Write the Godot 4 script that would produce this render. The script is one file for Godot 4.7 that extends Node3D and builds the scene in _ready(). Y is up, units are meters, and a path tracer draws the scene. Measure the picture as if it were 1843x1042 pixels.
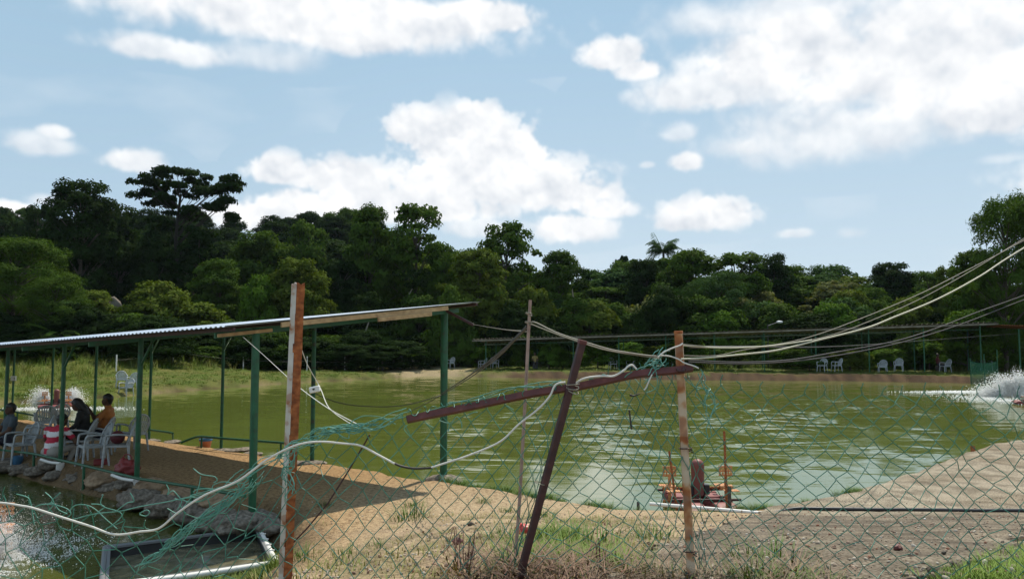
extends Node3D

# A fishing pond behind a broken chain-link fence. Metres, y up, the water of the big pond at y = 0.

const EYE := Vector3(0, 2.62, 0)
var rng := RandomNumberGenerator.new()
var taken := {}
var soil := FastNoiseLite.new()
var soft := FastNoiseLite.new()
var M := {}

# Shores on the water's own level, seen from above (x, z).
var big_pond := PackedVector2Array([
	Vector2(-45.523, -46.123), Vector2(-19.235, -28.293), Vector2(-14.675, -25.807), Vector2(-12.246, -23.872), Vector2(-9.926, -21.706), Vector2(-8.396, -20.542), Vector2(-6.291, -18.921), Vector2(-4.335, -17.381), Vector2(-3.214, -16.558), Vector2(-2.424, -15.875), Vector2(-1.914, -15.308), Vector2(-1.256, -15.01), Vector2(-0.717, -14.557), Vector2(0.081, -13.878), Vector2(0.718, -13.305), Vector2(1.383, -12.694), Vector2(1.911, -12.176), Vector2(2.73, -12.1), Vector2(3.534, -12.292), Vector2(4.202, -12.778), Vector2(4.802, -13.214), Vector2(6.252, -14.448), Vector2(7.961, -16.074), Vector2(9.553, -17.783), Vector2(11.468, -19.8), Vector2(13.672, -21.463), Vector2(18.039, -24.174), Vector2(29.672, -31.059),
	Vector2(39.342, -46.123), Vector2(35.538, -49.75), Vector2(32.701, -51.09), Vector2(29.853, -52.504), Vector2(22.34, -55.582), Vector2(14.835, -56.409), Vector2(7.211, -58.139), Vector2(1.605, -59.979), Vector2(-3.129, -62.969), Vector2(-6.743, -64.033), Vector2(-9.233, -59.979), Vector2(-11.643, -55.582), Vector2(-14.443, -51.787), Vector2(-16.211, -48.479), Vector2(-17.854, -43.482), Vector2(-18.955, -40.257), Vector2(-19.324, -38.233), Vector2(-20.179, -36.755), Vector2(-20.947, -35.388), Vector2(-21.502, -34.742), Vector2(-22.156, -29.843), Vector2(-30.167, -31.059)])
var small_pond := PackedVector2Array([
	Vector2(-32.012, -26.869), Vector2(-15.692, -20.266), Vector2(-11.131, -17.521), Vector2(-9.74, -16.411), Vector2(-8.379, -15.379), Vector2(-7.155, -14.419), Vector2(-6.09, -13.4), Vector2(-5.286, -12.592), Vector2(-4.709, -12.224), Vector2(-4.038, -12.224), Vector2(-3.646, -11.777), Vector2(-3.061, -10.536), Vector2(-3.015, -9.365),
	Vector2(-2.9, -7.6), Vector2(-3.4, -6.8), Vector2(-7, -6.2), Vector2(-30, -6.6)])


func _ready() -> void:
	var camera := Camera3D.new()
	camera.name = "camera"
	camera.position = EYE
	camera.rotation.x = deg_to_rad(3.877)
	camera.fov = 40.0
	camera.near = 0.05
	camera.far = 2000.0
	add_child(camera)
	camera.current = true
	var env := Environment.new()
	env.background_mode = Environment.BG_SKY
	env.sky = Sky.new()
	env.sky.sky_material = PanoramaSkyMaterial.new()
	env.sky.sky_material.panorama = sky_picture()
	env.background_energy_multiplier = 0.80
	env.tonemap_mode = Environment.TONE_MAPPER_LINEAR
	env.tonemap_exposure = 1.36
	env.ambient_light_source = Environment.AMBIENT_SOURCE_SKY
	env.sdfgi_enabled = true
	env.ssao_enabled = true
	env.ssil_enabled = true
	env.fog_enabled = true
	env.fog_density = 0.00008
	env.fog_light_color = Color(0.80, 0.87, 0.93)
	var around := WorldEnvironment.new()
	around.name = "world_environment"
	around.environment = env
	add_child(around)
	var sun := DirectionalLight3D.new()
	sun.name = "sun"
	sun.light_energy = 1.25
	sun.light_angular_distance = 0.5
	sun.light_color = Color(1.0, 0.96, 0.89)
	sun.shadow_enabled = true
	add_child(sun)
	sun.look_at_from_position(Vector3(0.62, 2.6, -1.5), Vector3.ZERO)

	rng.seed = 7
	soil.seed = 11
	soil.frequency = 1.0
	soil.fractal_octaves = 4
	soft.seed = 5
	soft.frequency = 1.0
	soft.fractal_octaves = 2
	make_materials()
	lay_ground()
	lay_water()
	plant_forest()
	near_shelter()
	far_shelter()
	banks()
	chairs()
	people()
	aerators()
	tank_and_stones()
	small_things()
	fence()
	cables()
	near_plants()


# ---------------------------------------------------------------- helpers

class MB:
	var v := PackedVector3Array()
	var n := PackedVector3Array()
	var c := PackedColorArray()
	var t := PackedInt32Array()
	var ink := Color.WHITE

	func vert(p: Vector3, nn: Vector3) -> int:
		v.append(p)
		n.append(nn)
		c.append(ink)
		return v.size() - 1

	func tri(a: int, b: int, d: int) -> void:
		var g := (v[b] - v[a]).cross(v[d] - v[a])
		t.append(a)
		if g.dot(n[a] + n[b] + n[d]) > 0.0:
			t.append(d)
			t.append(b)
		else:
			t.append(b)
			t.append(d)

	func face(ps: Array, nn: Vector3) -> void:
		var f := v.size()
		for p in ps:
			vert(p, nn)
		for i in range(1, ps.size() - 1):
			tri(f, f + i, f + i + 1)

	func box(at: Vector3, size: Vector3, turn := Basis.IDENTITY, bevel := 0.004) -> void:
		var h := size * 0.5
		var b := minf(bevel, minf(h.x, minf(h.y, h.z)) * 0.6)
		var q := h - Vector3(b, b, b)
		for a in 3:
			var u := (a + 1) % 3
			var w := (a + 2) % 3
			for s: float in [-1.0, 1.0]:
				var ps := []
				for e in [[-1, -1], [1, -1], [1, 1], [-1, 1]]:
					var p := Vector3.ZERO
					p[a] = h[a] * s
					p[u] = q[u] * e[0]
					p[w] = q[w] * e[1]
					ps.append(at + turn * p)
				var nn := Vector3.ZERO
				nn[a] = s
				face(ps, turn * nn)
			for s: float in [-1.0, 1.0]:
				for r: float in [-1.0, 1.0]:
					var ps := []
					for e in [[0, -1], [0, 1], [1, 1], [1, -1]]:
						var p := Vector3.ZERO
						p[a] = q[a] * e[1]
						p[u] = (h[u] if e[0] == 0 else q[u]) * s
						p[w] = (q[w] if e[0] == 0 else h[w]) * r
						ps.append(at + turn * p)
					var nn := Vector3.ZERO
					nn[u] = s
					nn[w] = r
					face(ps, (turn * nn).normalized())
		for s in 8:
			var g := Vector3(1 if s & 1 else -1, 1 if s & 2 else -1, 1 if s & 4 else -1)
			face([at + turn * (Vector3(h.x, q.y, q.z) * g), at + turn * (Vector3(q.x, h.y, q.z) * g), at + turn * (Vector3(q.x, q.y, h.z) * g)], (turn * g).normalized())

	func bar(a: Vector3, b: Vector3, w: float, h: float, up := Vector3.UP, bevel := 0.003) -> void:
		var f := (b - a).normalized()
		var r := f.cross(up).normalized()
		box((a + b) * 0.5, Vector3(w, h, a.distance_to(b)), Basis(r, r.cross(f) * 1.0, -f), bevel)

	func tube(ps: Array, r0: float, r1 := -1.0, sides := 6, caps := true) -> void:
		if r1 < 0.0:
			r1 = r0
		var m := ps.size()
		var x := Vector3.ZERO
		var f := v.size()
		for i in m:
			var p: Vector3 = ps[i]
			var a: Vector3 = ps[maxi(0, i - 1)]
			var b: Vector3 = ps[mini(m - 1, i + 1)]
			var dir := (b - a).normalized()
			if i == 0:
				x = dir.cross(Vector3(0.31, 0.87, 0.38)).normalized()
			else:
				x = (x - dir * x.dot(dir)).normalized()
			var y := dir.cross(x)
			var r := lerpf(r0, r1, float(i) / (m - 1))
			for k in sides:
				var g := TAU * k / sides
				var o := x * cos(g) + y * sin(g)
				vert(p + o * r, o)
		for i in m - 1:
			for k in sides:
				var a := f + i * sides + k
				var b := f + i * sides + (k + 1) % sides
				tri(a, b, a + sides)
				tri(b, b + sides, a + sides)
		if caps:
			for e in 2:
				var i := 0 if e == 0 else m - 1
				var p: Vector3 = ps[i]
				var q: Vector3 = ps[1 if e == 0 else m - 2]
				var ring := []
				for k in sides:
					ring.append(v[f + i * sides + k])
				face(ring, (p - q).normalized())

	func lathe(at: Vector3, profile: Array, sides := 16, turn := Basis.IDENTITY) -> void:
		# profile: Vector2(radius, height) from below to above
		var f := v.size()
		var m := profile.size()
		for i in m:
			var a: Vector2 = profile[maxi(0, i - 1)]
			var b: Vector2 = profile[mini(m - 1, i + 1)]
			var p: Vector2 = profile[i]
			var s := (b - a).normalized()
			for k in sides:
				var g := TAU * k / sides
				var o := Vector3(cos(g), 0, sin(g))
				vert(at + turn * (o * p.x + Vector3(0, p.y, 0)), (turn * (o * s.y - Vector3(0, s.x, 0))).normalized())
		for i in m - 1:
			for k in sides:
				var a := f + i * sides + k
				var b := f + i * sides + (k + 1) % sides
				tri(a, b, a + sides)
				tri(b, b + sides, a + sides)

	# A surface over a grid of points; normals from the neighbours, pointing away from «inside» (or towards «up» when it is null).
	func sheet(grid: Array, inside = null, up := Vector3.UP) -> void:
		var f := v.size()
		var nu := grid.size()
		var nv: int = grid[0].size()
		for i in nu:
			for j in nv:
				var du: Vector3 = grid[mini(nu - 1, i + 1)][j] - grid[maxi(0, i - 1)][j]
				var dv: Vector3 = grid[i][mini(nv - 1, j + 1)] - grid[i][maxi(0, j - 1)]
				var p: Vector3 = grid[i][j]
				var nn := du.cross(dv)
				nn = nn.normalized() if nn.length() > 1e-9 else Vector3.UP
				var way: Vector3 = up if inside == null else p - inside
				vert(p, nn if nn.dot(way) >= 0.0 else -nn)
		for i in nu - 1:
			for j in nv - 1:
				var a := f + i * nv + j
				tri(a, a + nv, a + 1)
				tri(a + 1, a + nv, a + nv + 1)

	func rock(at: Vector3, r: Vector3, noise: FastNoiseLite, seed_at: float, rough := 0.25, nu := 14, nv := 9, turn := 0.0) -> void:
		var grid := []
		var b := Basis(Vector3.UP, turn)
		for i in nu + 1:
			var row := []
			for j in nv + 1:
				var a := TAU * (i % nu) / nu
				var e := PI * (float(j) / nv - 0.5)
				var o := Vector3(cos(a) * cos(e), sin(e), sin(a) * cos(e))
				var k := 1.0 + rough * (noise.get_noise_3dv(o * 1.3 + Vector3(seed_at, 0, 0)) * 1.6 + noise.get_noise_3dv(o * 3.1 + Vector3(0, seed_at, 0)) * 0.5)
				row.append(at + b * (o * r * k))
			grid.append(row)
		sheet(grid, at)

	func mesh(mat: Material) -> ArrayMesh:
		var a := []
		a.resize(Mesh.ARRAY_MAX)
		a[Mesh.ARRAY_VERTEX] = v
		a[Mesh.ARRAY_NORMAL] = n
		a[Mesh.ARRAY_COLOR] = c
		a[Mesh.ARRAY_INDEX] = t
		var m := ArrayMesh.new()
		m.add_surface_from_arrays(Mesh.PRIMITIVE_TRIANGLES, a)
		m.surface_set_material(0, mat)
		return m


func numbered(called: String) -> String:
	var k: int = taken.get(called, 0)
	taken[called] = k + 1
	return called if k == 0 else "%s_%03d" % [called, k]


func tag(o: Node, label: String, category := "", group := "", kind := "") -> void:
	if label:
		o.set_meta("label", label)
	if category:
		o.set_meta("category", category)
	if group:
		o.set_meta("group", group)
	if kind:
		o.set_meta("kind", kind)


func thing(called: String, label: String, category: String, at := Vector3.ZERO, turn := 0.0, group := "") -> Node3D:
	var o := Node3D.new()
	o.name = numbered(called)
	add_child(o)
	o.position = at
	o.rotation.y = turn
	tag(o, label, category, group)
	return o


func put(called: String, mb: MB, mat: Material, parent: Node = null, at := Vector3.ZERO) -> MeshInstance3D:
	var o := MeshInstance3D.new()
	o.mesh = mb.mesh(mat)
	o.position = at
	if parent == null:
		o.name = numbered(called)
		add_child(o)
	else:
		o.name = called
		parent.add_child(o, true)
	return o


func copy(o: Node3D, label: String, at: Vector3, turn: float, group := "") -> Node3D:
	var base: String = o.get_meta("base", o.name)
	var r: Node3D = o.duplicate()
	r.name = numbered(base)
	add_child(r)
	r.position = at
	r.rotation = Vector3(0, turn, 0)
	tag(r, label, "", group)
	return r


func scatter(called: String, mesh: Mesh, spots: Array, label: String, category: String, colors := []) -> MultiMeshInstance3D:
	var mm := MultiMesh.new()
	mm.transform_format = MultiMesh.TRANSFORM_3D
	mm.use_colors = colors.size() > 0
	mm.mesh = mesh
	mm.instance_count = spots.size()
	for i in spots.size():
		mm.set_instance_transform(i, spots[i])
		if colors.size() > 0:
			mm.set_instance_color(i, colors[i])
	var o := MultiMeshInstance3D.new()
	o.multimesh = mm
	o.name = numbered(called)
	add_child(o)
	tag(o, label, category, "", "stuff")
	return o


func rnd(a: float, b: float) -> float:
	return rng.randf_range(a, b)


func any_way() -> Vector3:
	var y := rnd(-1, 1)
	var a := rnd(0, TAU)
	var s := sqrt(1.0 - y * y)
	return Vector3(cos(a) * s, y, sin(a) * s)


# A smooth line through points.
func smooth(ps: Array, per := 6) -> Array:
	var out := []
	for i in ps.size() - 1:
		var p0: Vector3 = ps[maxi(0, i - 1)]
		var p1: Vector3 = ps[i]
		var p2: Vector3 = ps[i + 1]
		var p3: Vector3 = ps[mini(ps.size() - 1, i + 2)]
		for k in per:
			out.append(p1.cubic_interpolate(p2, p0, p3, float(k) / per))
	out.append(ps[-1])
	return out


func lin(r: float, g: float, b: float, a := 1.0) -> Color:
	var c := Color(r, g, b).linear_to_srgb()
	c.a = a
	return c


func plain(name_: String, c: Color, rough := 0.7, metal := 0.0) -> StandardMaterial3D:
	var m := StandardMaterial3D.new()
	m.resource_name = name_
	m.albedo_color = c
	m.roughness = rough
	m.metallic = metal
	M[name_] = m
	return m


func noise_picture(seed_: int, freq: float, stops: Array, octaves := 4, kind := FastNoiseLite.TYPE_SIMPLEX_SMOOTH, size := 512) -> NoiseTexture2D:
	var f := FastNoiseLite.new()
	f.seed = seed_
	f.frequency = freq
	f.noise_type = kind
	f.fractal_octaves = octaves
	var t := NoiseTexture2D.new()
	t.width = size
	t.height = size
	t.seamless = true
	t.noise = f
	if stops.size() > 0:
		var g := Gradient.new()
		var offs := PackedFloat32Array()
		var cols := PackedColorArray()
		for s in stops:
			offs.append(s[0])
			cols.append(s[1])
		g.offsets = offs
		g.colors = cols
		t.color_ramp = g
	return t


# A mottled material laid on by world position: size = metres per repeat.
func mottled(name_: String, stops: Array, size: float, rough := 0.8, freq := 0.012, bump := 0.0, local := false) -> StandardMaterial3D:
	var m := plain(name_, Color.WHITE, rough)
	m.albedo_texture = noise_picture(name_.hash() % 1000, freq, stops)
	m.uv1_triplanar = true
	m.uv1_world_triplanar = not local
	m.uv1_scale = Vector3.ONE / size
	if bump > 0.0:
		m.heightmap_enabled = true
		m.heightmap_scale = bump
		m.heightmap_texture = noise_picture(name_.hash() % 1000 + 1, freq * 2.0, [])
	return m


func make_materials() -> void:
	# bare ground: the vertex colours carry the zones, the textures the grain
	var g := mottled("ground", [[0.0, Color(0.62, 0.60, 0.58)], [0.42, Color(0.86, 0.85, 0.84)], [0.58, Color(0.93, 0.93, 0.92)], [1.0, Color(1, 1, 1)]], 1.7, 0.95, 0.03, 3.0)
	g.vertex_color_use_as_albedo = true
	g.metallic_specular = 0.25
	g.detail_enabled = true
	g.detail_blend_mode = BaseMaterial3D.BLEND_MODE_MUL
	g.detail_albedo = noise_picture(77, 0.09, [[0.0, Color(0.55, 0.52, 0.5)], [0.4, Color(0.9, 0.9, 0.9)], [0.62, Color(1, 1, 1)], [1.0, Color(1, 1, 1)]], 3)
	g.detail_uv_layer = BaseMaterial3D.DETAIL_UV_2
	g.uv2_triplanar = true
	g.uv2_world_triplanar = true
	g.uv2_scale = Vector3.ONE / 0.9
	var a := mottled("concrete", [[0.0, lin(0.19, 0.16, 0.125)], [0.42, lin(0.29, 0.25, 0.19)], [0.56, lin(0.37, 0.32, 0.245)], [1.0, lin(0.47, 0.41, 0.32)]], 3.7, 0.95, 0.012, 1.2)
	a.vertex_color_use_as_albedo = true
	a.metallic_specular = 0.2
	a.detail_enabled = true
	a.detail_blend_mode = BaseMaterial3D.BLEND_MODE_MUL
	a.detail_albedo = noise_picture(78, 0.07, [[0.0, Color(0.22, 0.20, 0.19)], [0.36, Color(0.68, 0.66, 0.64)], [0.52, Color(0.9, 0.9, 0.89)], [0.66, Color(1, 1, 1)], [1.0, Color(1, 1, 1)]], 5)
	a.detail_uv_layer = BaseMaterial3D.DETAIL_UV_2
	a.uv2_triplanar = true
	a.uv2_world_triplanar = true
	a.uv2_scale = Vector3.ONE / 1.1
	var w := plain("water", lin(0.108, 0.133, 0.025), 0.085)
	w.metallic_specular = 0.66
	w.heightmap_enabled = true
	w.heightmap_scale = 0.05
	w.heightmap_texture = noise_picture(31, 0.02, [], 3)
	w.uv1_triplanar = true
	w.uv1_world_triplanar = true
	w.uv1_scale = Vector3.ONE / 2.6
	var w2 := w.duplicate()
	w2.albedo_color = lin(0.066, 0.076, 0.014)  # darker copy of water: roof shade and reflection put into its colour
	w2.heightmap_scale = 0.4
	M["pond_water"] = w2
	for k in 6:
		# foliage: mid, dark, yellowish, bluish, pale, bright
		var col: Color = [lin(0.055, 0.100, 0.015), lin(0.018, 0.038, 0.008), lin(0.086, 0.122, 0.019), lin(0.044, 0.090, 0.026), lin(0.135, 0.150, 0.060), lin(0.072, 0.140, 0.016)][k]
		var lf := plain("leaves%d" % k, Color.WHITE, 0.8)
		lf.albedo_color = col
		lf.vertex_color_use_as_albedo = true
		lf.metallic_specular = 0.12
		lf.backlight_enabled = true
		lf.backlight = lin(0.55, 0.60, 0.14)
	mottled("bark", [[0.0, lin(0.03, 0.024, 0.017)], [0.5, lin(0.07, 0.055, 0.042)], [1.0, lin(0.14, 0.115, 0.09)]], 1.2, 0.95, 0.02, 2.0)
	mottled("pale_bark", [[0.0, lin(0.14, 0.12, 0.09)], [0.5, lin(0.26, 0.23, 0.18)], [1.0, lin(0.36, 0.32, 0.27)]], 1.2, 0.95, 0.02, 2.0)
	var gr := plain("grass", Color.WHITE, 0.7)
	gr.vertex_color_use_as_albedo = true
	gr.metallic_specular = 0.3
	gr.backlight_enabled = true
	gr.backlight = lin(0.4, 0.45, 0.15)
	var gg := gr.duplicate()
	gg.albedo_color = lin(0.070, 0.135, 0.025)
	M["grass_green"] = gg
	plain("dry_stalk", lin(0.17, 0.085, 0.06), 0.9)
	mottled("green_paint", [[0.0, lin(0.05, 0.03, 0.015)], [0.22, lin(0.008, 0.06, 0.025)], [0.4, lin(0.006, 0.085, 0.035)], [0.8, lin(0.008, 0.10, 0.042)], [1.0, lin(0.03, 0.12, 0.06)]], 0.8, 0.45, 0.01)
	mottled("roof_zinc", [[0.0, lin(0.24, 0.30, 0.39)], [0.5, lin(0.31, 0.38, 0.48)], [1.0, lin(0.38, 0.45, 0.55)]], 2.5, 0.55, 0.008)
	M.roof_zinc.metallic = 0.1
	mottled("old_roof", [[0.0, lin(0.10, 0.08, 0.06)], [0.5, lin(0.19, 0.165, 0.135)], [1.0, lin(0.30, 0.27, 0.23)]], 2.5, 0.7, 0.01)
	mottled("raw_wood", [[0.0, lin(0.22, 0.13, 0.06)], [0.5, lin(0.42, 0.28, 0.14)], [1.0, lin(0.55, 0.40, 0.22)]], 0.7, 0.85, 0.01)
	mottled("stake_wood", [[0.0, lin(0.22, 0.14, 0.11)], [0.5, lin(0.36, 0.24, 0.19)], [1.0, lin(0.46, 0.33, 0.27)]], 0.3, 0.85, 0.01)
	mottled("rust", [[0.0, lin(0.06, 0.018, 0.008)], [0.35, lin(0.20, 0.055, 0.014)], [0.55, lin(0.31, 0.09, 0.026)], [0.8, lin(0.40, 0.14, 0.042)], [1.0, lin(0.55, 0.30, 0.14)]], 0.22, 0.9, 0.012, 0.12)
	mottled("worn_paint", [[0.0, lin(0.16, 0.05, 0.02)], [0.30, lin(0.30, 0.12, 0.05)], [0.37, lin(0.46, 0.40, 0.34)], [0.6, lin(0.52, 0.48, 0.43)], [1.0, lin(0.60, 0.57, 0.53)]], 0.45, 0.8, 0.008, 0.06)
	mottled("rusty_paint", [[0.0, lin(0.12, 0.03, 0.01)], [0.38, lin(0.30, 0.10, 0.03)], [0.50, lin(0.42, 0.22, 0.10)], [0.58, lin(0.50, 0.38, 0.26)], [1.0, lin(0.58, 0.50, 0.40)]], 0.55, 0.85, 0.007, 0.06)
	mottled("maroon", [[0.0, lin(0.05, 0.012, 0.010)], [0.45, lin(0.098, 0.022, 0.018)], [0.75, lin(0.125, 0.030, 0.024)], [1.0, lin(0.20, 0.07, 0.05)]], 0.35, 0.6, 0.012, 0.03)
	mottled("dark_maroon", [[0.0, lin(0.022, 0.008, 0.008)], [0.5, lin(0.045, 0.012, 0.011)], [1.0, lin(0.085, 0.028, 0.022)]], 0.35, 0.55, 0.012, 0.03)
	mottled("red_float", [[0.0, lin(0.10, 0.018, 0.016)], [0.5, lin(0.19, 0.035, 0.032)], [1.0, lin(0.27, 0.08, 0.07)]], 0.6, 0.6, 0.01)
	plain("motor_red", lin(0.17, 0.045, 0.036), 0.55)
	mottled("dusty_plastic", [[0.0, lin(0.20, 0.22, 0.23)], [0.5, lin(0.33, 0.355, 0.365)], [1.0, lin(0.44, 0.46, 0.46)]], 0.5, 0.5, 0.01)  # greyer copy of plastic: roof shade put into the colour, no dust
	mottled("paddle", [[0.0, lin(0.28, 0.085, 0.03)], [0.5, lin(0.52, 0.22, 0.08)], [1.0, lin(0.70, 0.44, 0.20)]], 0.3, 0.7, 0.015)
	mottled("stone", [[0.0, lin(0.04, 0.033, 0.026)], [0.42, lin(0.12, 0.10, 0.078)], [0.6, lin(0.20, 0.17, 0.135)], [1.0, lin(0.34, 0.30, 0.24)]], 0.7, 0.95, 0.015, 1.0)
	mottled("tan_stone", [[0.0, lin(0.14, 0.09, 0.05)], [0.5, lin(0.30, 0.21, 0.13)], [1.0, lin(0.42, 0.32, 0.22)]], 1.0, 0.95, 0.015, 1.0)
	mottled("plastic", [[0.0, lin(0.50, 0.52, 0.53)], [0.4, lin(0.64, 0.66, 0.66)], [1.0, lin(0.74, 0.75, 0.74)]], 0.6, 0.4, 0.01)
	plain("pvc", lin(0.66, 0.65, 0.62), 0.5)
	plain("grey_pvc", lin(0.14, 0.145, 0.15), 0.5)
	plain("liner", lin(0.022, 0.024, 0.028), 0.4)
	plain("black_hose", lin(0.018, 0.018, 0.02), 0.45)
	plain("white_cable", lin(0.62, 0.60, 0.54), 0.55)
	plain("grey_cable", lin(0.25, 0.225, 0.17), 0.6)
	plain("dark_bark", lin(0.022, 0.018, 0.013), 0.9)
	plain("cream_cable", lin(0.52, 0.49, 0.36), 0.6)
	plain("dark_cable", lin(0.03, 0.026, 0.024), 0.6)
	mottled("wire_green", [[0.0, lin(0.012, 0.085, 0.058)], [0.5, lin(0.028, 0.18, 0.125)], [1.0, lin(0.10, 0.32, 0.24)]], 0.35, 0.4, 0.012)
	mottled("faded_wire", [[0.0, lin(0.04, 0.17, 0.125)], [0.5, lin(0.10, 0.29, 0.225)], [1.0, lin(0.25, 0.47, 0.39)]], 0.35, 0.45, 0.012)
	plain("red_plastic", lin(0.42, 0.035, 0.03), 0.45)
	plain("dull_red", lin(0.20, 0.025, 0.025), 0.5)
	plain("orange_plastic", lin(0.55, 0.16, 0.06), 0.5)
	plain("blue_plastic", lin(0.05, 0.16, 0.30), 0.5)
	plain("dark_red", lin(0.10, 0.012, 0.018), 0.6)
	var net := plain("net", lin(0.02, 0.12, 0.07, 0.62), 0.8)
	net.transparency = BaseMaterial3D.TRANSPARENCY_ALPHA
	var sp := plain("spray", Color(1, 1, 1), 0.3)
	sp.albedo_color = Color(0.98, 0.98, 0.98)
	sp.backlight_enabled = true
	sp.backlight = Color(1, 1, 1)
	var cloth := plain("body", Color.WHITE, 0.85)
	cloth.vertex_color_use_as_albedo = true
	plain("hair", lin(0.010, 0.009, 0.008), 0.5)
	mottled("tank_water", [[0.0, lin(0.06, 0.058, 0.035)], [0.5, lin(0.13, 0.12, 0.075)], [1.0, lin(0.22, 0.19, 0.12)]], 1.4, 0.08, 0.01)
	plain("lamp_white", lin(0.6, 0.62, 0.63), 0.4)


# ---------------------------------------------------------------- sky: air and clouds

var puffs := [
	# azimuth, elevation, half width, half height (degrees), how dense, how soft
	[Vector4(-3.31, 14.11, 5.39, 2.88), 1.0, 0.22], [Vector4(-6.54, 15.08, 3.00, 1.92), 1.0, 0.2], [Vector4(0.55, 13.63, 2.48, 2.00), 1.0, 0.2], [Vector4(-2.71, 16.04, 2.48, 1.36), 1.0, 0.18], [Vector4(-1.68, 11.39, 9.58, 2.48), 1.0, 0.35], [Vector4(-12.03, 11.23, 4.39, 2.00), 1.0, 0.3], [Vector4(-8.88, 9.70, 10.78, 1.84), 0.95, 0.45], [Vector4(-16.60, 11.84, 2.32, 1.44), 0.95, 0.3], [Vector4(-14.30, 9.52, 5.19, 1.60), 0.95, 0.45], [Vector4(3.57, 10.59, 5.19, 1.84), 0.95, 0.4], [Vector4(6.58, 9.56, 2.64, 1.04), 0.9, 0.4], [Vector4(4.37, 8.21, 3.67, 1.36), 0.9, 0.4], [Vector4(-17.28, 8.63, 4.79, 1.36), 1.0, 0.3], [Vector4(-2.68, 8.22, 2.80, 0.96), 0.6, 0.6],
	[Vector4(-14.53, 21.98, 18.77, 2.88), 0.92, 0.7], [Vector4(-23.95, 18.92, 5.19, 1.12), 0.75, 0.6], [Vector4(-2.11, 22.58, 4.99, 1.68), 1.0, 0.4], [Vector4(-11.39, 20.91, 4.79, 1.60), 0.85, 0.5], [Vector4(-17.50, 19.22, 4.79, 1.36), 0.5, 0.9],
	[Vector4(7.47, 20.11, 2.72, 1.52), 0.95, 0.3], [Vector4(9.26, 19.00, 2.08, 0.96), 0.9, 0.4], [Vector4(14.71, 17.29, 6.59, 2.08), 0.8, 0.6], [Vector4(20.33, 19.10, 9.19, 3.79), 0.92, 0.6], [Vector4(27.15, 17.35, 12.38, 5.59), 0.90, 0.75], [Vector4(32.00, 14.45, 4.59, 2.64), 1.0, 0.35], [Vector4(23.70, 13.95, 12.78, 3.19), 0.72, 0.9], [Vector4(19.67, 21.78, 10.38, 2.40), 0.7, 0.9], [Vector4(29.18, 20.49, 11.18, 2.80), 0.85, 0.8], [Vector4(12.59, 12.66, 1.52, 0.96), 0.85, 0.45], [Vector4(12.15, 14.66, 1.76, 1.04), 0.5, 0.7], [Vector4(16.15, 13.48, 3.59, 1.36), 0.4, 0.9],
	[Vector4(13.80, 8.92, 3.83, 1.52), 0.98, 0.3], [Vector4(12.06, 8.44, 2.08, 0.88), 0.9, 0.4], [Vector4(19.86, 7.41, 1.44, 0.48), 0.55, 0.6], [Vector4(23.18, 7.28, 1.20, 0.60), 0.42, 0.8], [Vector4(-30.82, 12.20, 2.40, 0.96), 0.6, 0.6], [Vector4(-30.24, 13.02, 1.20, 0.60), 0.75, 0.5], [Vector4(-25.75, 11.72, 2.32, 0.96), 0.8, 0.5], [Vector4(-32.72, 7.92, 2.40, 0.80), 0.95, 0.3], [Vector4(9.86, 12.59, 0.72, 0.36), 0.5, 0.7], [Vector4(-30.25, 8.85, 1.76, 0.72), 0.5, 0.6], [Vector4(32.18, 11.26, 2.00, 0.48), 0.35, 0.9]]


func sky_picture() -> ImageTexture:
	var all := puffs.duplicate()
	var r := RandomNumberGenerator.new()
	r.seed = 3
	for k in 90:   # the same kind of sky all round
		var az := r.randf_range(38, 322)
		if az > 180:
			az -= 360
		var el := r.randf_range(3, 26) if k < 55 else r.randf_range(24, 70)
		var w := r.randf_range(2, 8) * (1.0 if el < 26 else 1.7)
		for q in 2:
			all.append([Vector4(az + r.randf_range(-3, 3), el + r.randf_range(-1, 1), w / maxf(0.4, cos(deg_to_rad(el))), w * r.randf_range(0.3, 0.45)), r.randf_range(0.7, 1.0), r.randf_range(0.3, 0.8)])
	var bins := []
	for b in 36:
		var near := []
		for p in all:
			if absf(wrapf(p[0].x - (b * 10 - 175), -180, 180)) < p[0].z * 1.7 + 6.0:
				near.append(p)
		bins.append(near)
	var f := FastNoiseLite.new()
	f.seed = 21
	f.frequency = 1.0
	f.noise_type = FastNoiseLite.TYPE_SIMPLEX_SMOOTH
	f.fractal_octaves = 5
	f.fractal_gain = 0.48
	var whole := sky_part(bins, f, -180, 90, 1024, 512, 360.0 / 1024)
	whole.resize(4096, 2048, Image.INTERPOLATE_CUBIC)
	var fine := sky_part(bins, f, -42.01171875, 32.958984375, 956, 376, 360.0 / 4096)
	# the picture's left edge looks north (-z): the middle of the frame is split over both edges
	var turned := Image.create_empty(4096, 2048, false, Image.FORMAT_RGB8)
	whole.blit_rect(fine, Rect2i(0, 0, 956, 376), Vector2i(roundi((180 - 42.01171875) / 360 * 4096), roundi((90 - 32.958984375) / 180 * 2048)))
	turned.blit_rect(whole, Rect2i(2048, 0, 2048, 2048), Vector2i(0, 0))
	turned.blit_rect(whole, Rect2i(0, 0, 2048, 2048), Vector2i(2048, 0))
	return ImageTexture.create_from_image(turned)


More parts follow.
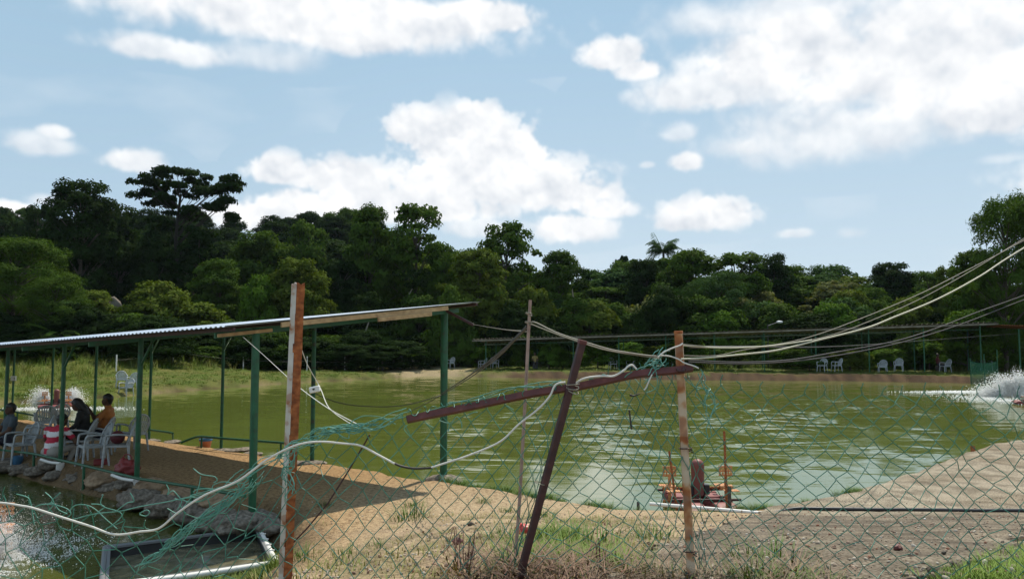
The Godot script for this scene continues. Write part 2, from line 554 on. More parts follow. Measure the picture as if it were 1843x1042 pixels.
func sky_part(bins: Array, f: FastNoiseLite, az0: float, el0: float, w: int, h: int, step: float) -> Image:
	var bytes := PackedByteArray()
	bytes.resize(w * h * 3)
	var at := 0
	for y in h:
		var el := el0 - (y + 0.5) * step
		var er := deg_to_rad(el)
		var ce := cos(er)
		# clear air, paler towards the horizon
		var k := pow(clampf(1.0 - sin(maxf(er, 0.0)), 0.0, 1.0), 2.6)
		var air := Color(0.265, 0.46, 0.655).lerp(Color(0.64, 0.755, 0.835), k)
		for x in w:
			var az := az0 + (x + 0.5) * step
			var c := air.lerp(Color(0.30, 0.47, 0.62), 0.35 * smoothstep(-2, -30, az) * smoothstep(-90, -40, az))
			if el > -1.0:
				var a := deg_to_rad(az)
				var dir := Vector3(sin(a) * ce, sin(er), cos(a) * ce)
				var best := -9.0
				var dense := 0.0
				var rise := 0.0
				var softness := 0.0
				var weight := 1e-6
				for p in bins[clampi(int((az + 180) / 10.0), 0, 35)]:
					var q: Vector4 = p[0]
					var dx := (az - q.x) / q.z
					var dy := (el - q.y) / (q.w if el > q.y else q.w * 0.75)
					var e := 1.0 - sqrt(dx * dx + dy * dy)
					if e > -0.75:
						var s: float = e * (0.6 + 0.4 * p[1])
						best = maxf(best, s)
						var share := exp(7.0 * s)
						softness += p[2] * share
						weight += share
						var here := smoothstep(-0.5, 0.5, e)
						dense = maxf(dense, p[1] * here)
						rise += (dy - rise) * here * 0.5
				if best > -0.75:
					softness /= weight
					var n := f.get_noise_3dv(dir * 13.0)
					var curl := absf(f.get_noise_3dv(dir * 21.0 + Vector3(9, 3, 1))) * 1.5 - 0.30
					var d := smoothstep(-0.03, 0.05 + softness * 0.7, best * 0.9 + n * 0.36 + curl * lerpf(0.50, 0.10, softness) + f.get_noise_3dv(dir * 95.0) * lerpf(0.12, 0.02, softness) + 0.06)
					if d > 0.002:
						var up := f.get_noise_3dv((dir + Vector3(0.006, 0.016, 0.0)) * 13.0)
						var curl_up := absf(f.get_noise_3dv((dir + Vector3(0.002, 0.006, 0.0)) * 21.0 + Vector3(9, 3, 1))) * 1.5 - 0.30
						var lit := clampf(0.68 + 0.38 * rise + (n - up) * 0.6 + (curl - curl_up) * 0.36 * (1.0 - 0.6 * softness) + 0.10 * (1.0 - d), 0.0, 1.0)
						var body := Color(0.55, 0.61, 0.69).lerp(Color(1.0, 1.0, 1.0), lit)
						c = c.lerp(body, d * clampf(dense * 1.12, 0.0, 1.0))
				else:
					var n2 := f.get_noise_3dv(dir * Vector3(6, 14, 6))
					c = c.lerp(Color(0.75, 0.82, 0.88), clampf(n2 * 0.35 + 0.03, 0.0, 0.25))
			c = c.linear_to_srgb()
			bytes[at] = clampi(int(c.r * 255.0 + 0.5), 0, 255)
			bytes[at + 1] = clampi(int(c.g * 255.0 + 0.5), 0, 255)
			bytes[at + 2] = clampi(int(c.b * 255.0 + 0.5), 0, 255)
			at += 3
	return Image.create_from_data(w, h, false, Image.FORMAT_RGB8, bytes)


# ---------------------------------------------------------------- land and water

func shore_distance(poly: PackedVector2Array, p: Vector2) -> float:   # below 0 over water
	var best := 1e12
	var inside := false
	var m := poly.size()
	var a := poly[m - 1]
	for i in m:
		var b := poly[i]
		var e := b - a
		var q := p - a
		var k := clampf(q.dot(e) / e.length_squared(), 0.0, 1.0)
		var dd := (q - e * k).length_squared()
		if dd < best:
			best = dd
		if (b.y > p.y) != (a.y > p.y) and p.x < (a.x - b.x) * (p.y - b.y) / (a.y - b.y) + b.x:
			inside = not inside
		a = b
	return -sqrt(best) if inside else sqrt(best)


func dry_land(x: float, d: float) -> float:
	var bank := smoothstep(-2.6, -0.3, x)
	var near := 11.7 - maxf(d, 3.0)
	var rise := 0.183 * (near if near > 4.0 else log(1.0 + exp(near * 2.2)) / 2.2) if near > -3.0 else 0.0
	var h := 0.15 + rise * bank + 1.25 * smoothstep(6.4, 3.4, d) * (1.0 - bank)
	if d < 3.0:
		h -= (3.0 - d) * 0.08
	var left := smoothstep(-17.0, -32.0, x)
	var beyond := smoothstep(29.0, 33.0, d + maxf(0.0, x - 15.0) * 0.0)
	if beyond > 0.0:
		var far := 0.43 + 0.08 * smoothstep(-2.0, 6.0, x) + 0.022 * maxf(0.0, d - 66.0)
		far += left * (-0.25 + 2.0 * smoothstep(44.0, 62.0, d))
		far += 14.5 * smoothstep(98.0, 165.0, d) * smoothstep(8.0, -32.0, x) + 2.0 * smoothstep(110.0, 200.0, d)
		far += 14.0 * smoothstep(180.0, 400.0, d)
		h = lerpf(h, far, beyond)
	return h


func land_at(x: float, z: float) -> float:
	return land(x, z).x


# height, distance from the big pond, distance from the small pond
func land(x: float, z: float) -> Vector3:
	var d := -z
	var p := Vector2(x, z)
	var s1 := 60.0
	var s2 := 60.0
	if d > 0.0 and d < 90.0 and absf(x) < 75.0:
		s1 = shore_distance(big_pond, p)
		if d < 32.0 and x < 4.0:
			s2 = shore_distance(small_pond, p)
	s1 += soft.get_noise_2d(x * 0.9, z * 0.9) * (0.16 if d < 30.0 else 0.5)
	s2 += soft.get_noise_2d(x * 1.3 + 40.0, z * 1.3) * 0.12
	var h := dry_land(x, d)
	var bumps := soil.get_noise_2d(x * 0.55, z * 0.55) * 0.05 + soil.get_noise_2d(x * 3.0, z * 3.0) * 0.018
	if d > 28.0:
		bumps = soil.get_noise_2d(x * 0.3, z * 0.3) * 0.16 * smoothstep(1.0, 4.0, s1) + soil.get_noise_2d(x * 1.2, z * 1.2) * 0.09
	elif s1 < 3.5 and s2 < 3.5:
		bumps *= 0.45
	if x > 0.4 and d < 28.0:
		bumps *= 0.35
	h += bumps * smoothstep(0.0, 0.7, minf(s1, s2))
	if s1 < 0.0:
		h = -minf(1.3, -s1 * 0.45) - 0.01
	elif d > 28.0:
		h = h * (0.86 * smoothstep(0.0, 1.15, s1) + 0.14 * smoothstep(1.0, 3.0, s1))
	else:
		h *= smoothstep(0.0, 0.5, s1)
	if s2 < 0.0:
		h = -0.21 - minf(1.0, -s2 * 0.7)
	elif s2 < 0.8:
		h = lerpf(-0.21, h, smoothstep(0.0, 0.55, s2))
	return Vector3(h, s1, s2)


func soil_color(x: float, z: float, s: Vector3) -> Color:
	var d := -z
	var m := soil.get_noise_2d(x * 0.45 + 9.0, z * 0.45)
	var m2 := soil.get_noise_2d(x * 1.7, z * 1.7 + 30.0)
	var c: Color
	if d < 29.0:
		var sand := Color(0.53, 0.405, 0.26)
		var clay := Color(0.47, 0.305, 0.155)
		var pink := Color(0.43, 0.315, 0.225)
		c = clay.lerp(sand, smoothstep(-3.4, -1.0, x) * smoothstep(17.0, 12.0, d))
		# trodden slope towards the fence, with thin grass
		var slope := smoothstep(11.4, 9.6, d) * smoothstep(-3.4, -1.8, x)
		c = c.lerp(pink, slope * clampf(0.5 + m * 2.2 + m2 * 1.2, 0.0, 1.0))
		var turf := slope * smoothstep(0.02, 0.42, m + m2 * 0.7 + smoothstep(7.0, 4.0, d) * 0.22)
		c = c.lerp(Color(0.235, 0.215, 0.085), turf * 0.5)
		if x > 0.5 and d < 6.5:
			c = c.lerp(Color(0.27, 0.22, 0.15), 0.5 * smoothstep(6.5, 4.5, d))
		if s.z < 1.2:
			c = c.lerp(Color(0.16, 0.115, 0.07), smoothstep(1.0, 0.2, s.z) * 0.8)
		if s.y < 0.7:
			c = c.lerp(Color(0.20, 0.135, 0.07), smoothstep(0.6 + m2 * 0.5, 0.0, s.y) * 0.8)
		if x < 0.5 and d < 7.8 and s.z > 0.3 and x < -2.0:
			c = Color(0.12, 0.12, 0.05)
	else:
		var turf2 := Color(0.115, 0.16, 0.026).lerp(Color(0.18, 0.175, 0.048), clampf(0.35 + m * 1.5, 0.0, 1.0))
		c = turf2
		var earth := Color(0.062, 0.038, 0.021).lerp(Color(0.135, 0.085, 0.046), clampf(0.5 + m2 * 1.4, 0.0, 1.0))
		var sandy := Color(0.46, 0.35, 0.20)
		var right := smoothstep(-3.0, 2.0, x)
		earth = earth.lerp(sandy, (1.0 - right) * clampf(0.30 + m * 1.4, 0.0, 1.0) * 0.8)
		var wide := lerpf(0.0, 1.7, right)
		c = c.lerp(earth, smoothstep(wide + 0.7, wide - 0.2, s.y + m2 * 0.5))
		# the landing of pale sand in the far corner
		var landing := smoothstep(5.5, 2.5, Vector2(x + 7.0, (d - 66.0) * 0.8).length() + m2)
		c = c.lerp(Color(0.50, 0.40, 0.25), landing * 0.85)
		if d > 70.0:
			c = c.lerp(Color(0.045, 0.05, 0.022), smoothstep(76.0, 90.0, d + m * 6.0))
	return c


func lay_ground() -> void:
	var turns := []
	var g := -180.0
	while g < 179.99:
		turns.append(deg_to_rad(g))
		g += 0.34 if absf(g + 0.17) < 40.0 else (1.0 if absf(g) < 62.0 else 7.0)
	turns.append(PI)
	var radii := [0.0]
	var r := 1.0
	while r < 900.0:
		radii.append(r)
		r *= 1.021 if r < 90.0 else 1.07
	var st := MB.new()
	var nv := radii.size()
	for a: float in turns:
		for q: float in radii:
			var x := sin(a) * q
			var z := -cos(a) * q
			var s := land(x, z)
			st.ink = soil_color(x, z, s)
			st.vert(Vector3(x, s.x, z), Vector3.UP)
	for i in turns.size():
		for j in nv:
			var du := st.v[mini(i + 1, turns.size() - 1) * nv + j] - st.v[maxi(0, i - 1) * nv + j]
			var dv := st.v[i * nv + mini(j + 1, nv - 1)] - st.v[i * nv + maxi(0, j - 1)]
			var nn := du.cross(dv)
			if nn.length() > 1e-7:
				nn = nn.normalized()
				st.n[i * nv + j] = nn if nn.y > 0 else -nn
	for i in turns.size() - 1:
		for j in nv - 1:
			var a := i * nv + j
			if j > 0:
				st.tri(a, a + nv, a + 1)
			st.tri(a + 1, a + nv, a + nv + 1)
	tag(put("ground", st, M.ground), "sandy and grassy ground round the ponds, rising to the forest", "", "", "structure")

	# the worn concrete apron on the right: from its left edge to the water and out of the picture
	var cs := MB.new()
	var grid := []
	var tones := PackedColorArray()
	var edge := [[2.2, 0.2, 1.1], [2.9, 0.35, 1.50], [3.6, 0.55, 2.2], [4.5, 0.85, 2.8], [5.5, 1.2, 3.5], [7.0, 1.75, 4.7], [8.5, 2.35, 7.5], [9.5, 2.75, 12.0], [10.6, 3.2, 22.0], [11.9, 3.75, 26.0]]
	var d := 2.2
	while d < 24.0:
		var x0 := 0.0
		var x1 := 28.0
		if d < 11.9:
			for k in edge.size() - 1:
				if d >= edge[k][0] and d <= edge[k + 1][0]:
					var f: float = (d - edge[k][0]) / (edge[k + 1][0] - edge[k][0])
					x0 = lerpf(edge[k][1], edge[k + 1][1], f)
					x1 = lerpf(edge[k][2], edge[k + 1][2], f)
			x0 += soil.get_noise_2d(d * 1.4, 3.0) * 0.16
			x1 += soil.get_noise_2d(d * 1.4, 8.0) * 0.3
		else:
			x0 = 3.6
			while x0 < 27.0 and shore_distance(big_pond, Vector2(x0, -d)) < 0.10:
				x0 += 0.05
		var row := []
		for k in 90:
			var f := pow(k / 89.0, 1.8)
			var x := lerpf(x0, x1, f)
			var y := land_at(x, -d) + 0.028 + soil.get_noise_2d(x * 6.0, d * 6.0) * 0.004
			y = maxf(y, 0.05)
			if k == 0 or k == 89 or d < 2.25:
				y -= 0.09
			row.append(Vector3(x, y, -d))
			var dirt := smoothstep(-0.25, 0.30, soil.get_noise_2d(x * 0.33 + 5.0, d * 0.5) + 0.34 - 0.62 * smoothstep(11.2, 10.2, d + soil.get_noise_2d(x * 0.8, 3.0) * 1.5) * smoothstep(2.6, 4.2, d))
			var worn := smoothstep(11.3, 10.3, d + soil.get_noise_2d(x * 0.8, 3.0) * 1.5) * smoothstep(2.4, 3.2, d) * clampf(0.85 + 0.9 * soil.get_noise_2d(x * 0.7 + 5.0, d * 1.1), 0.2, 1.0)
			tones.append(Color(1, 1, 1).lerp(Color(0.50, 0.485, 0.49), worn).lerp(Color(0.62, 0.56, 0.50), 0.6 * (1.0 - dirt) * (1.0 - worn)))
		grid.append(row)
		d *= 1.012
	cs.sheet(grid)
	cs.c = tones
	tag(put("concrete_apron", cs, M.concrete), "worn grey concrete apron sloping to the water on the right", "", "", "structure")


func ripple(x: float, d: float) -> Vector2:   # slope of the water
	var out := Vector2.ZERO
	var rough := 0.004 + 0.030 * exp(-pow((x - d * 0.16) / (d * 0.30 + 1.0), 2.0)) * smoothstep(14.0, 21.0, d + soft.get_noise_2d(x * 0.5, d * 0.2) * 1.2) * smoothstep(60.0, 26.0, d)
	rough += 0.008 * smoothstep(30.0, 45.0, d)
	rough *= clampf(0.95 + soft.get_noise_2d(x * 0.23, d * 0.12 + 50.0) * 0.9 + soft.get_noise_2d(x * 0.5, d * 1.3 + 90.0) * 0.5, 0.15, 2.0)
	var long := lerpf(0.42, 1.3, smoothstep(12.0, 48.0, d))
	var warp := soft.get_noise_2d(x * 0.20, d * 0.26) * 5.0 + soft.get_noise_2d(x * 0.5 + 20.0, d * 0.6) * 1.6
	for k in 4:
		var a: float = [0.03, -0.09, 0.12, -0.05][k]
		var l: float = long * [1.0, 1.33, 0.74, 0.58][k]
		var w: float = [1.0, 0.7, 0.6, 0.5][k]
		var dir := Vector2(sin(a), cos(a))
		out += dir * cos((x * dir.x + d * dir.y) * TAU / l + warp * (1.0 + 0.4 * k) + k * 1.7) * w
	# short chop, drawn out along the crests
	out.y += soft.get_noise_2d(x * 0.8, d * 9.0) * 4.2
	return out * rough


func lay_water() -> void:
	var st := MB.new()
	var turns := []
	var g := -52.0
	while g < 52.0:
		turns.append(deg_to_rad(g))
		g += 0.33 if absf(g) < 36.0 else 1.5
	var radii := []
	var r := 8.0
	while r < 78.0:
		radii.append(r)
		r *= 1.0036
	var nv := radii.size()
	for a: float in turns:
		for q: float in radii:
			var x := sin(a) * q
			var d := cos(a) * q
			var s := ripple(x, d)
			st.vert(Vector3(x, 0.0, -d), Vector3(-s.x, 1.0, s.y).normalized())
	for i in turns.size() - 1:
		for j in nv - 1:
			var a := i * nv + j
			var p := st.v[a]
			if (p.x + 2.55) * 0.632 + (-p.z - 13.4) * 0.775 > -1.0:
				st.tri(a, a + nv, a + 1)
				st.tri(a + 1, a + nv, a + nv + 1)
	tag(put("water", st, M.water), "green water of the big fishing pond", "", "", "structure")
	var sm := MB.new()
	var grid := []
	for i in 61:
		var row := []
		for j in 41:
			row.append(Vector3(lerpf(-34.0, -1.9, i / 60.0), -0.2, lerpf(-27.0, -6.0, j / 40.0)))
		grid.append(row)
	sm.sheet(grid)
	# only in front of the walkway between the two ponds
	var keep := PackedInt32Array()
	for k in range(0, sm.t.size(), 3):
		var p := sm.v[sm.t[k]]
		if (p.x + 2.55) * 0.632 + (-p.z - 13.4) * 0.775 < -0.6:
			keep.append_array([sm.t[k], sm.t[k + 1], sm.t[k + 2]])
	sm.t = keep
	tag(put("pond_water", sm, M.pond_water), "green water of the small pond on the left, coloured darker for shade", "", "", "structure")


# ---------------------------------------------------------------- trees and bushes

func leaf(st: MB, p: Vector3, o: Vector3, ln: Vector3, t: Vector3, l: float, w: float) -> void:
	var s := ln.cross(t).normalized() * (w * 0.5)
	t = t * (l * 0.5)
	var nn := (ln * 0.55 + o * 0.6).normalized()
	var f := st.v.size()
	var dip := ln * (w * 0.18)
	st.v.append(p - t)
	st.v.append(p + s + dip)
	st.v.append(p + t - dip * 0.8)
	st.v.append(p - s + dip)
	for k in 4:
		st.n.append(nn)
		st.c.append(st.ink)
	# clockwise seen from the outside
	st.t.append_array([f, f + 1, f + 2, f, f + 2, f + 3])


func clump(st: MB, at: Vector3, r: Vector3, count: int, l: float, w: float, middle: Vector3, tone: Color, hang := 0.0) -> void:
	for k in count:
		var o := any_way()
		if o.y < -0.35:
			o.y = -o.y * 0.6
			o = o.normalized()
		var q := sqrt(rng.randf())
		var p := at + o * r * (0.35 + 0.65 * q) + any_way() * r.x * 0.18
		var out := (o + (p - middle).normalized() * 0.7 + Vector3.UP * 0.25).normalized()
		var ln := (out + any_way() * 0.75).normalized()
		var t := any_way() + Vector3.DOWN * hang + out * 0.4
		t = (t - ln * t.dot(ln)).normalized()
		var v := rnd(0.72, 1.28)
		st.ink = Color(tone.r * v * rnd(0.9, 1.15), tone.g * v, tone.b * v * rnd(0.85, 1.1))
		var z := rnd(0.7, 1.3)
		leaf(st, p, out, ln, t, l * z, w * z)


# The numbers of a kind: height, radius, crown from, clumps, leaves in each, leaf length, width, clump radius, flat, droop
var kinds := {
	"dense": [12.0, 3.7, 1.5, 120, 150, 0.34, 0.19, 0.95, 0.75, 0.3],
	"tall": [14.0, 3.2, 3.0, 110, 150, 0.32, 0.17, 0.85, 0.8, 0.4],
	"loose": [12.0, 3.6, 3.0, 74, 120, 0.34, 0.19, 0.80, 0.7, 0.2],
	"feather": [11.0, 3.9, 0.8, 120, 165, 0.30, 0.085, 0.90, 0.8, 0.9],
	"low": [6.0, 3.2, 0.0, 80, 130, 0.30, 0.18, 0.75, 0.8, 0.2],
	"bush": [2.6, 1.7, 0.0, 46, 90, 0.20, 0.12, 0.45, 0.8, 0.2],
}


func make_tree(kind: String, seed_: int) -> Node3D:
	rng.seed = seed_
	var k: Array = kinds[kind]
	var high: float = k[0]
	var wide: float = k[1]
	var from: float = k[2]
	var root := Node3D.new()
	var wood := MB.new()
	var crown := MB.new()
	var lean := Vector3(rnd(-0.4, 0.4), 0, rnd(-0.4, 0.4)) * high / 12.0
	var spine := []
	for i in 6:
		var f := i / 5.0
		spine.append(Vector3(0, high * 0.82 * f, 0) + lean * f * f + Vector3(rnd(-1, 1), 0, rnd(-1, 1)) * 0.012 * high * f)
	spine[0].y = -0.4
	var thick := 0.016 * high + 0.03
	wood.tube(smooth(spine, 3), thick, thick * 0.25, 8)
	var middle := Vector3(0, (from + high) * 0.5, 0) + lean * 0.5
	# a lumpy outline: every direction has its own reach
	var reach := FastNoiseLite.new()
	reach.seed = seed_
	reach.frequency = 0.9
	for i in int(k[3]):
		var f := pow(rng.randf(), 0.8)
		var y := lerpf(from + k[7] * 0.5, high - k[7] * 0.5, f)
		var a := rnd(0, TAU)
		var belly := sqrt(maxf(0.0, 1.0 - pow(absf(f - 0.42) / 0.62, 2.2)))
		if kind in ["low", "bush"]:
			belly = sqrt(maxf(0.05, 1.0 - f * f * 0.9))
		var way := Vector3(cos(a), 0, sin(a))
		var lump := 1.0 + 0.75 * reach.get_noise_3dv(way * 1.1 + Vector3(0, y * 3.2 / high, 0))
		var q := pow(rng.randf(), 0.42)
		var p: Vector3 = way * (wide - k[7] * 0.6) * belly * lump * q + Vector3(0, y, 0) + lean * (y / high)
		var z := rnd(0.7, 1.25)
		var tone := Color(1, 1, 1) * rnd(0.8, 1.2)
		tone.r *= rnd(0.92, 1.12)
		clump(crown, p, Vector3(z, z * k[8], z) * float(k[7]), int(k[4] * z), k[5], k[6], middle, tone, k[9])
		if i % 3 == 0 and kind != "bush":
			var up := clampf(y / (high * 0.82) - 0.22, 0.12, 0.9)
			var b: Vector3 = Vector3(0, high * 0.82 * up, 0) + lean * up * up
			wood.tube([b, (b + p) * 0.5 + Vector3(0, 0.04 * high * (q - 0.4), 0), p], thick * 0.34, thick * 0.08, 5, false)
	var w := MeshInstance3D.new()
	w.name = "trunk"
	w.mesh = wood.mesh(M.bark)
	root.add_child(w)
	var c := MeshInstance3D.new()
	c.name = "crown"
	c.mesh = crown.mesh(M.leaves0)
	root.add_child(c)
	root.set_meta("size", Vector2(high, wide * 2.0))
	return root


func make_umbrella() -> Node3D:
	rng.seed = 404
	var root := Node3D.new()
	var wood := MB.new()
	var crown := MB.new()
	wood.tube(smooth([Vector3(0, -0.4, 0), Vector3(0.1, 4, 0), Vector3(-0.1, 8, 0.1), Vector3(0.15, 11.4, 0)], 4), 0.24, 0.10, 8)
	var tiers := [[12.6, -1.6, 1.5, 9], [13.0, 0.2, 1.6, 9], [12.3, -2.6, 0.9, 5], [11.7, 1.0, 1.8, 9], [12.8, 1.4, 0.9, 5], [11.0, -1.4, 1.7, 9], [11.9, 3.6, 0.9, 5], [10.9, 4.2, 0.8, 5], [12.6, 4.5, 0.5, 4], [10.0, 0.4, 1.4, 8], [10.3, 3.0, 0.8, 4], [9.7, 4.7, 0.5, 3], [11.6, -3.2, 0.7, 4], [9.2, -1.2, 1.2, 6], [8.6, 1.0, 1.2, 6], [12.0, 5.0, 0.4, 3]]
	for t in tiers:
		for i in int(t[3]):
			var p := Vector3(t[1] + rnd(-1, 1) * t[2], t[0] + rnd(-0.22, 0.22), rnd(-1.9, 1.9) if absf(t[1]) < 3.0 else rnd(-0.9, 0.9))
			clump(crown, p, Vector3(0.66, 0.24, 0.66), 125, 0.34, 0.17, Vector3(0, t[0] - 1.0, 0), Color(1, 1, 1) * rnd(0.85, 1.2))
			if i % 3 == 0:
				var b := Vector3(0.05, t[0] - 1.6 - absf(t[1]) * 0.35, 0)
				wood.tube(smooth([b, b.lerp(p, 0.5) + Vector3(0, 0.05, 0), p], 3), 0.055, 0.015, 5, false)
	var w := MeshInstance3D.new()
	w.name = "trunk"
	w.mesh = wood.mesh(M.dark_bark)
	root.add_child(w)
	var c := MeshInstance3D.new()
	c.name = "crown"
	c.mesh = crown.mesh(M.leaves0)
	root.add_child(c)
	root.set_meta("size", Vector2(13.2, 8.0))
	return root


# A long leaf that bends over: palm frond or banana leaf.
func frond(st: MB, base: Vector3, way: Vector3, l: float, w: float, rise: float, sag: float, split := 0) -> void:
	var side := way.cross(Vector3.UP).normalized()
	var steps := 9
	var spine := []
	for i in steps + 1:
		var f := float(i) / steps
		spine.append(base + way * l * f * (1.0 - 0.15 * f) + Vector3.UP * (rise * f - sag * f * f))
	if split == 0:
		var grid := []
		for i in steps + 1:
			var f := float(i) / steps
			var half := w * 0.5 * pow(sin(PI * clampf(0.06 + f * 0.94, 0.0, 1.0)), 0.6)
			grid.append([spine[i] - side * half + Vector3.DOWN * half * 0.35, spine[i] + Vector3.UP * 0.0, spine[i] + side * half + Vector3.DOWN * half * 0.35])
		st.sheet(grid)
	else:
		st.tube(spine, 0.025, 0.006, 4, false)
		for i in split:
			var f := 0.12 + 0.86 * i / split
			var p: Vector3 = spine[int(f * steps)].lerp(spine[mini(steps, int(f * steps) + 1)], f * steps - int(f * steps))
			for s: float in [-1.0, 1.0]:
				var o := (side * s + way * 0.7 + Vector3.DOWN * rnd(0.4, 0.9)).normalized()
				var ll := w * (0.5 + 0.5 * sin(PI * f))
				var ln := o.cross(way).normalized()
				if ln.y < 0:
					ln = -ln
				leaf(st, p + o * ll * 0.5, ln, ln, o, ll, 0.07)


func plant(root: Node3D, called: String, label: String, category: String, spot: Vector4, leaves: int, group := "", squash := 1.0) -> Node3D:
	# spot: x, z, height of the top, width
	var o: Node3D = root.duplicate()
	o.name = numbered(called)
	add_child(o)
	var g := land_at(spot.x, spot.y)
	var size: Vector2 = root.get_meta("size")
	o.position = Vector3(spot.x, g, spot.y)
	var high := maxf(0.5, (spot.z - g) * squash) / size.x
	var wide := spot.w / size.y
	o.scale = Vector3(wide, high, wide)
	o.rotation.y = rnd(0, TAU)
	for c in o.get_children():
		if c.name == "crown":
			c.material_override = M["leaves%d" % leaves]
	tag(o, label, category, group)
	return o


func ordinal(n: int) -> String:
	var ones := ["", "first", "second", "third", "fourth", "fifth", "sixth", "seventh", "eighth", "ninth", "tenth", "eleventh", "twelfth", "thirteenth", "fourteenth", "fifteenth", "sixteenth", "seventeenth", "eighteenth", "nineteenth"]
	if n < 20:
		return ones[n]
	var tens := ["twenty", "thirty", "forty", "fifty", "sixty"]
	var last := ["twentieth", "thirtieth", "fortieth", "fiftieth", "sixtieth"]
	return last[n / 10 - 2] if n % 10 == 0 else tens[n / 10 - 2] + "-" + ones[n % 10]


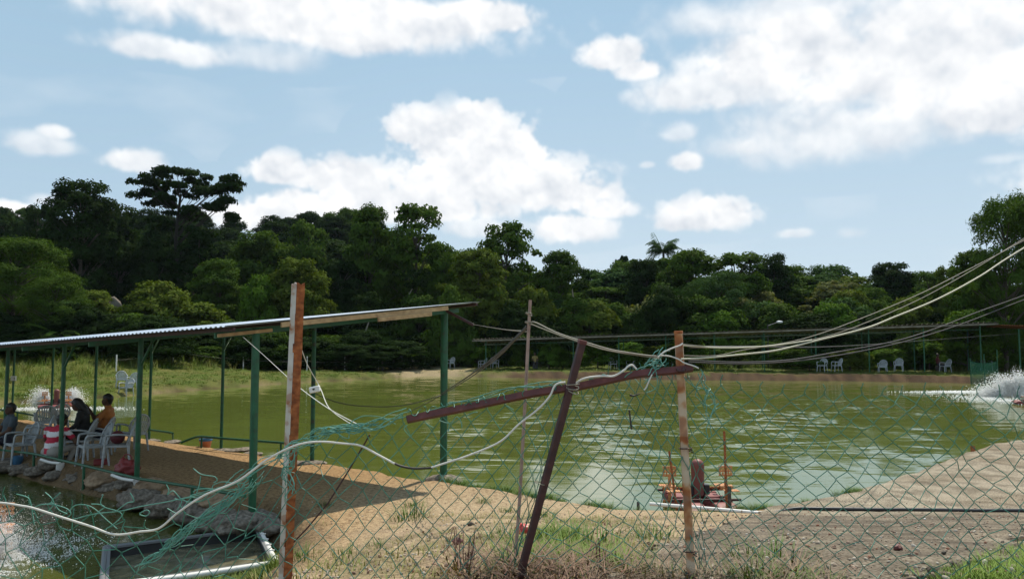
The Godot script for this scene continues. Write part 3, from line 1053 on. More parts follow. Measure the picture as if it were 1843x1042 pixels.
func plant_forest() -> void:
	var T := {}
	for k in [["dense", 3], ["tall", 2], ["loose", 3], ["feather", 2], ["low", 2], ["bush", 2]]:
		T[k[0]] = []
		for i in k[1]:
			T[k[0]].append(make_tree(k[0], 100 + hash(k[0]) % 500 + i * 17))
	T["umbrella"] = [make_umbrella()]
	rng.seed = 99
	# kind, which, spot, leaf colour, label
	var trees := [
		["tall", 0, Vector4(-41.02, -75, 18.60, 6.92), 1, "tall dark tree with the highest narrow crown on the far left"],
		["umbrella", 0, Vector4(-34.978, -82.5, 20.43, 9.68), 1, "flat-topped tree with bare branches spreading above the left forest"],
		["loose", 0, Vector4(-60.059, -100, 20.21, 5.87), 1, "dark tree left of the tallest crown, seen against cloud"],
		["loose", 1, Vector4(-66.714, -105, 19.90, 7.34), 1, "dark tree at the left edge, top against cloud"],
		["dense", 0, Vector4(-42.349, -85, 17.33, 7.13), 1, "dark tree between the tallest crown and the flat-topped tree"],
		["feather", 0, Vector4(-37.831, -60, 10.62, 7.96), 0, "bright feathery tree at the left edge above the roof"],
		["feather", 1, Vector4(-33.323, -57.5, 7.69, 4.98), 0, "drooping green tree beside the bright feathery one on the left"],
		["dense", 1, Vector4(-40.49, -92.5, 16.92, 6.46), 1, "dark tree behind the trunk of the flat-topped tree"],
		["dense", 2, Vector4(-35.032, -78, 13.18, 5.45), 1, "dark tree hiding the left of the flat-topped tree's trunk"],
		["tall", 1, Vector4(-31.099, -79, 13.60, 5.08), 1, "dark tree hiding the right of the flat-topped tree's trunk"],
		["loose", 2, Vector4(-23.169, -90, 16.53, 6.29), 0, "tree with a thin lumpy top left of the two big central crowns"],
		["dense", 2, Vector4(-14.921, -82.5, 16.78, 6.46), 0, "left one of the two big central trees with its tuft against the cloud"],
		["loose", 0, Vector4(-9.708, -81.2, 16.91, 8.17), 0, "biggest central tree with an open lumpy top against the cloud"],
		["dense", 0, Vector4(-7.284, -78.8, 12.46, 4.62), 0, "rounded tree at the right shoulder of the biggest central tree"],
		["dense", 1, Vector4(-3.135, -75, 11.35, 6.50), 2, "olive round tree right behind the roof's raised corner"],
		["loose", 1, Vector4(-0.832, -87.5, 16.21, 7.58), 0, "reddish green open-topped tree right of the roof's raised corner"],
		["tall", 1, Vector4(4.687, -85, 12.33, 5.70), 0, "pointed green tree beside the top of the thin wooden stake"],
		["low", 0, Vector4(2.022, -75, 7.76, 5.24), 2, "yellow green tree behind the thin wooden stake"],
		["dense", 2, Vector4(10.592, -107.5, 12.40, 6.31), 3, "distant bluish tree in the dip of the treeline"],
		["dense", 0, Vector4(14.624, -105, 12.91, 5.87), 3, "distant bluish tree left of the shaggy palm"],
		["umbrella", 0, Vector4(16.189, -115, 15.03, 2.57), 1, "tiny flat-topped tree far off in the dip of the treeline"],
		["dense", 1, Vector4(14.955, -87.5, 11.69, 6.36), 1, "dark tree below the shaggy palm"],
		["dense", 2, Vector4(18.749, -82.5, 12.22, 7.38), 0, "broad green tree right of the shaggy palm"],
		["loose", 2, Vector4(23.014, -81.2, 11.90, 8.17), 0, "broad open tree in the middle of the right-hand grove"],
		["dense", 0, Vector4(29.737, -90, 12.58, 5.53), 1, "dark knobbly tree at the right end of the central grove"],
		["feather", 1, Vector4(19.379, -75, 9.23, 7.34), 3, "large-leaved tree in front of the right-hand grove"],
		["low", 1, Vector4(13.885, -72.5, 7.58, 6.69), 1, "dark spreading tree above the far roof's middle"],
		["loose", 1, Vector4(33.908, -82.5, 9.20, 6.69), 4, "pale olive tree with a rounded top right of the gap of sky"],
		["tall", 0, Vector4(43.119, -90, 12.08, 5.53), 1, "dark tree with a spiky top right of the pale olive one"],
		["dense", 1, Vector4(35.769, -80, 8.10, 5.14), 0, "mid green tree between the pale olive and the spiky tree"],
		["loose", 0, Vector4(46.054, -87.5, 10.58, 5.38), 0, "small green tree left of the big right-hand tree"],
		["feather", 0, Vector4(37.196, -60, 13.60, 6.87), 0, "big pale feathery tree at the right edge"],
		["feather", 1, Vector4(41.492, -62.5, 14.33, 6.99), 0, "tall feathery tree cut by the right edge"],
		["dense", 2, Vector4(36.597, -62.5, 9.89, 4.89), 0, "green tree under the big feathery one on the right"],
		["loose", 2, Vector4(39.856, -72.5, 9.73, 3.24), 2, "small tree with reddish yellow tips near the right edge"],
		["low", 0, Vector4(-19.318, -71.2, 10.10, 6.17), 2, "rounded yellow green tree just above the roof's left half"],
		["low", 1, Vector4(-22.152, -70, 8.40, 4.50), 5, "bright green tree beside the rounded one above the roof"],
		["low", 0, Vector4(-27.454, -75, 10.39, 5.87), 0, "mid green tree above the roof left of the bright one"],
		["dense", 1, Vector4(-17.492, -80, 10.91, 6.71), 1, "dark tree behind the tall rusty post"],
		["low", 1, Vector4(18.515, -70, 5.30, 5.09), 5, "bright green shrubby tree above the far roof by the rusty post"],
		["low", 0, Vector4(27.834, -68.8, 5.98, 5.77), 5, "bright green shrubby tree above the far roof under the pale olive tree"],
		["low", 1, Vector4(32.673, -65, 6.16, 5.45), 2, "yellowish shrubby tree above the far roof's right half"],
		["low", 0, Vector4(25.097, -75, 6.28, 6.29), 0, "mid green shrubby tree above the far roof by the street lamp"],
		["low", 1, Vector4(-5.559, -71.2, 7.49, 4.78), 0, "leafy green tree hanging over the roof's raised corner"],
		["low", 0, Vector4(34.324, -60, 5.05, 4.53), 5, "light green shrubby tree beside the far roof's right end"],
		["low", 0, Vector4(9.134, -77.5, 6.57, 6.50), 0, "mid green tree above the far roof's left half"],
	]
	for t in trees:
		if t[0] == "low" and t[2].z > 8.5:
			t[0] = "dense"
		var o := plant(T[t[0]][t[1]], "tree" if t[0] != "umbrella" else "flat_topped_tree", t[4], "tree", t[2], t[3], "trees of the forest edge")
		if t[0] == "umbrella":
			o.rotation.y = 0.0
	# the dark mass behind them
	for i in 96:
		var px := -1.0 + 2.0 * i / 95.0
		var d := rnd(90, 108)
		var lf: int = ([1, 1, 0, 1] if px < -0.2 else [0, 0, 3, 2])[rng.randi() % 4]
		var top := 2.62 + d * (0.116 + 0.05 * soft.get_noise_1d(px * 13.0) - 0.022 * smoothstep(-0.25, -0.15, px) - 0.008 * smoothstep(-0.05, 0.05, px) - 0.018 * smoothstep(0.4, 0.5, px))
		plant(T[["dense", "loose", "tall", "dense"][rng.randi() % 4]][rng.randi() % 2], "forest_tree", "dark broadleaf tree standing deep in the forest behind the pond", "tree", Vector4(px * d * 0.74, -d, top, rnd(8.5, 12)), lf, "trees deep in the forest")
	for i in 95:   # the wooded hill on the left
		var d := rnd(122, 176)
		var x := rnd(-0.78, -0.10) * d
		var g := land_at(x, -d)
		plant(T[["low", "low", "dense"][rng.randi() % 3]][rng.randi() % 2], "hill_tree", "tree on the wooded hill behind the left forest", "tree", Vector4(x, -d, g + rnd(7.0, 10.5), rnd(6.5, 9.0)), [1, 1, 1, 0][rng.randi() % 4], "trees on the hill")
	for i in 46:   # undergrowth at the forest's foot
		var px := -0.72 + 1.46 * i / 45.0 + rnd(-0.008, 0.008)
		var d := rnd(72, 84) if px < 0.35 else rnd(63, 74)
		if px < -0.3:
			d = rnd(64, 76)
		var g := land_at(px * d, -d)
		plant(T["low"][rng.randi() % 2], "undergrowth_tree", ordinal(i + 1) + " from the left of the young trees at the forest's foot", "young tree", Vector4(px * d, -d, g + rnd(3.0, 6.2), rnd(5.5, 8)), [1, 0, 1, 0, 3, 2][rng.randi() % 6], "young trees at the forest's foot")
	for i in 34:   # brighter growth along the middle and the right
		var px := -0.12 + 0.82 * i / 33.0 + rnd(-0.008, 0.008)
		var d := rnd(74, 86) if px < 0.35 else rnd(66, 76)
		plant(T["low"][rng.randi() % 2], "pale_green_tree", ordinal(i + 1) + " from the left of the pale trees above the far shelter", "tree", Vector4(px * d, -d, 2.62 + d * rnd(0.02, 0.065), rnd(5.5, 8)), [0, 5, 2, 3, 4][rng.randi() % 5], "pale green trees above the far shelter")
	for i in 26:   # dark shrubs close behind the left bank
		var px := -0.70 + 0.56 * i / 25.0
		var d := rnd(62, 67) if px > -0.45 else rnd(55, 60)
		plant(T["low"][rng.randi() % 2], "dark_shrub", ordinal(i + 1) + " from the left of the dark shrubs behind the left bank", "shrub", Vector4(px * d, -d, land_at(px * d, -d) + rnd(1.6, 3.4), rnd(4, 6.5)), [1, 1, 0][rng.randi() % 3], "dark shrubs behind the left bank")
	for i in 60:
		var px := -0.70 + 1.44 * i / 59.0 + rnd(-0.008, 0.008)
		var d := rnd(70, 77) if px < 0.05 else rnd(65, 71)
		if px > 0.35:
			d = rnd(60, 66)
		if px < -0.25:
			d = rnd(60, 68)
		var g := land_at(px * d, -d)
		plant(T["bush"][rng.randi() % 2], "bush", ordinal(i + 1) + " from the left of the low bushes edging the forest", "bush", Vector4(px * d, -d, g + rnd(1.0, 2.4), rnd(2.4, 4.4)), ([0, 0, 5, 2, 5] if px > -0.08 else [0, 1, 0, 5, 1])[rng.randi() % 5], "bushes along the forest edge")
	var shrubs := [[Vector4(3.069, -66.2, 2.76, 3.33), 5, "round leafy bush behind the thin wooden stake"], [Vector4(1.106, -67.5, 3.23, 2.45), 0, "tall narrow bush left of the wooden stake"], [Vector4(9.385, -66.2, 2.07, 4.62), 5, "low spread of bright leaves behind the far shelter's left half"], [Vector4(14.442, -65, 3.43, 3.63), 5, "bright leafy bush behind the right rusty post"], [Vector4(32.184, -62.5, 2.97, 3.49), 0, "leafy bush behind the far chairs on the right"], [Vector4(-30.673, -55, 1.21, 1.54), 5, "small bush on the left bank"], [Vector4(-27.399, -57.5, 1.54, 2.73), 0, "dark bush behind the three white chairs on the left bank"], [Vector4(23.025, -65, 2.08, 4.18), 5, "bright leafy bush left of the far pair of chairs"]]
	for s in shrubs:
		plant(T["bush"][0], "leafy_bush", s[2], "bush", s[0], s[1], "bushes by the water")
	for k in T:
		for o in T[k]:
			o.free()
	# slender pale trunks that show against the dark forest
	for k in [[Vector3(-13.794, 0.998, -73), Vector3(-13.47, 3.535, -73), Vector3(-12.919, 5.49, -73.5), "slender pale trunk leaning right under the shelter roof's raised half"], [Vector3(-11.107, 3.572, -76), Vector3(-10.913, 5.428, -76), Vector3(-9.679, 7.892, -77), "thin pale trunk forked in the dark below the biggest central tree"], [Vector3(5.677, 3.56, -75), Vector3(5.897, 5.653, -75), Vector3(5.698, 7.755, -75), "thin pale trunk in the dip right of the wooden stake"]]:
		var o := thing("tree", k[3], "tree", Vector3(k[0].x, land_at(k[0].x, k[0].z), k[0].z), 0.0, "slender trunks at the forest edge")
		var w := MB.new()
		w.tube(smooth([Vector3(0, -0.3, 0), k[0] - o.position, k[1] - o.position, k[2] - o.position], 4), 0.11, 0.05, 7)
		put("trunk", w, M.pale_bark, o)
		var cr := MB.new()
		for q in 9:
			clump(cr, k[2] - o.position + Vector3(rnd(-1.4, 1.4), rnd(-0.1, 1.6), rnd(-1.2, 1.2)), Vector3(0.7, 0.5, 0.7), 70, 0.34, 0.18, k[2] - o.position, Color(1, 1, 1))
		put("crown", cr, M.leaves1, o)
	shaggy_palm()
	bananas()


func shaggy_palm() -> void:
	rng.seed = 61
	var d := 102.0
	var x := Vector3(19.532, 3.898, -102).x
	var top := Vector3(19.705, 17.231, -102).y
	var o := thing("palm_tree", "shaggy palm standing above the treeline right of the gap", "palm tree", Vector3(x, land_at(x, -d), -d), 0.0, "")
	var t := MB.new()
	var h := top - o.position.y
	t.tube([Vector3(0, -0.3, 0), Vector3(0.2, h * 0.5, 0), Vector3(0, h - 2.5, 0)], 0.2, 0.14, 8)
	put("trunk", t, M.bark, o)
	var st := MB.new()
	for k in 34:
		var a := rnd(0, TAU)
		frond(st, Vector3(0, h - 2.9, 0), Vector3(cos(a), 0, sin(a) * 0.7), rnd(1.6, 3.4), 0.9, rnd(1.2, 4.6), rnd(1.0, 4.4), 26)
	put("crown", st, M.leaves3, o)


func bananas() -> void:
	rng.seed = 62
	var spots := [[Vector3(-9.434, 0.261, -68), 1.3, 13, "banana plant with broad arching leaves at the forest edge behind the pond"], [Vector3(-8.613, 0.322, -69), 1.0, 9, "smaller banana plant with hanging leaves right of the arching one"], [Vector3(-26.26, 0.373, -60), 1.5, 7, "banana plant with upright leaves left of the thick green post"], [Vector3(-31.796, 0.677, -56), 2.0, 7, "banana plant with torn leaves rising above the roof's left end"]]
	for s in spots:
		var at: Vector3 = s[0]
		var o := thing("banana_plant", s[3], "banana plant", Vector3(at.x, land_at(at.x, at.z), at.z), 0.0, "banana plants at the forest edge")
		var t := MB.new()
		t.tube([Vector3(0, -0.2, 0), Vector3(0.05, s[1] * 0.45, 0), Vector3(0, s[1] * 0.8, 0)], 0.13, 0.07, 8)
		put("stem", t, M.pale_bark, o)
		for k in int(s[2]):
			var lf := MB.new()
			var a: float = TAU * k / s[2] + rnd(-0.3, 0.3)
			frond(lf, Vector3(0, s[1] * 0.75, 0), Vector3(cos(a), 0, sin(a)), rnd(1.6, 2.5), rnd(0.5, 0.7), rnd(1.1, 2.5), rnd(0.6, 2.2))
			put("leaf", lf, M.leaves0, o)


# ---------------------------------------------------------------- the shelter on the walkway between the ponds

const FRONT := Vector2(-3.96, -11.03)     # the raised near corner of the roof at its low eave (x, z)
const ALONG := Vector2(-0.775, -0.632)    # along the eave, away
const ACROSS := Vector2(0.632, -0.775)    # from the low eave to the high one


func roof_point(s: float, t: float) -> Vector3:
	var p: Vector2 = FRONT + ALONG * s + ACROSS * t
	return Vector3(p.x, 2.85 - 0.031 * s + 0.104 * t, p.y)


func corrugated(s0: float, s1: float, t0: float, t1: float, at: Callable, pitch: float, deep: float) -> MB:
	var st := MB.new()
	var top := []
	var low := []
	var s := s0
	var i := 0
	while s < s1:
		var a := []
		var b := []
		for k in 5:
			var p: Vector3 = at.call(s, lerpf(t0, t1, k / 4.0))
			var y := deep * (1.0 if i % 4 < 2 else 0.0)
			a.append(p + Vector3(0, y, 0))
			b.append(p + Vector3(0, y - 0.006, 0))
		top.append(a)
		low.append(b)
		s += pitch * (0.16 if i % 2 == 1 else 0.34)
		i += 1
	st.sheet(top)
	st.sheet(low, null, Vector3.DOWN)
	for e in [0, 4]:
		var rim := []
		for k in top.size():
			rim.append([top[k][e], low[k][e]])
		st.sheet(rim, null, (top[0][e] - top[0][2]).normalized())
	return st


func near_shelter() -> void:
	var o := thing("shelter", "long open shelter on green posts with a bluish corrugated metal roof", "shelter")
	put("roof", corrugated(0.0, 28.0, 0.0, 5.34, roof_point, 0.13, 0.016), M.roof_zinc, o)
	# purlins along, rafters across and the pale boards under the near end
	for t: float in [0.15, 1.5, 2.9, 4.2, 5.2]:
		var st := MB.new()
		st.bar(roof_point(0.05, t) - Vector3(0, 0.045, 0), roof_point(27.9, t) - Vector3(0, 0.035, 0), 0.04, 0.05)
		put("purlin", st, M.dark_maroon, o)
	var b := MB.new()
	b.bar(roof_point(0.03, 0.9) - Vector3(0, 0.050, 0), roof_point(0.03, 4.45) - Vector3(0, 0.050, 0), 0.03, 0.075)
	put("end_board", b, M.raw_wood, o)
	b = MB.new()
	b.bar(roof_point(0.0, 2.75) - Vector3(0, 0.125, 0), roof_point(0.0, 4.0) - Vector3(0, 0.125, 0), 0.03, 0.07)
	put("end_board", b, M.raw_wood, o)
	b = MB.new()
	b.bar(roof_point(0.4, 0.1) - Vector3(0, 0.12, 0), roof_point(0.4, 1.0) - Vector3(0, 0.12, 0), 0.03, 0.05)
	put("batten", b, M.raw_wood, o)
	# posts: x, z, radius, t on the roof's slope
	var posts := [[Vector3(-3.841, 0.15, -11.928), 0.058], [Vector3(-6.864, 0.15, -14.724), 0.048], [Vector3(-9.292, 0.15, -16.535), 0.044], [Vector3(-12.056, 0.15, -19.06), 0.042], [Vector3(-1.301, 0.15, -15.281), 0.070], [Vector3(-4.151, 0.15, -16.687), 0.044], [Vector3(-6.834, 0.15, -18.861), 0.036], [Vector3(-9.645, 0.15, -21.309), 0.036], [Vector3(-12.272, 0.15, -23.534), 0.04], [Vector3(-14.809, 0.15, -25.72), 0.034], [Vector3(-14.107, 0.15, -20.58), 0.042], [Vector3(-17.168, 0.15, -27.489), 0.034], [Vector3(-20.249, 0.15, -29.766), 0.034]]
	for i in posts.size():
		var at: Vector3 = posts[i][0]
		var rel := Vector2(at.x, at.z) - FRONT
		var s := rel.dot(ALONG)
		var t := rel.dot(ACROSS)
		var top := roof_point(s, t) - Vector3(0, 0.07, 0)
		at.y = land_at(at.x, at.z)
		var st := MB.new()
		st.tube([Vector3(at.x, at.y + 0.02, at.z), top], posts[i][1], -1, 14)
		if i < 4:
			st.bar(roof_point(s, 0.1) - Vector3(0, 0.12, 0), roof_point(s, 5.2) - Vector3(0, 0.12, 0), 0.04, 0.08)
		else:
			st.box(top + Vector3(0, 0.01, 0), Vector3(0.16, 0.02, 0.16))
		put("post", st, M.green_paint, o)
		var ft := MB.new()
		if i in [0, 1, 2]:
			ft.lathe(at - Vector3(0, 0.1, 0), [Vector2(0.0, 0.0), Vector2(0.078, 0.0), Vector2(0.075, 0.40 if i == 0 else 0.20), Vector2(0.06, 0.405 if i == 0 else 0.205)], 12)
			put("post_base", ft, M.pvc, o)
		elif i in [4, 5, 6, 7]:
			ft.rock(at + Vector3(0.02, 0.07 if i == 4 else -0.02, 0), Vector3(0.38, 0.19, 0.32) if i == 4 else Vector3(0.30, 0.06, 0.26), soil, i * 3.1, 0.18)
			put("post_base", ft, M.stone, o)
		if i in [1, 2, 6, 7]:   # knee braces
			var br := MB.new()
			var dir := Vector3(ALONG.x, -0.03, ALONG.y) * -1.0
			br.bar(top - Vector3(0, 0.55, 0), top + dir * 0.5 - Vector3(0, 0.05, 0), 0.035, 0.035)
			put("brace", br, M.green_paint, o)
	# the rusty arm sticking out at the raised corner
	var arm := MB.new()
	arm.bar(Vector3(-1.314, 3.273, -15.1), Vector3(-0.728, 2.965, -15), 0.05, 0.05)
	put("corner_brace", arm, M.dark_maroon, o)
	b = MB.new()
	b.bar(roof_point(-0.06, 5.15) - Vector3(0, 0.03, 0), roof_point(0.6, 5.15) - Vector3(0, 0.03, 0), 0.05, 0.05)
	put("purlin_end", b, M.dark_maroon, o)

	# low pipe rails along both edges
	var r := thing("pipe_rail", "low dark pipe railing at the big pond's edge, bent down at one end", "railing")
	var st := MB.new()
	st.tube(smooth([Vector3(-7.916, 0.25, -19.2), Vector3(-7.653, 0.355, -19.2), Vector3(-7.351, 0.418, -19), Vector3(-6.709, 0.438, -18.5), Vector3(-5.067, 0.447, -17.6), Vector3(-4.344, 0.45, -17.2)], 3), 0.028, -1, 8)
	put("rail", st, M.green_paint, r)
	for k in [Vector3(-7.351, 0.418, -19), Vector3(-5.067, 0.447, -17.6)]:
		st = MB.new()
		st.tube([k, Vector3(k.x, -0.2, k.z)], 0.024, -1, 8)
		put("leg", st, M.green_paint, r)
	r = thing("pipe_rail", "short low pipe railing beside the flat stone at the big pond's edge", "railing")
	st = MB.new()
	st.tube(smooth([Vector3(-9.557, 0.337, -21.2), Vector3(-8.857, 0.345, -20.6), Vector3(-8.629, 0.339, -20.4)], 3), 0.028, -1, 8)
	put("rail", st, M.green_paint, r)
	st = MB.new()
	st.tube([Vector3(-8.629, 0.339, -20.4), Vector3(-8.971, 0, -21.225)], 0.024, -1, 8)
	put("leg", st, M.green_paint, r)
	r = thing("pipe_rail", "dark pipe railing behind the seated anglers at the far water's edge", "railing")
	st = MB.new()
	st.tube(smooth([Vector3(-17.295, 0.476, -26.5), Vector3(-15.753, 0.434, -25.5), Vector3(-14.338, 0.342, -24.6), Vector3(-13.209, 0.318, -23.8), Vector3(-12.151, 0.312, -23.2), Vector3(-10.954, 0.331, -22.4)], 3), 0.03, -1, 8)
	put("rail", st, M.green_paint, r)
	for k in [Vector3(-15.753, 0.434, -25.5), Vector3(-13.209, 0.318, -23.8), Vector3(-10.954, 0.331, -22.4)]:
		st = MB.new()
		st.tube([k, Vector3(k.x, -0.2, k.z)], 0.024, -1, 8)
		put("leg", st, M.green_paint, r)
	r = thing("pipe_rail", "low green pipe railing above the boulders of the small pond", "railing")
	st = MB.new()
	var line := [Vector3(-11.833, 0.287, -18), Vector3(-10.054, 0.303, -16.9), Vector3(-8.196, 0.288, -15.4), Vector3(-6.432, 0.288, -13.9), Vector3(-5.042, 0.369, -12.7), Vector3(-3.876, 0.411, -11.7)]
	st.tube(line, 0.026, -1, 8)
	put("rail", st, M.green_paint, r)
	for k in [1, 2, 4]:
		st = MB.new()
		st.tube([line[k], Vector3(line[k].x, land_at(line[k].x, line[k].z) - 0.1, line[k].z)], 0.026, -1, 8)
		put("leg", st, M.green_paint, r)


func far_shelter() -> void:
	var o := thing("far_shelter", "low dark tin-roofed shelter along the far bank of the pond", "shelter")
	var a := Vector3(-3.29, 2.941, -66)
	var e := Vector3(34.274, 4.103, -56)
	var n := (e - a)
	n.y = 0
	var back := n.normalized().cross(Vector3.UP) * -1.0
	if back.z > 0:
		back = -back
	var at := func(s: float, t: float) -> Vector3:
		return a.lerp(e, s) + back * t - Vector3(0, 0.10 * t, 0) + Vector3(0, sin(s * 23.0) * 0.02, 0)
	put("roof", corrugated(0.0, 1.0, 0.0, 3.6, at, 0.0085, 0.05), M.old_roof, o)
	var st := MB.new()
	st.bar(a - Vector3(0, 0.12, 0), e - Vector3(0, 0.12, 0), 0.06, 0.10)
	put("eave_beam", st, M.old_roof, o)
	st = MB.new()
	st.bar(at.call(0.0, 3.4) - Vector3(0, 0.10, 0), at.call(1.0, 3.4) - Vector3(0, 0.10, 0), 0.06, 0.10)
	put("eave_beam", st, M.old_roof, o)
	for i in 11:
		for t: float in [0.25, 3.3]:
			var p: Vector3 = at.call((i + 0.3) / 10.6, t)
			st = MB.new()
			st.tube([Vector3(p.x, land_at(p.x, p.z) - 0.1, p.z), p - Vector3(0, 0.05, 0)], 0.045, -1, 8)
			put("post", st, M.green_paint, o)
	for i in 10:
		var p: Vector3 = at.call((i + 0.3) / 10.6, 0.15) 
		var q: Vector3 = at.call((i + 1.3) / 10.6, 0.15)
		st = MB.new()
		st.bar(p - Vector3(0, 0.45, 0), q - Vector3(0, 0.45, 0), 0.03, 0.03)
		put("tie_rail", st, M.green_paint, o)
	# the sloping end on the right with its rusty sheet
	var g := thing("lean_to_roof", "rusty red lean-to roof at the far shelter's right end", "roof")
	var at2 := func(s: float, t: float) -> Vector3:
		return Vector3(34.124, 4.128, -55.5).lerp(Vector3(37.701, 3.851, -52), s) + Vector3(0.2, 0, -1.0) * t - Vector3(0, 0.02 * t, 0) - Vector3(0, 0.25, 0)
	put("roof_sheet", corrugated(0.0, 1.0, 0.0, 3.6, at2, 0.03, 0.05), M.rust, g)
	for q: Vector3 in [Vector3(34.744, 3.607, -54.5), Vector3(37.175, 3.449, -51.8)]:
		st = MB.new()
		st.tube([Vector3(q.x, land_at(q.x, q.z) - 0.1, q.z), q], 0.05, -1, 8)
		put("post", st, M.green_paint, g)


func blades(n: int, high: float, spread: float, wide: float, bend: float, seed_: int) -> MB:
	rng.seed = seed_
	var st := MB.new()
	for i in n:
		var a := rnd(0, TAU)
		var b := Vector3(cos(a), 0, sin(a)) * spread * sqrt(rng.randf())
		var way := Vector3(cos(a + rnd(-0.9, 0.9)), 0, sin(a + rnd(-0.9, 0.9)))
		var h := high * rnd(0.55, 1.15)
		var side := way.cross(Vector3.UP) * wide * 0.5
		var nn := (Vector3.UP * 0.8 + way * 0.3 + any_way() * 0.3).normalized()
		var v := rnd(0.75, 1.2)
		st.ink = Color(v * rnd(0.9, 1.15), v, v)
		var f := st.v.size()
		for k in 3:
			var t := k / 2.0
			var p := b + Vector3.UP * h * t * (1.0 - 0.25 * bend * t) + way * h * bend * t * t
			st.vert(p - side * (1.0 - 0.9 * t), nn)
			st.vert(p + side * (1.0 - 0.9 * t), nn)
		for k in 2:
			st.tri(f + k * 2, f + k * 2 + 1, f + k * 2 + 2)
			st.tri(f + k * 2 + 1, f + k * 2 + 3, f + k * 2 + 2)
	return st


func banks() -> void:
	var tuft := blades(16, 0.34, 0.22, 0.028, 0.5, 71).mesh(M.grass)
	var tall := blades(22, 0.95, 0.35, 0.035, 0.45, 72).mesh(M.grass)
	rng.seed = 73
	var spots := []
	var cols := []
	var spots2 := []
	var cols2 := []
	for i in 42000:
		var d := rnd(31, 86)
		var x := rnd(-0.70, 0.70) * d
		var s := land(x, -d)
		if s.y < 0.5:
			continue
		var right := smoothstep(-3.0, 2.0, x)
		if s.y < lerpf(0.3, 2.1, right) and rng.randf() > 0.10:
			continue
		if Vector2(x + 7.0, (d - 66.0) * 0.8).length() < 4.0 and rng.randf() > 0.1:
			continue
		var m := soil.get_noise_2d(x * 0.45 + 9.0, -d * 0.45)
		var col := Color(0.095, 0.155, 0.020).lerp(Color(0.165, 0.17, 0.040), clampf(0.3 + m * 1.6, 0.0, 1.0))
		if right > 0.5:
			col = col.lerp(Color(0.12, 0.19, 0.03), 0.4)
		if s.y > 6.5 and s.y > 9.0 and rng.randf() < 0.22:
			spots2.append(Transform3D(Basis(Vector3.UP, rnd(0, TAU)).scaled(Vector3.ONE * rnd(0.4, 0.9)), Vector3(x, s.x - 0.03, -d)))
			cols2.append(col * rnd(0.75, 1.05))
		else:
			spots.append(Transform3D(Basis(Vector3.UP, rnd(0, TAU)).scaled(Vector3(1.3, 0.8, 1.3) * rnd(0.3, 0.7)), Vector3(x, s.x - 0.02, -d)))
			cols.append(col * rnd(0.8, 1.15))
	scatter("bank_grass", tuft, spots, "short yellow green grass on the far banks of the pond", "grass", cols)
	scatter("tall_grass", tall, spots2, "tall green grass before the forest behind the banks", "grass", cols2)

	# stakes with a wire along the left bank
	var stakes := [Vector3(-24.669, 0.809, -58), Vector3(-20.219, 0.746, -60), Vector3(-15.935, 0.727, -62), Vector3(-13.213, 0.784, -63), Vector3(-10.874, 0.68, -65), Vector3(-25.8, 0.816, -52)]
	var names := ["white stake beside the banana plant with upright leaves", "thin stake left of the tall rusty post on the far bank", "thin stake right behind the tall rusty post on the far bank", "white stake midway between the rusty post and the arching banana plant", "thin pale stake left of the arching banana plant", "thin stake behind the three white chairs on the left bank"]
	var tops := []
	for i in stakes.size():
		var p: Vector3 = stakes[i]
		p.y = land_at(p.x, p.z)
		var st := MB.new()
		st.box(Vector3(0, 0.5, 0), Vector3(0.07, 1.3, 0.06))
		var o := put("fence_stake", st, M.pvc, null, p)
		tag(o, names[i], "stake", "stakes along the left bank")
		tops.append(p + Vector3(0, 0.8, 0))
	var wires := MB.new()
	tops = [tops[5], tops[0], tops[1], tops[2], tops[3], tops[4]]
	for i in 5:
		var mid: Vector3 = (tops[i] + tops[i + 1]) * 0.5 - Vector3(0, 0.12, 0)
		wires.tube(smooth([tops[i], mid, tops[i + 1]], 4), 0.007, -1, 4)
	tag(put("fence_wire", wires, M.grey_cable), "sagging wire strung between the white stakes on the far bank", "wire")
	# pale earth showing between the trees on the left
	var rk := MB.new()
	rk.rock(Vector3.ZERO, Vector3(2.6, 1.9, 0.9), soil, 4.4, 0.35, 22, 14)
	var e := Vector3(-36.356, 4.252, -71)
	tag(put("earth_outcrop", rk, M.stone, null, e), "pale earth outcrop showing under the dark trees above the roof", "outcrop")
	var hold := MB.new()
	# street lamp above the far roof
	var l := Vector3(22.236, 4.367, -66)
	var lo := thing("street_lamp", "small white street lamp sticking out over the far roof", "street lamp", Vector3(l.x - 1.0, land_at(l.x - 1.0, l.z), l.z))
	hold.tube([Vector3(0, -0.3, 0), Vector3(0, l.y - lo.position.y - 0.15, 0)], 0.05, 0.04, 8)
	put("pole", hold, M.dark_cable, lo)
	hold = MB.new()
	hold.tube(smooth([Vector3(0, l.y - lo.position.y - 0.3, 0), Vector3(0.4, l.y - lo.position.y - 0.15, 0), Vector3(0.9, l.y - lo.position.y, 0)], 3), 0.025, -1, 6)
	put("arm", hold, M.grey_pvc, lo)
	hold = MB.new()
	hold.rock(Vector3(1.0, l.y - lo.position.y + 0.02, 0), Vector3(0.28, 0.11, 0.14), soil, 1.0, 0.02)
	put("lamp_head", hold, M.lamp_white, lo)


# ---------------------------------------------------------------- white plastic chairs

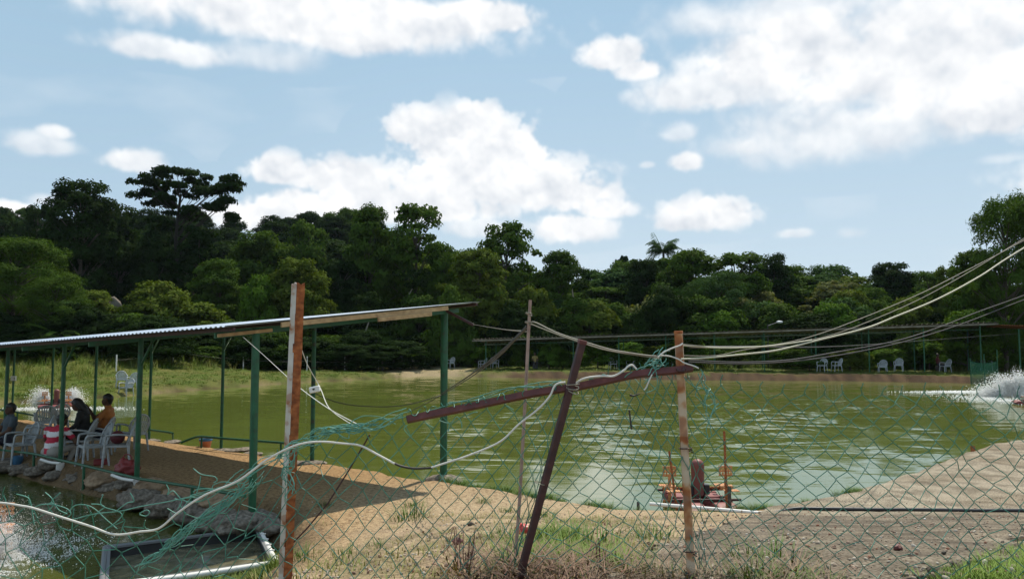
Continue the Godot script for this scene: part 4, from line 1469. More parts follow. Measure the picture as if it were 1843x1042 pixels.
func make_chair() -> Node3D:
	var o := thing("plastic_chair", "", "chair")
	o.set_meta("base", "plastic_chair")
	var st := MB.new()
	var grid := []
	for i in 9:
		var row := []
		for j in 9:
			var u := i / 8.0 - 0.5
			var w := j / 8.0 - 0.5
			row.append(Vector3(u * (0.46 - 0.06 * j / 8.0), 0.425 - 0.018 * cos(u * 3.0) * cos(w * 3.0) - 0.02 * (j / 8.0) + (0.012 if j == 0 else 0.0) * -1.0, -w * 0.44))
		grid.append(row)
	st.sheet(grid)
	var under := []
	for row in grid:
		var r2 := []
		for p in row:
			r2.append(p - Vector3(0, 0.012, 0))
		under.append(r2)
	st.sheet(under, null, Vector3.DOWN)
	for x: float in [-1.0, 1.0]:
		st.bar(Vector3(x * 0.222, 0.405, 0.21), Vector3(x * 0.195, 0.395, -0.21), 0.012, 0.045)
	st.bar(Vector3(-0.22, 0.405, 0.215), Vector3(0.22, 0.405, 0.215), 0.012, 0.05)
	st.bar(Vector3(-0.20, 0.395, -0.215), Vector3(0.20, 0.395, -0.215), 0.012, 0.05)
	put("seat", st, M.plastic, o)
	# a rounded, fan-shaped back with slots
	st = MB.new()
	var rim := []
	for i in 17:
		var a := PI * i / 16.0
		rim.append(Vector3(-cos(a) * 0.245, 0.58 + sin(a) * 0.265, -0.235 - 0.10 * sin(a)))
	rim.push_front(Vector3(-0.20, 0.42, -0.19))
	rim.push_back(Vector3(0.20, 0.42, -0.19))
	st.tube(rim, 0.022, -1, 8)
	for k in 9:
		var u := (k - 4) / 4.0
		var top := 0.58 + 0.262 * sqrt(maxf(0.0, 1.0 - pow(u * 0.225 / 0.245, 2.0)))
		var lean := -0.235 - 0.10 * (top - 0.58) / 0.265
		st.bar(Vector3(u * 0.17, 0.41, -0.205), Vector3(u * 0.225, top, lean - 0.01), 0.034, 0.008, Vector3(0, 0, 1))
	st.bar(Vector3(-0.225, 0.60, -0.243), Vector3(0.225, 0.60, -0.243), 0.03, 0.010)
	put("backrest", st, M.plastic, o)
	for x: float in [-1.0, 1.0]:
		st = MB.new()
		st.tube(smooth([Vector3(x * 0.243, 0.60, -0.24), Vector3(x * 0.262, 0.635, -0.08), Vector3(x * 0.268, 0.635, 0.12), Vector3(x * 0.255, 0.60, 0.20), Vector3(x * 0.245, 0.42, 0.22)], 4), 0.022, -1, 8)
		put("armrest", st, M.plastic, o)
		for z: float in [0.215, -0.205]:
			st = MB.new()
			var b := Vector3(x * 0.25, 0.0, z * 1.18)
			var t := Vector3(x * 0.21, 0.41, z)
			st.tube([b, t], 0.019, 0.030, 6)
			put("leg", st, M.plastic, o)
	return o


func stand(o: Node3D, at: Vector3) -> void:
	o.position = Vector3(at.x, land_at(at.x, at.z), at.z)


func chairs() -> void:
	var first := make_chair()
	# turn: 0 looks towards the camera
	var left := -PI / 2
	var list := [
		[Vector3(-10.77, 0.15, -17.578), left + 0.9, "white plastic chair nearest the left edge, seen from behind"],
		[Vector3(-10.639, 0.15, -17.926), left + 0.5, "white plastic chair behind the first green post from the left"],
		[Vector3(-12.255, 0.15, -21.06), left - 1.0, "white plastic chair turned sideways behind the group at the left"],
		[Vector3(-12.356, 0.15, -21.693), left - 0.6, "white plastic chair beside the pond rail left of the stooping angler"],
		[Vector3(-9.257, 0.15, -17.162), left + 0.25, "white plastic chair in which the person in black sits"],
		[Vector3(-9.096, 0.15, -17.578), left + 0.2, "white plastic chair in which the person in orange sits"],
		[Vector3(-8.513, 0.15, -16.312), left + 0.75, "empty white plastic chair right before the person in orange"],
		[Vector3(-8.029, 0.15, -16.312), left + 0.45, "white plastic chair holding the dark red ball"],
		[Vector3(-8.748, 0.15, -18.476), left - 0.5, "white plastic chair behind the one holding the dark red ball"],
		[Vector3(-19.298, 0.35, -39.961), -0.25, "front one of the three white chairs on the left bank"],
		[Vector3(-20.175, 0.42, -41.234), 0.5, "left one of the three white chairs on the left bank, half hidden"],
		[Vector3(-19.532, 0.45, -41.205), 0.15, "right one of the three white chairs on the left bank"],
		[Vector3(-5.279, 0.4, -68.072), -0.7, "lone white chair on the pale sand beside the thick green post"],
		[Vector3(-2.53, 0.45, -67.982), -1.2, "white chair on the far bank left of the crossing dark cables"],
		[Vector3(-1.489, 0.45, -67.982), 0.4, "white chair under the crossing dark cables on the far bank"],
		[Vector3(8.186, 0.55, -64.849), 0.2, "dim white chair on the far bank behind the leaning maroon post"],
		[Vector3(9.675, 0.55, -64.849), -0.5, "dim white chair on the far bank left of the right rusty post"],
		[Vector3(22.656, 0.6, -58.231), -0.75, "left chair of the far pair below the hanging cables"],
		[Vector3(23.708, 0.6, -58.231), -1.5, "side-on chair right of the far pair's left one"],
		[Vector3(27.069, 0.6, -58.231), -0.6, "left chair of the two matching chairs on the far bank"],
		[Vector3(28.244, 0.6, -58.231), -0.6, "right chair of the two matching chairs on the far bank"],
		[Vector3(31.645, 0.6, -58.231), -1.4, "white chair beside the far figure in dark red"],
		[Vector3(35.348, 0.6, -59.417), 0.1, "white chair facing the water beside the green net"],
	]
	for i in list.size():
		var o: Node3D = first
		if i > 0:
			o = copy(first, list[i][2], Vector3.ZERO, list[i][1], "white plastic chairs round the ponds")
		else:
			tag(o, list[0][2], "chair", "white plastic chairs round the ponds")
			o.rotation.y = list[0][1]
		stand(o, list[i][0])
		if i >= 12:
			o.scale = Vector3.ONE * 1.14
		if i < 9:   # greyer material stands in for the near roof's shade
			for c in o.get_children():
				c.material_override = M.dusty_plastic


# ---------------------------------------------------------------- people

# One continuous skin round bones [a, b, radius at a, radius at b, colour index], meshed as surface nets.
func skin_over(st: MB, bones: Array, cell: float, k: float, colors: Array, stripes := false) -> void:
	var lo := Vector3.ONE * 1e9
	var hi := Vector3.ONE * -1e9
	for b in bones:
		var r := maxf(b[2], b[3]) + k + cell * 2.0
		lo = lo.min(b[0] - Vector3.ONE * r).min(b[1] - Vector3.ONE * r)
		hi = hi.max(b[0] + Vector3.ONE * r).max(b[1] + Vector3.ONE * r)
	var dim := Vector3i(((hi - lo) / cell).ceil()) + Vector3i.ONE
	var sy := dim.x
	var sz := dim.x * dim.y
	var g := PackedFloat32Array()
	g.resize(sz * dim.z)
	g.fill(1.0)
	var nearest := PackedFloat32Array()
	nearest.resize(g.size())
	nearest.fill(9.0)
	var which := PackedInt32Array()
	which.resize(g.size())
	for b in bones:
		var a: Vector3 = b[0]
		var e: Vector3 = b[1] - a
		var ee := maxf(e.length_squared(), 1e-9)
		var r := maxf(b[2], b[3]) + k + cell * 2.0
		var p0 := Vector3i(((a.min(b[1]) - Vector3.ONE * r - lo) / cell).floor()).clamp(Vector3i.ZERO, dim - Vector3i.ONE)
		var p1 := Vector3i(((a.max(b[1]) + Vector3.ONE * r - lo) / cell).ceil()).clamp(Vector3i.ZERO, dim - Vector3i.ONE)
		for z in range(p0.z, p1.z + 1):
			for y in range(p0.y, p1.y + 1):
				for x in range(p0.x, p1.x + 1):
					var q := lo + Vector3(x, y, z) * cell - a
					var t := clampf(q.dot(e) / ee, 0.0, 1.0)
					var dist: float = (q - e * t).length() - lerpf(b[2], b[3], t)
					var i := x + y * sy + z * sz
					if dist < nearest[i]:
						nearest[i] = dist
						which[i] = b[4]
					var o := g[i]
					var h := maxf(k - absf(o - dist), 0.0) / k
					g[i] = minf(o, dist) - h * h * k * 0.25
	var at := {}
	for z in dim.z - 1:
		for y in dim.y - 1:
			for x in dim.x - 1:
				var i := x + y * sy + z * sz
				var v0 := g[i]
				var v1 := g[i + 1]
				var v2 := g[i + sy]
				var v3 := g[i + sy + 1]
				var v4 := g[i + sz]
				var v5 := g[i + sz + 1]
				var v6 := g[i + sz + sy]
				var v7 := g[i + sz + sy + 1]
				var neg := int(v0 < 0) + int(v1 < 0) + int(v2 < 0) + int(v3 < 0) + int(v4 < 0) + int(v5 < 0) + int(v6 < 0) + int(v7 < 0)
				if neg == 0 or neg == 8:
					continue
				var v := [v0, v1, v2, v3, v4, v5, v6, v7]
				var sum := Vector3.ZERO
				var cnt := 0
				for ed in [[0, 1], [2, 3], [4, 5], [6, 7], [0, 2], [1, 3], [4, 6], [5, 7], [0, 4], [1, 5], [2, 6], [3, 7]]:
					var a0: float = v[ed[0]]
					var b0: float = v[ed[1]]
					if (a0 < 0.0) != (b0 < 0.0):
						var f := a0 / (a0 - b0)
						var pa := Vector3(ed[0] & 1, (ed[0] >> 1) & 1, ed[0] >> 2)
						var pb := Vector3(ed[1] & 1, (ed[1] >> 1) & 1, ed[1] >> 2)
						sum += pa.lerp(pb, f)
						cnt += 1
				var p := lo + (Vector3(x, y, z) + sum / cnt) * cell
				var nn := Vector3(v1 + v3 + v5 + v7 - v0 - v2 - v4 - v6, v2 + v3 + v6 + v7 - v0 - v1 - v4 - v5, v4 + v5 + v6 + v7 - v0 - v1 - v2 - v3)
				var c: int = which[i]
				st.ink = colors[c]
				if stripes and c == 1:
					st.ink = Color(0.66, 0.64, 0.65) if fposmod(p.y * 1.0 - p.z * 0.25 - 0.03, 0.205) < 0.095 else Color(0.42, 0.018, 0.045)
				at[i] = st.vert(p, nn.normalized())
	for z in range(1, dim.z - 1):
		for y in range(1, dim.y - 1):
			for x in range(1, dim.x - 1):
				var i := x + y * sy + z * sz
				var s := g[i] < 0.0
				if s != (g[i + 1] < 0.0):
					net_quad(st, at, i, i - sy, i - sy - sz, i - sz)
				if s != (g[i + sy] < 0.0):
					net_quad(st, at, i, i - 1, i - 1 - sz, i - sz)
				if s != (g[i + sz] < 0.0):
					net_quad(st, at, i, i - 1, i - 1 - sy, i - sy)


func net_quad(st: MB, at: Dictionary, a: int, b: int, c: int, d: int) -> void:
	if at.has(a) and at.has(b) and at.has(c) and at.has(d):
		st.tri(at[a], at[b], at[c])
		st.tri(at[a], at[c], at[d])


func hand(st: MB, wrist: Vector3, to: Vector3, palm_side: Vector3, curl: float, colors: Array) -> void:
	var f := to.normalized()
	var n := (palm_side - f * palm_side.dot(f)).normalized()   # the way the palm faces
	var s := f.cross(n)
	var bones := [[wrist, wrist + f * 0.045, 0.024, 0.026, 0], [wrist + f * 0.05 - s * 0.022, wrist + f * 0.085 - s * 0.026, 0.014, 0.011, 0], [wrist + f * 0.05 + s * 0.018, wrist + f * 0.085 + s * 0.024, 0.014, 0.011, 0], [wrist + f * 0.05, wrist + f * 0.088, 0.016, 0.012, 0]]
	for k in 4:
		var u := (k - 1.5) * 0.0195
		var l: float = [0.068, 0.078, 0.074, 0.058][k]
		var p := wrist + f * 0.088 + s * u
		var way := f
		for j in 3:
			way = (way + n * curl * (0.55 + 0.25 * j)).normalized()
			var q: Vector3 = p + way * l * [0.45, 0.31, 0.24][j]
			bones.append([p, q, 0.0092 - j * 0.0008, 0.0086 - j * 0.0008, 0])
			p = q
	var th := wrist + f * 0.03 - s * 0.022
	var t1 := th + (f * 0.6 - s * 0.75 + n * 0.35).normalized() * 0.042
	bones.append([th, t1, 0.014, 0.0105, 0])
	bones.append([t1, t1 + (f * 0.85 - s * 0.2 + n * 0.55).normalized() * 0.034, 0.0105, 0.009, 0])
	skin_over(st, bones, 0.0058, 0.006, colors)


func figure(label: String, at: Vector3, turn: float, j: Dictionary, colors: Array, cell := 0.017, stripes := false, long_hair := false, long_sleeves := false) -> Node3D:
	var o := thing("person", label, "person", at, turn)
	var hip: Vector3 = j.hip
	var chest: Vector3 = j.chest
	var neck: Vector3 = j.neck
	var face: Vector3 = j.face.normalized()
	var head: Vector3 = neck + j.up * 0.135 + face * 0.02
	var up: Vector3 = j.up
	var side := up.cross(face).normalized()   # the person's left
	var waist := hip.lerp(chest, 0.45) - face * 0.01
	var across: Vector3 = j.shoulder_l - j.shoulder_r
	across = across.normalized()
	var bones := [
		[hip - across * 0.07, hip + across * 0.07, 0.125, 0.125, 2], [hip, waist, 0.13, 0.125, 1], [waist - across * 0.045, waist + across * 0.045, 0.112, 0.112, 1], [waist, chest, 0.125, 0.13, 1],
		[chest - across * 0.07, chest + across * 0.07, 0.118, 0.118, 1], [chest, neck - up * 0.02, 0.11, 0.065, 1], [j.shoulder_l, j.shoulder_r, 0.062, 0.062, 1],
		[neck - up * 0.02, neck + up * 0.06, 0.056, 0.052, 0],
		[head - up * 0.045 + face * 0.022, head + up * 0.045 - face * 0.012, 0.066, 0.088, 0], [head - up * 0.082 + face * 0.058, head - up * 0.02 + face * 0.045, 0.034, 0.048, 0],
		[head + face * 0.088 + up * 0.005, head + face * 0.108 - up * 0.025, 0.011, 0.015, 0], [head + face * 0.088 - up * 0.062 - side * 0.014, head + face * 0.088 - up * 0.062 + side * 0.014, 0.012, 0.012, 4],
	]
	for s: float in [-1.0, 1.0]:
		bones.append([head + side * s * 0.086 + up * 0.018, head + side * s * 0.088 - up * 0.026, 0.017, 0.012, 0])
		bones.append([head + side * s * 0.033 + face * 0.083 + up * 0.012, head + side * s * 0.033 + face * 0.084 + up * 0.012, 0.011, 0.011, 5])
		var e := "l" if s > 0 else "r"
		var hp := hip + across * 0.095 * s
		var kn: Vector3 = j["knee_" + e]
		var an: Vector3 = j["ankle_" + e]
		bones.append([hp, kn, 0.092, 0.063, 2])
		bones.append([kn, kn.lerp(an, 0.35), 0.062, 0.058, 2])
		bones.append([kn.lerp(an, 0.35), an, 0.057, 0.040, 2])
		var toe: Vector3 = j.toe
		bones.append([an - Vector3(0, 0.035, 0) - toe * 0.04, an - Vector3(0, 0.05, 0) + toe * 0.15, 0.038, 0.030, 3])
		var sh: Vector3 = j["shoulder_" + e]
		var el: Vector3 = j["elbow_" + e]
		var wr: Vector3 = j["wrist_" + e]
		bones.append([sh, sh.lerp(el, 0.6), 0.060, 0.054, 1])
		bones.append([sh.lerp(el, 0.6), el, 0.047, 0.041, 1 if long_sleeves else 0])
		bones.append([el, wr, 0.042, 0.028, 1 if long_sleeves else 0])
	var st := MB.new()
	skin_over(st, bones, cell, 0.03, colors, stripes)
	if cell < 0.03:
		for e in ["l", "r"]:
			hand(st, j["wrist_" + e], j["hand_" + e], j["palm_" + e], j["curl_" + e], colors)
	put("body", st, M.body, o)
	var hr := MB.new()
	var hb := [[head + up * 0.052 - face * 0.018, head + up * 0.040 - face * 0.042, 0.090, 0.088, 0], [head - face * 0.05 + up * 0.01, head - face * 0.052 - up * 0.045, 0.072, 0.055, 0], [head + up * 0.072 + face * 0.03, head + up * 0.085 - face * 0.02, 0.058, 0.066, 0]]
	if long_hair:
		hb.append([head - face * 0.06 - up * 0.02, head - face * 0.085 - up * 0.15, 0.082, 0.075, 0])
		hb.append([head - face * 0.085 - up * 0.14, head - face * 0.11 - up * 0.27, 0.075, 0.05, 0])
		hb.append([head + up * 0.02 + side * 0.07, head - up * 0.1 - face * 0.03 + side * 0.075, 0.035, 0.03, 0])
		hb.append([head + up * 0.02 - side * 0.07, head - up * 0.1 - face * 0.03 - side * 0.075, 0.035, 0.03, 0])
	skin_over(hr, hb, minf(cell, 0.013), 0.02, [Color.WHITE])
	put("hair", hr, M.hair, o)
	return o


func sitting() -> Dictionary:
	return {"hip": Vector3(0, 0.52, -0.02), "chest": Vector3(0, 0.90, -0.10), "neck": Vector3(0, 1.08, -0.11), "up": Vector3(0, 1, 0.05).normalized(), "face": Vector3(0, -0.05, 1),
		"shoulder_l": Vector3(0.175, 1.0, -0.11), "shoulder_r": Vector3(-0.175, 1.0, -0.11), "elbow_l": Vector3(0.24, 0.75, 0.02), "elbow_r": Vector3(-0.24, 0.75, 0.02),
		"wrist_l": Vector3(0.13, 0.63, 0.22), "wrist_r": Vector3(-0.13, 0.63, 0.22), "hand_l": Vector3(-0.3, -0.15, 1), "hand_r": Vector3(0.3, -0.15, 1), "palm_l": Vector3(0, -1, 0), "palm_r": Vector3(0, -1, 0), "curl_l": 0.35, "curl_r": 0.35,
		"knee_l": Vector3(0.13, 0.52, 0.40), "knee_r": Vector3(-0.12, 0.52, 0.40), "ankle_l": Vector3(0.12, 0.09, 0.42), "ankle_r": Vector3(-0.12, 0.09, 0.38), "toe": Vector3(0, 0, 1)}


func people() -> void:
	var dark_skin := Color(0.075, 0.038, 0.022)
	var left := -PI / 2
	# raised hand, orange top, looking left
	var j := sitting()
	j.elbow_r = Vector3(-0.22, 0.82, 0.14)
	j.wrist_r = Vector3(-0.17, 1.03, 0.24)
	j.hand_r = Vector3(0.1, 0.75, 0.55)
	j.palm_r = Vector3(0.6, 0.1, 0.6)
	j.curl_r = 0.6
	j.hip.z = -0.08
	j.chest = Vector3(0, 0.90, -0.20)
	j.neck = Vector3(0, 1.09, -0.20)
	j.shoulder_l.z = -0.21
	j.shoulder_r.z = -0.21
	var a := Vector3(-9.084, 0.15, -17.578)
	figure("person in an orange top sitting in a white chair with a hand raised", Vector3(a.x, land_at(a.x, a.z), a.z), left + 0.2, j, [dark_skin, Color(0.36, 0.13, 0.035), Color(0.03, 0.035, 0.055), Color(0.05, 0.05, 0.05), Color(0.10, 0.035, 0.03), Color(0.01, 0.01, 0.01)])
	# black clothes, long hair, head bent
	j = sitting()
	j.hip.z = -0.06
	j.chest = Vector3(0, 0.88, -0.05)
	j.neck = Vector3(0, 1.04, 0.0)
	j.up = Vector3(0, 0.9, 0.42).normalized()
	j.face = Vector3(0, -0.45, 1)
	j.shoulder_l = Vector3(0.18, 0.97, -0.03)
	j.shoulder_r = Vector3(-0.18, 0.97, -0.03)
	a = Vector3(-9.245, 0.15, -17.162)
	figure("person in black with long hair sitting bent forward in a white chair", Vector3(a.x, land_at(a.x, a.z), a.z), left + 0.25, j, [dark_skin, Color(0.012, 0.012, 0.014), Color(0.03, 0.028, 0.026), Color(0.03, 0.03, 0.03), Color(0.10, 0.035, 0.03), Color(0.01, 0.01, 0.01)], 0.017, false, true, true)
	# red and white stripes, sitting low at the edge with the back to us
	j = sitting()
	j.hip = Vector3(0, 0.32, 0)
	j.chest = Vector3(0, 0.66, 0.10)
	j.neck = Vector3(0, 0.83, 0.17)
	j.up = Vector3(0, 0.93, 0.30).normalized()
	j.face = Vector3(0, -0.35, 1)
	j.shoulder_l = Vector3(0.215, 0.77, 0.11)
	j.shoulder_r = Vector3(-0.215, 0.77, 0.11)
	j.elbow_l = Vector3(0.36, 0.54, 0.20)
	j.elbow_r = Vector3(-0.36, 0.52, 0.22)
	j.wrist_l = Vector3(0.30, 0.44, 0.44)
	j.wrist_r = Vector3(-0.16, 0.40, 0.46)
	j.knee_l = Vector3(0.20, 0.44, 0.38)
	j.knee_r = Vector3(-0.20, 0.44, 0.38)
	j.ankle_l = Vector3(0.16, 0.09, 0.24)
	j.ankle_r = Vector3(-0.16, 0.09, 0.24)
	a = Vector3(-9.634, 0.1, -16.793)
	figure("person in a red and white striped shirt squatting with the back to us", Vector3(a.x, land_at(a.x, a.z) + 0.0, a.z), PI - 0.30, j, [Color(0.11, 0.055, 0.032), Color(0.42, 0.018, 0.045), Color(0.30, 0.28, 0.25), Color(0.05, 0.05, 0.05), Color(0.10, 0.035, 0.03), Color(0.01, 0.01, 0.01)], 0.017, true).scale = Vector3(1.12, 1.0, 1.1)
	var stool := MB.new()
	stool.rock(Vector3(a.x - 0.02, land_at(a.x, a.z) + 0.08, a.z), Vector3(0.24, 0.15, 0.22), soil, 9.0, 0.15)
	tag(put("boulder", stool, M.stone), "low boulder under the person in the striped shirt", "boulder", "boulders along the small pond")
	# someone at the very edge, mostly behind the first post
	j = sitting()
	a = Vector3(-11.332, 0.15, -17.926)
	figure("person in grey cut by the left edge, sitting behind the outermost green post", Vector3(a.x, land_at(a.x, a.z), a.z), left + 0.9, j, [dark_skin, Color(0.05, 0.065, 0.075), Color(0.03, 0.03, 0.04), Color(0.04, 0.04, 0.04), Color(0.10, 0.035, 0.03), Color(0.01, 0.01, 0.01)], 0.02)
	# two far figures
	j = sitting()
	a = Vector3(1.876, 0.5, -65.005)
	figure("tiny far figure in a yellowish shirt and black trousers behind the wooden stake", Vector3(a.x, land_at(a.x, a.z), a.z), 0.1, j, [dark_skin, Color(0.20, 0.15, 0.05), Color(0.012, 0.012, 0.014), Color(0.02, 0.02, 0.02), Color(0.10, 0.035, 0.03), Color(0.01, 0.01, 0.01)], 0.034)
	var seat := MB.new()
	seat.box(Vector3(a.x, land_at(a.x, a.z) + 0.2, a.z - 0.05), Vector3(0.4, 0.42, 0.36), Basis.IDENTITY, 0.02)
	tag(put("fishing_box", seat, M.dark_cable), "dark box on which the far figure in the yellowish shirt sits", "box")
	j = sitting()
	a = Vector3(31.836, 0.6, -59.417)
	figure("tiny far figure in dark red sitting in the shade of the far shelter", Vector3(a.x, land_at(a.x, a.z), a.z), 0.9, j, [dark_skin, Color(0.10, 0.014, 0.016), Color(0.02, 0.02, 0.03), Color(0.02, 0.02, 0.02), Color(0.10, 0.035, 0.03), Color(0.01, 0.01, 0.01)], 0.034)
	var stool2 := MB.new()
	stool2.box(Vector3(a.x, land_at(a.x, a.z) + 0.2, a.z - 0.03), Vector3(0.38, 0.42, 0.36), Basis.IDENTITY, 0.02)
	tag(put("stool", stool2, M.dark_cable), "dark stool under the far figure in dark red", "stool")


# ---------------------------------------------------------------- paddle-wheel aerators and spray

func wheel(parent: Node3D, x: float, mat: Material) -> void:
	var st := MB.new()
	st.tube([Vector3(x - 0.10, 0.30, 0), Vector3(x + 0.10, 0.30, 0)], 0.045, -1, 10)
	put("hub", st, M.paddle, parent)
	for k in 4:
		var a := TAU * k / 4 + PI / 2
		var o := Vector3(0, sin(a), cos(a))
		var t := Vector3(0, cos(a), -sin(a))
		var b := Basis(Vector3.RIGHT, o, Vector3.RIGHT.cross(o))
		st = MB.new()
		st.bar(Vector3(x, 0.30, 0) + o * 0.03, Vector3(x, 0.30, 0) + o * 0.2, 0.05, 0.014, t)
		# the paddle: two cross strips and a row of fingers with slots between them
		for q: float in [0.20, 0.265, 0.33]:
			st.box(Vector3(x, 0.30, 0) + o * q, Vector3(0.23, 0.032, 0.012), b)
		for f in 5:
			st.box(Vector3(x + (f - 2) * 0.046, 0.30, 0) + o * 0.265, Vector3(0.026, 0.15, 0.010), b)
		put("paddle", st, mat, parent)


func make_aerator(wide := 0.46) -> Node3D:
	var o := thing("paddle_aerator", "", "aerator")
	o.set_meta("base", "paddle_aerator")
	for x: float in [-0.30, 0.20]:
		var st := MB.new()
		var grid := []
		for i in 13:
			var row := []
			var f := i / 12.0 * 2.0 - 1.0
			var k := sqrt(maxf(0.0, 1.0 - pow(absf(f), 5.0)))
			for j in 13:
				var a := TAU * j / 12.0
				var c := Vector2(signf(cos(a)) * pow(absf(cos(a)), 0.4), signf(sin(a)) * pow(absf(sin(a)), 0.4))
				row.append(Vector3(x + 0.05 + c.x * 0.19 * (0.6 + 0.4 * k), 0.05 + c.y * 0.10 * k + 0.05 * absf(f) * absf(f), f * 0.78))
			grid.append(row)
		st.sheet(grid, Vector3(x + 0.05, 0.05, 0))
		put("float", st, M.red_float, o)
		for z: float in [-0.4, 0.0, 0.4]:   # ribs across the float
			st = MB.new()
			st.box(Vector3(x + 0.05, 0.155, z), Vector3(0.34, 0.03, 0.10), Basis.IDENTITY, 0.012)
			put("rib", st, M.red_float, o)
	var st := MB.new()
	for z: float in [-0.45, 0.45]:
		st.bar(Vector3(-0.55, 0.19, z), Vector3(0.55, 0.19, z), 0.035, 0.035)
	for x: float in [-0.08, 0.08]:
		st.bar(Vector3(x, 0.19, -0.45), Vector3(x, 0.19, 0.45), 0.03, 0.03)
	put("frame", st, M.dark_maroon, o)
	st = MB.new()
	st.tube([Vector3(-wide - 0.12, 0.30, 0), Vector3(wide + 0.12, 0.30, 0)], 0.018, -1, 8)
	put("shaft", st, M.rust, o)
	# the upright motor under its round-topped cover
	st = MB.new()
	var prof := [Vector2(0.0, 0.16), Vector2(0.11, 0.16), Vector2(0.11, 0.20), Vector2(0.10, 0.22)]
	prof.append(Vector2(0.105, 0.60))
	for k in 7:
		var a := PI / 2 * k / 6.0
		prof.append(Vector2(0.105 * cos(a) + 0.001, 0.66 + 0.10 * sin(a)))
	st.lathe(Vector3.ZERO, prof, 20)
	put("motor_cover", st, M.motor_red, o)
	st = MB.new()
	for s: float in [-1.0, 1.0]:
		st.box(Vector3(s * 0.13, 0.28, 0.0), Vector3(0.09, 0.16, 0.14), Basis.IDENTITY, 0.01)
	put("gearbox", st, M.liner, o)
	wheel(o, -wide, M.paddle)
	wheel(o, wide, M.paddle)
	return o


func droplets(called: String, label: String, spots: Array, size: Array) -> void:
	var st := MB.new()
	st.face([Vector3(1, 0, 0), Vector3(0, 1, 0), Vector3(0, 0, 1)], Vector3(1, 1, 1).normalized())
	st = MB.new()
	var tips := [Vector3.RIGHT, Vector3.LEFT, Vector3.UP * 1.3, Vector3.DOWN * 1.3, Vector3.BACK, Vector3.FORWARD]
	for p: Vector3 in tips:
		st.vert(p, p.normalized())
	for x in [0, 1]:
		for y in [2, 3]:
			for z in [4, 5]:
				st.tri(x, y, z)
	var all := []
	for i in spots.size():
		all.append(Transform3D(Basis(any_way(), rnd(0, TAU)).scaled(Vector3.ONE * size[i]), spots[i]))
	scatter(called, st.mesh(M.spray), all, label, "spray")


func fling(n: int, from: Vector3, way: Vector3, wild: float, speed: float, small: float, big: float, spots: Array, size: Array) -> void:
	for i in n:
		var v := (way + any_way() * wild * sqrt(rng.randf())) * speed * sqrt(rnd(0.1, 1.0))
		var life := (v.y + sqrt(maxf(0.0, v.y * v.y + 19.6 * maxf(0.02, from.y)))) / 9.8
		var t := life * pow(rng.randf(), 0.8)
		var p := from + any_way() * 0.12 + v * t + Vector3(0, -4.9 * t * t, 0)
		if p.y < -0.18:
			continue
		spots.append(p)
		size.append(lerpf(small, big, pow(rng.randf(), 3.0)))


func foam(called: String, label: String, at: Vector3, long: Vector3, wide: Vector3, n: int, big: float) -> void:
	var spots := []
	var size := []
	for i in n:
		var a := (rnd(-1, 1) + rnd(-1, 1) + rnd(-1, 1)) * 0.6
		var b := (rnd(-1, 1) + rnd(-1, 1) + rnd(-1, 1)) * 0.6
		var q := at + long * a + wide * b
		if soil.get_noise_2d(q.x * 3.0, q.z * 3.0) + rnd(-0.3, 0.3) < -0.12 + 0.25 * absf(a):
			continue
		spots.append(q + Vector3(0, rnd(0.0, 0.02), 0))
		size.append(rnd(0.3, 1.0) * big)
	droplets(called, label, spots, size)


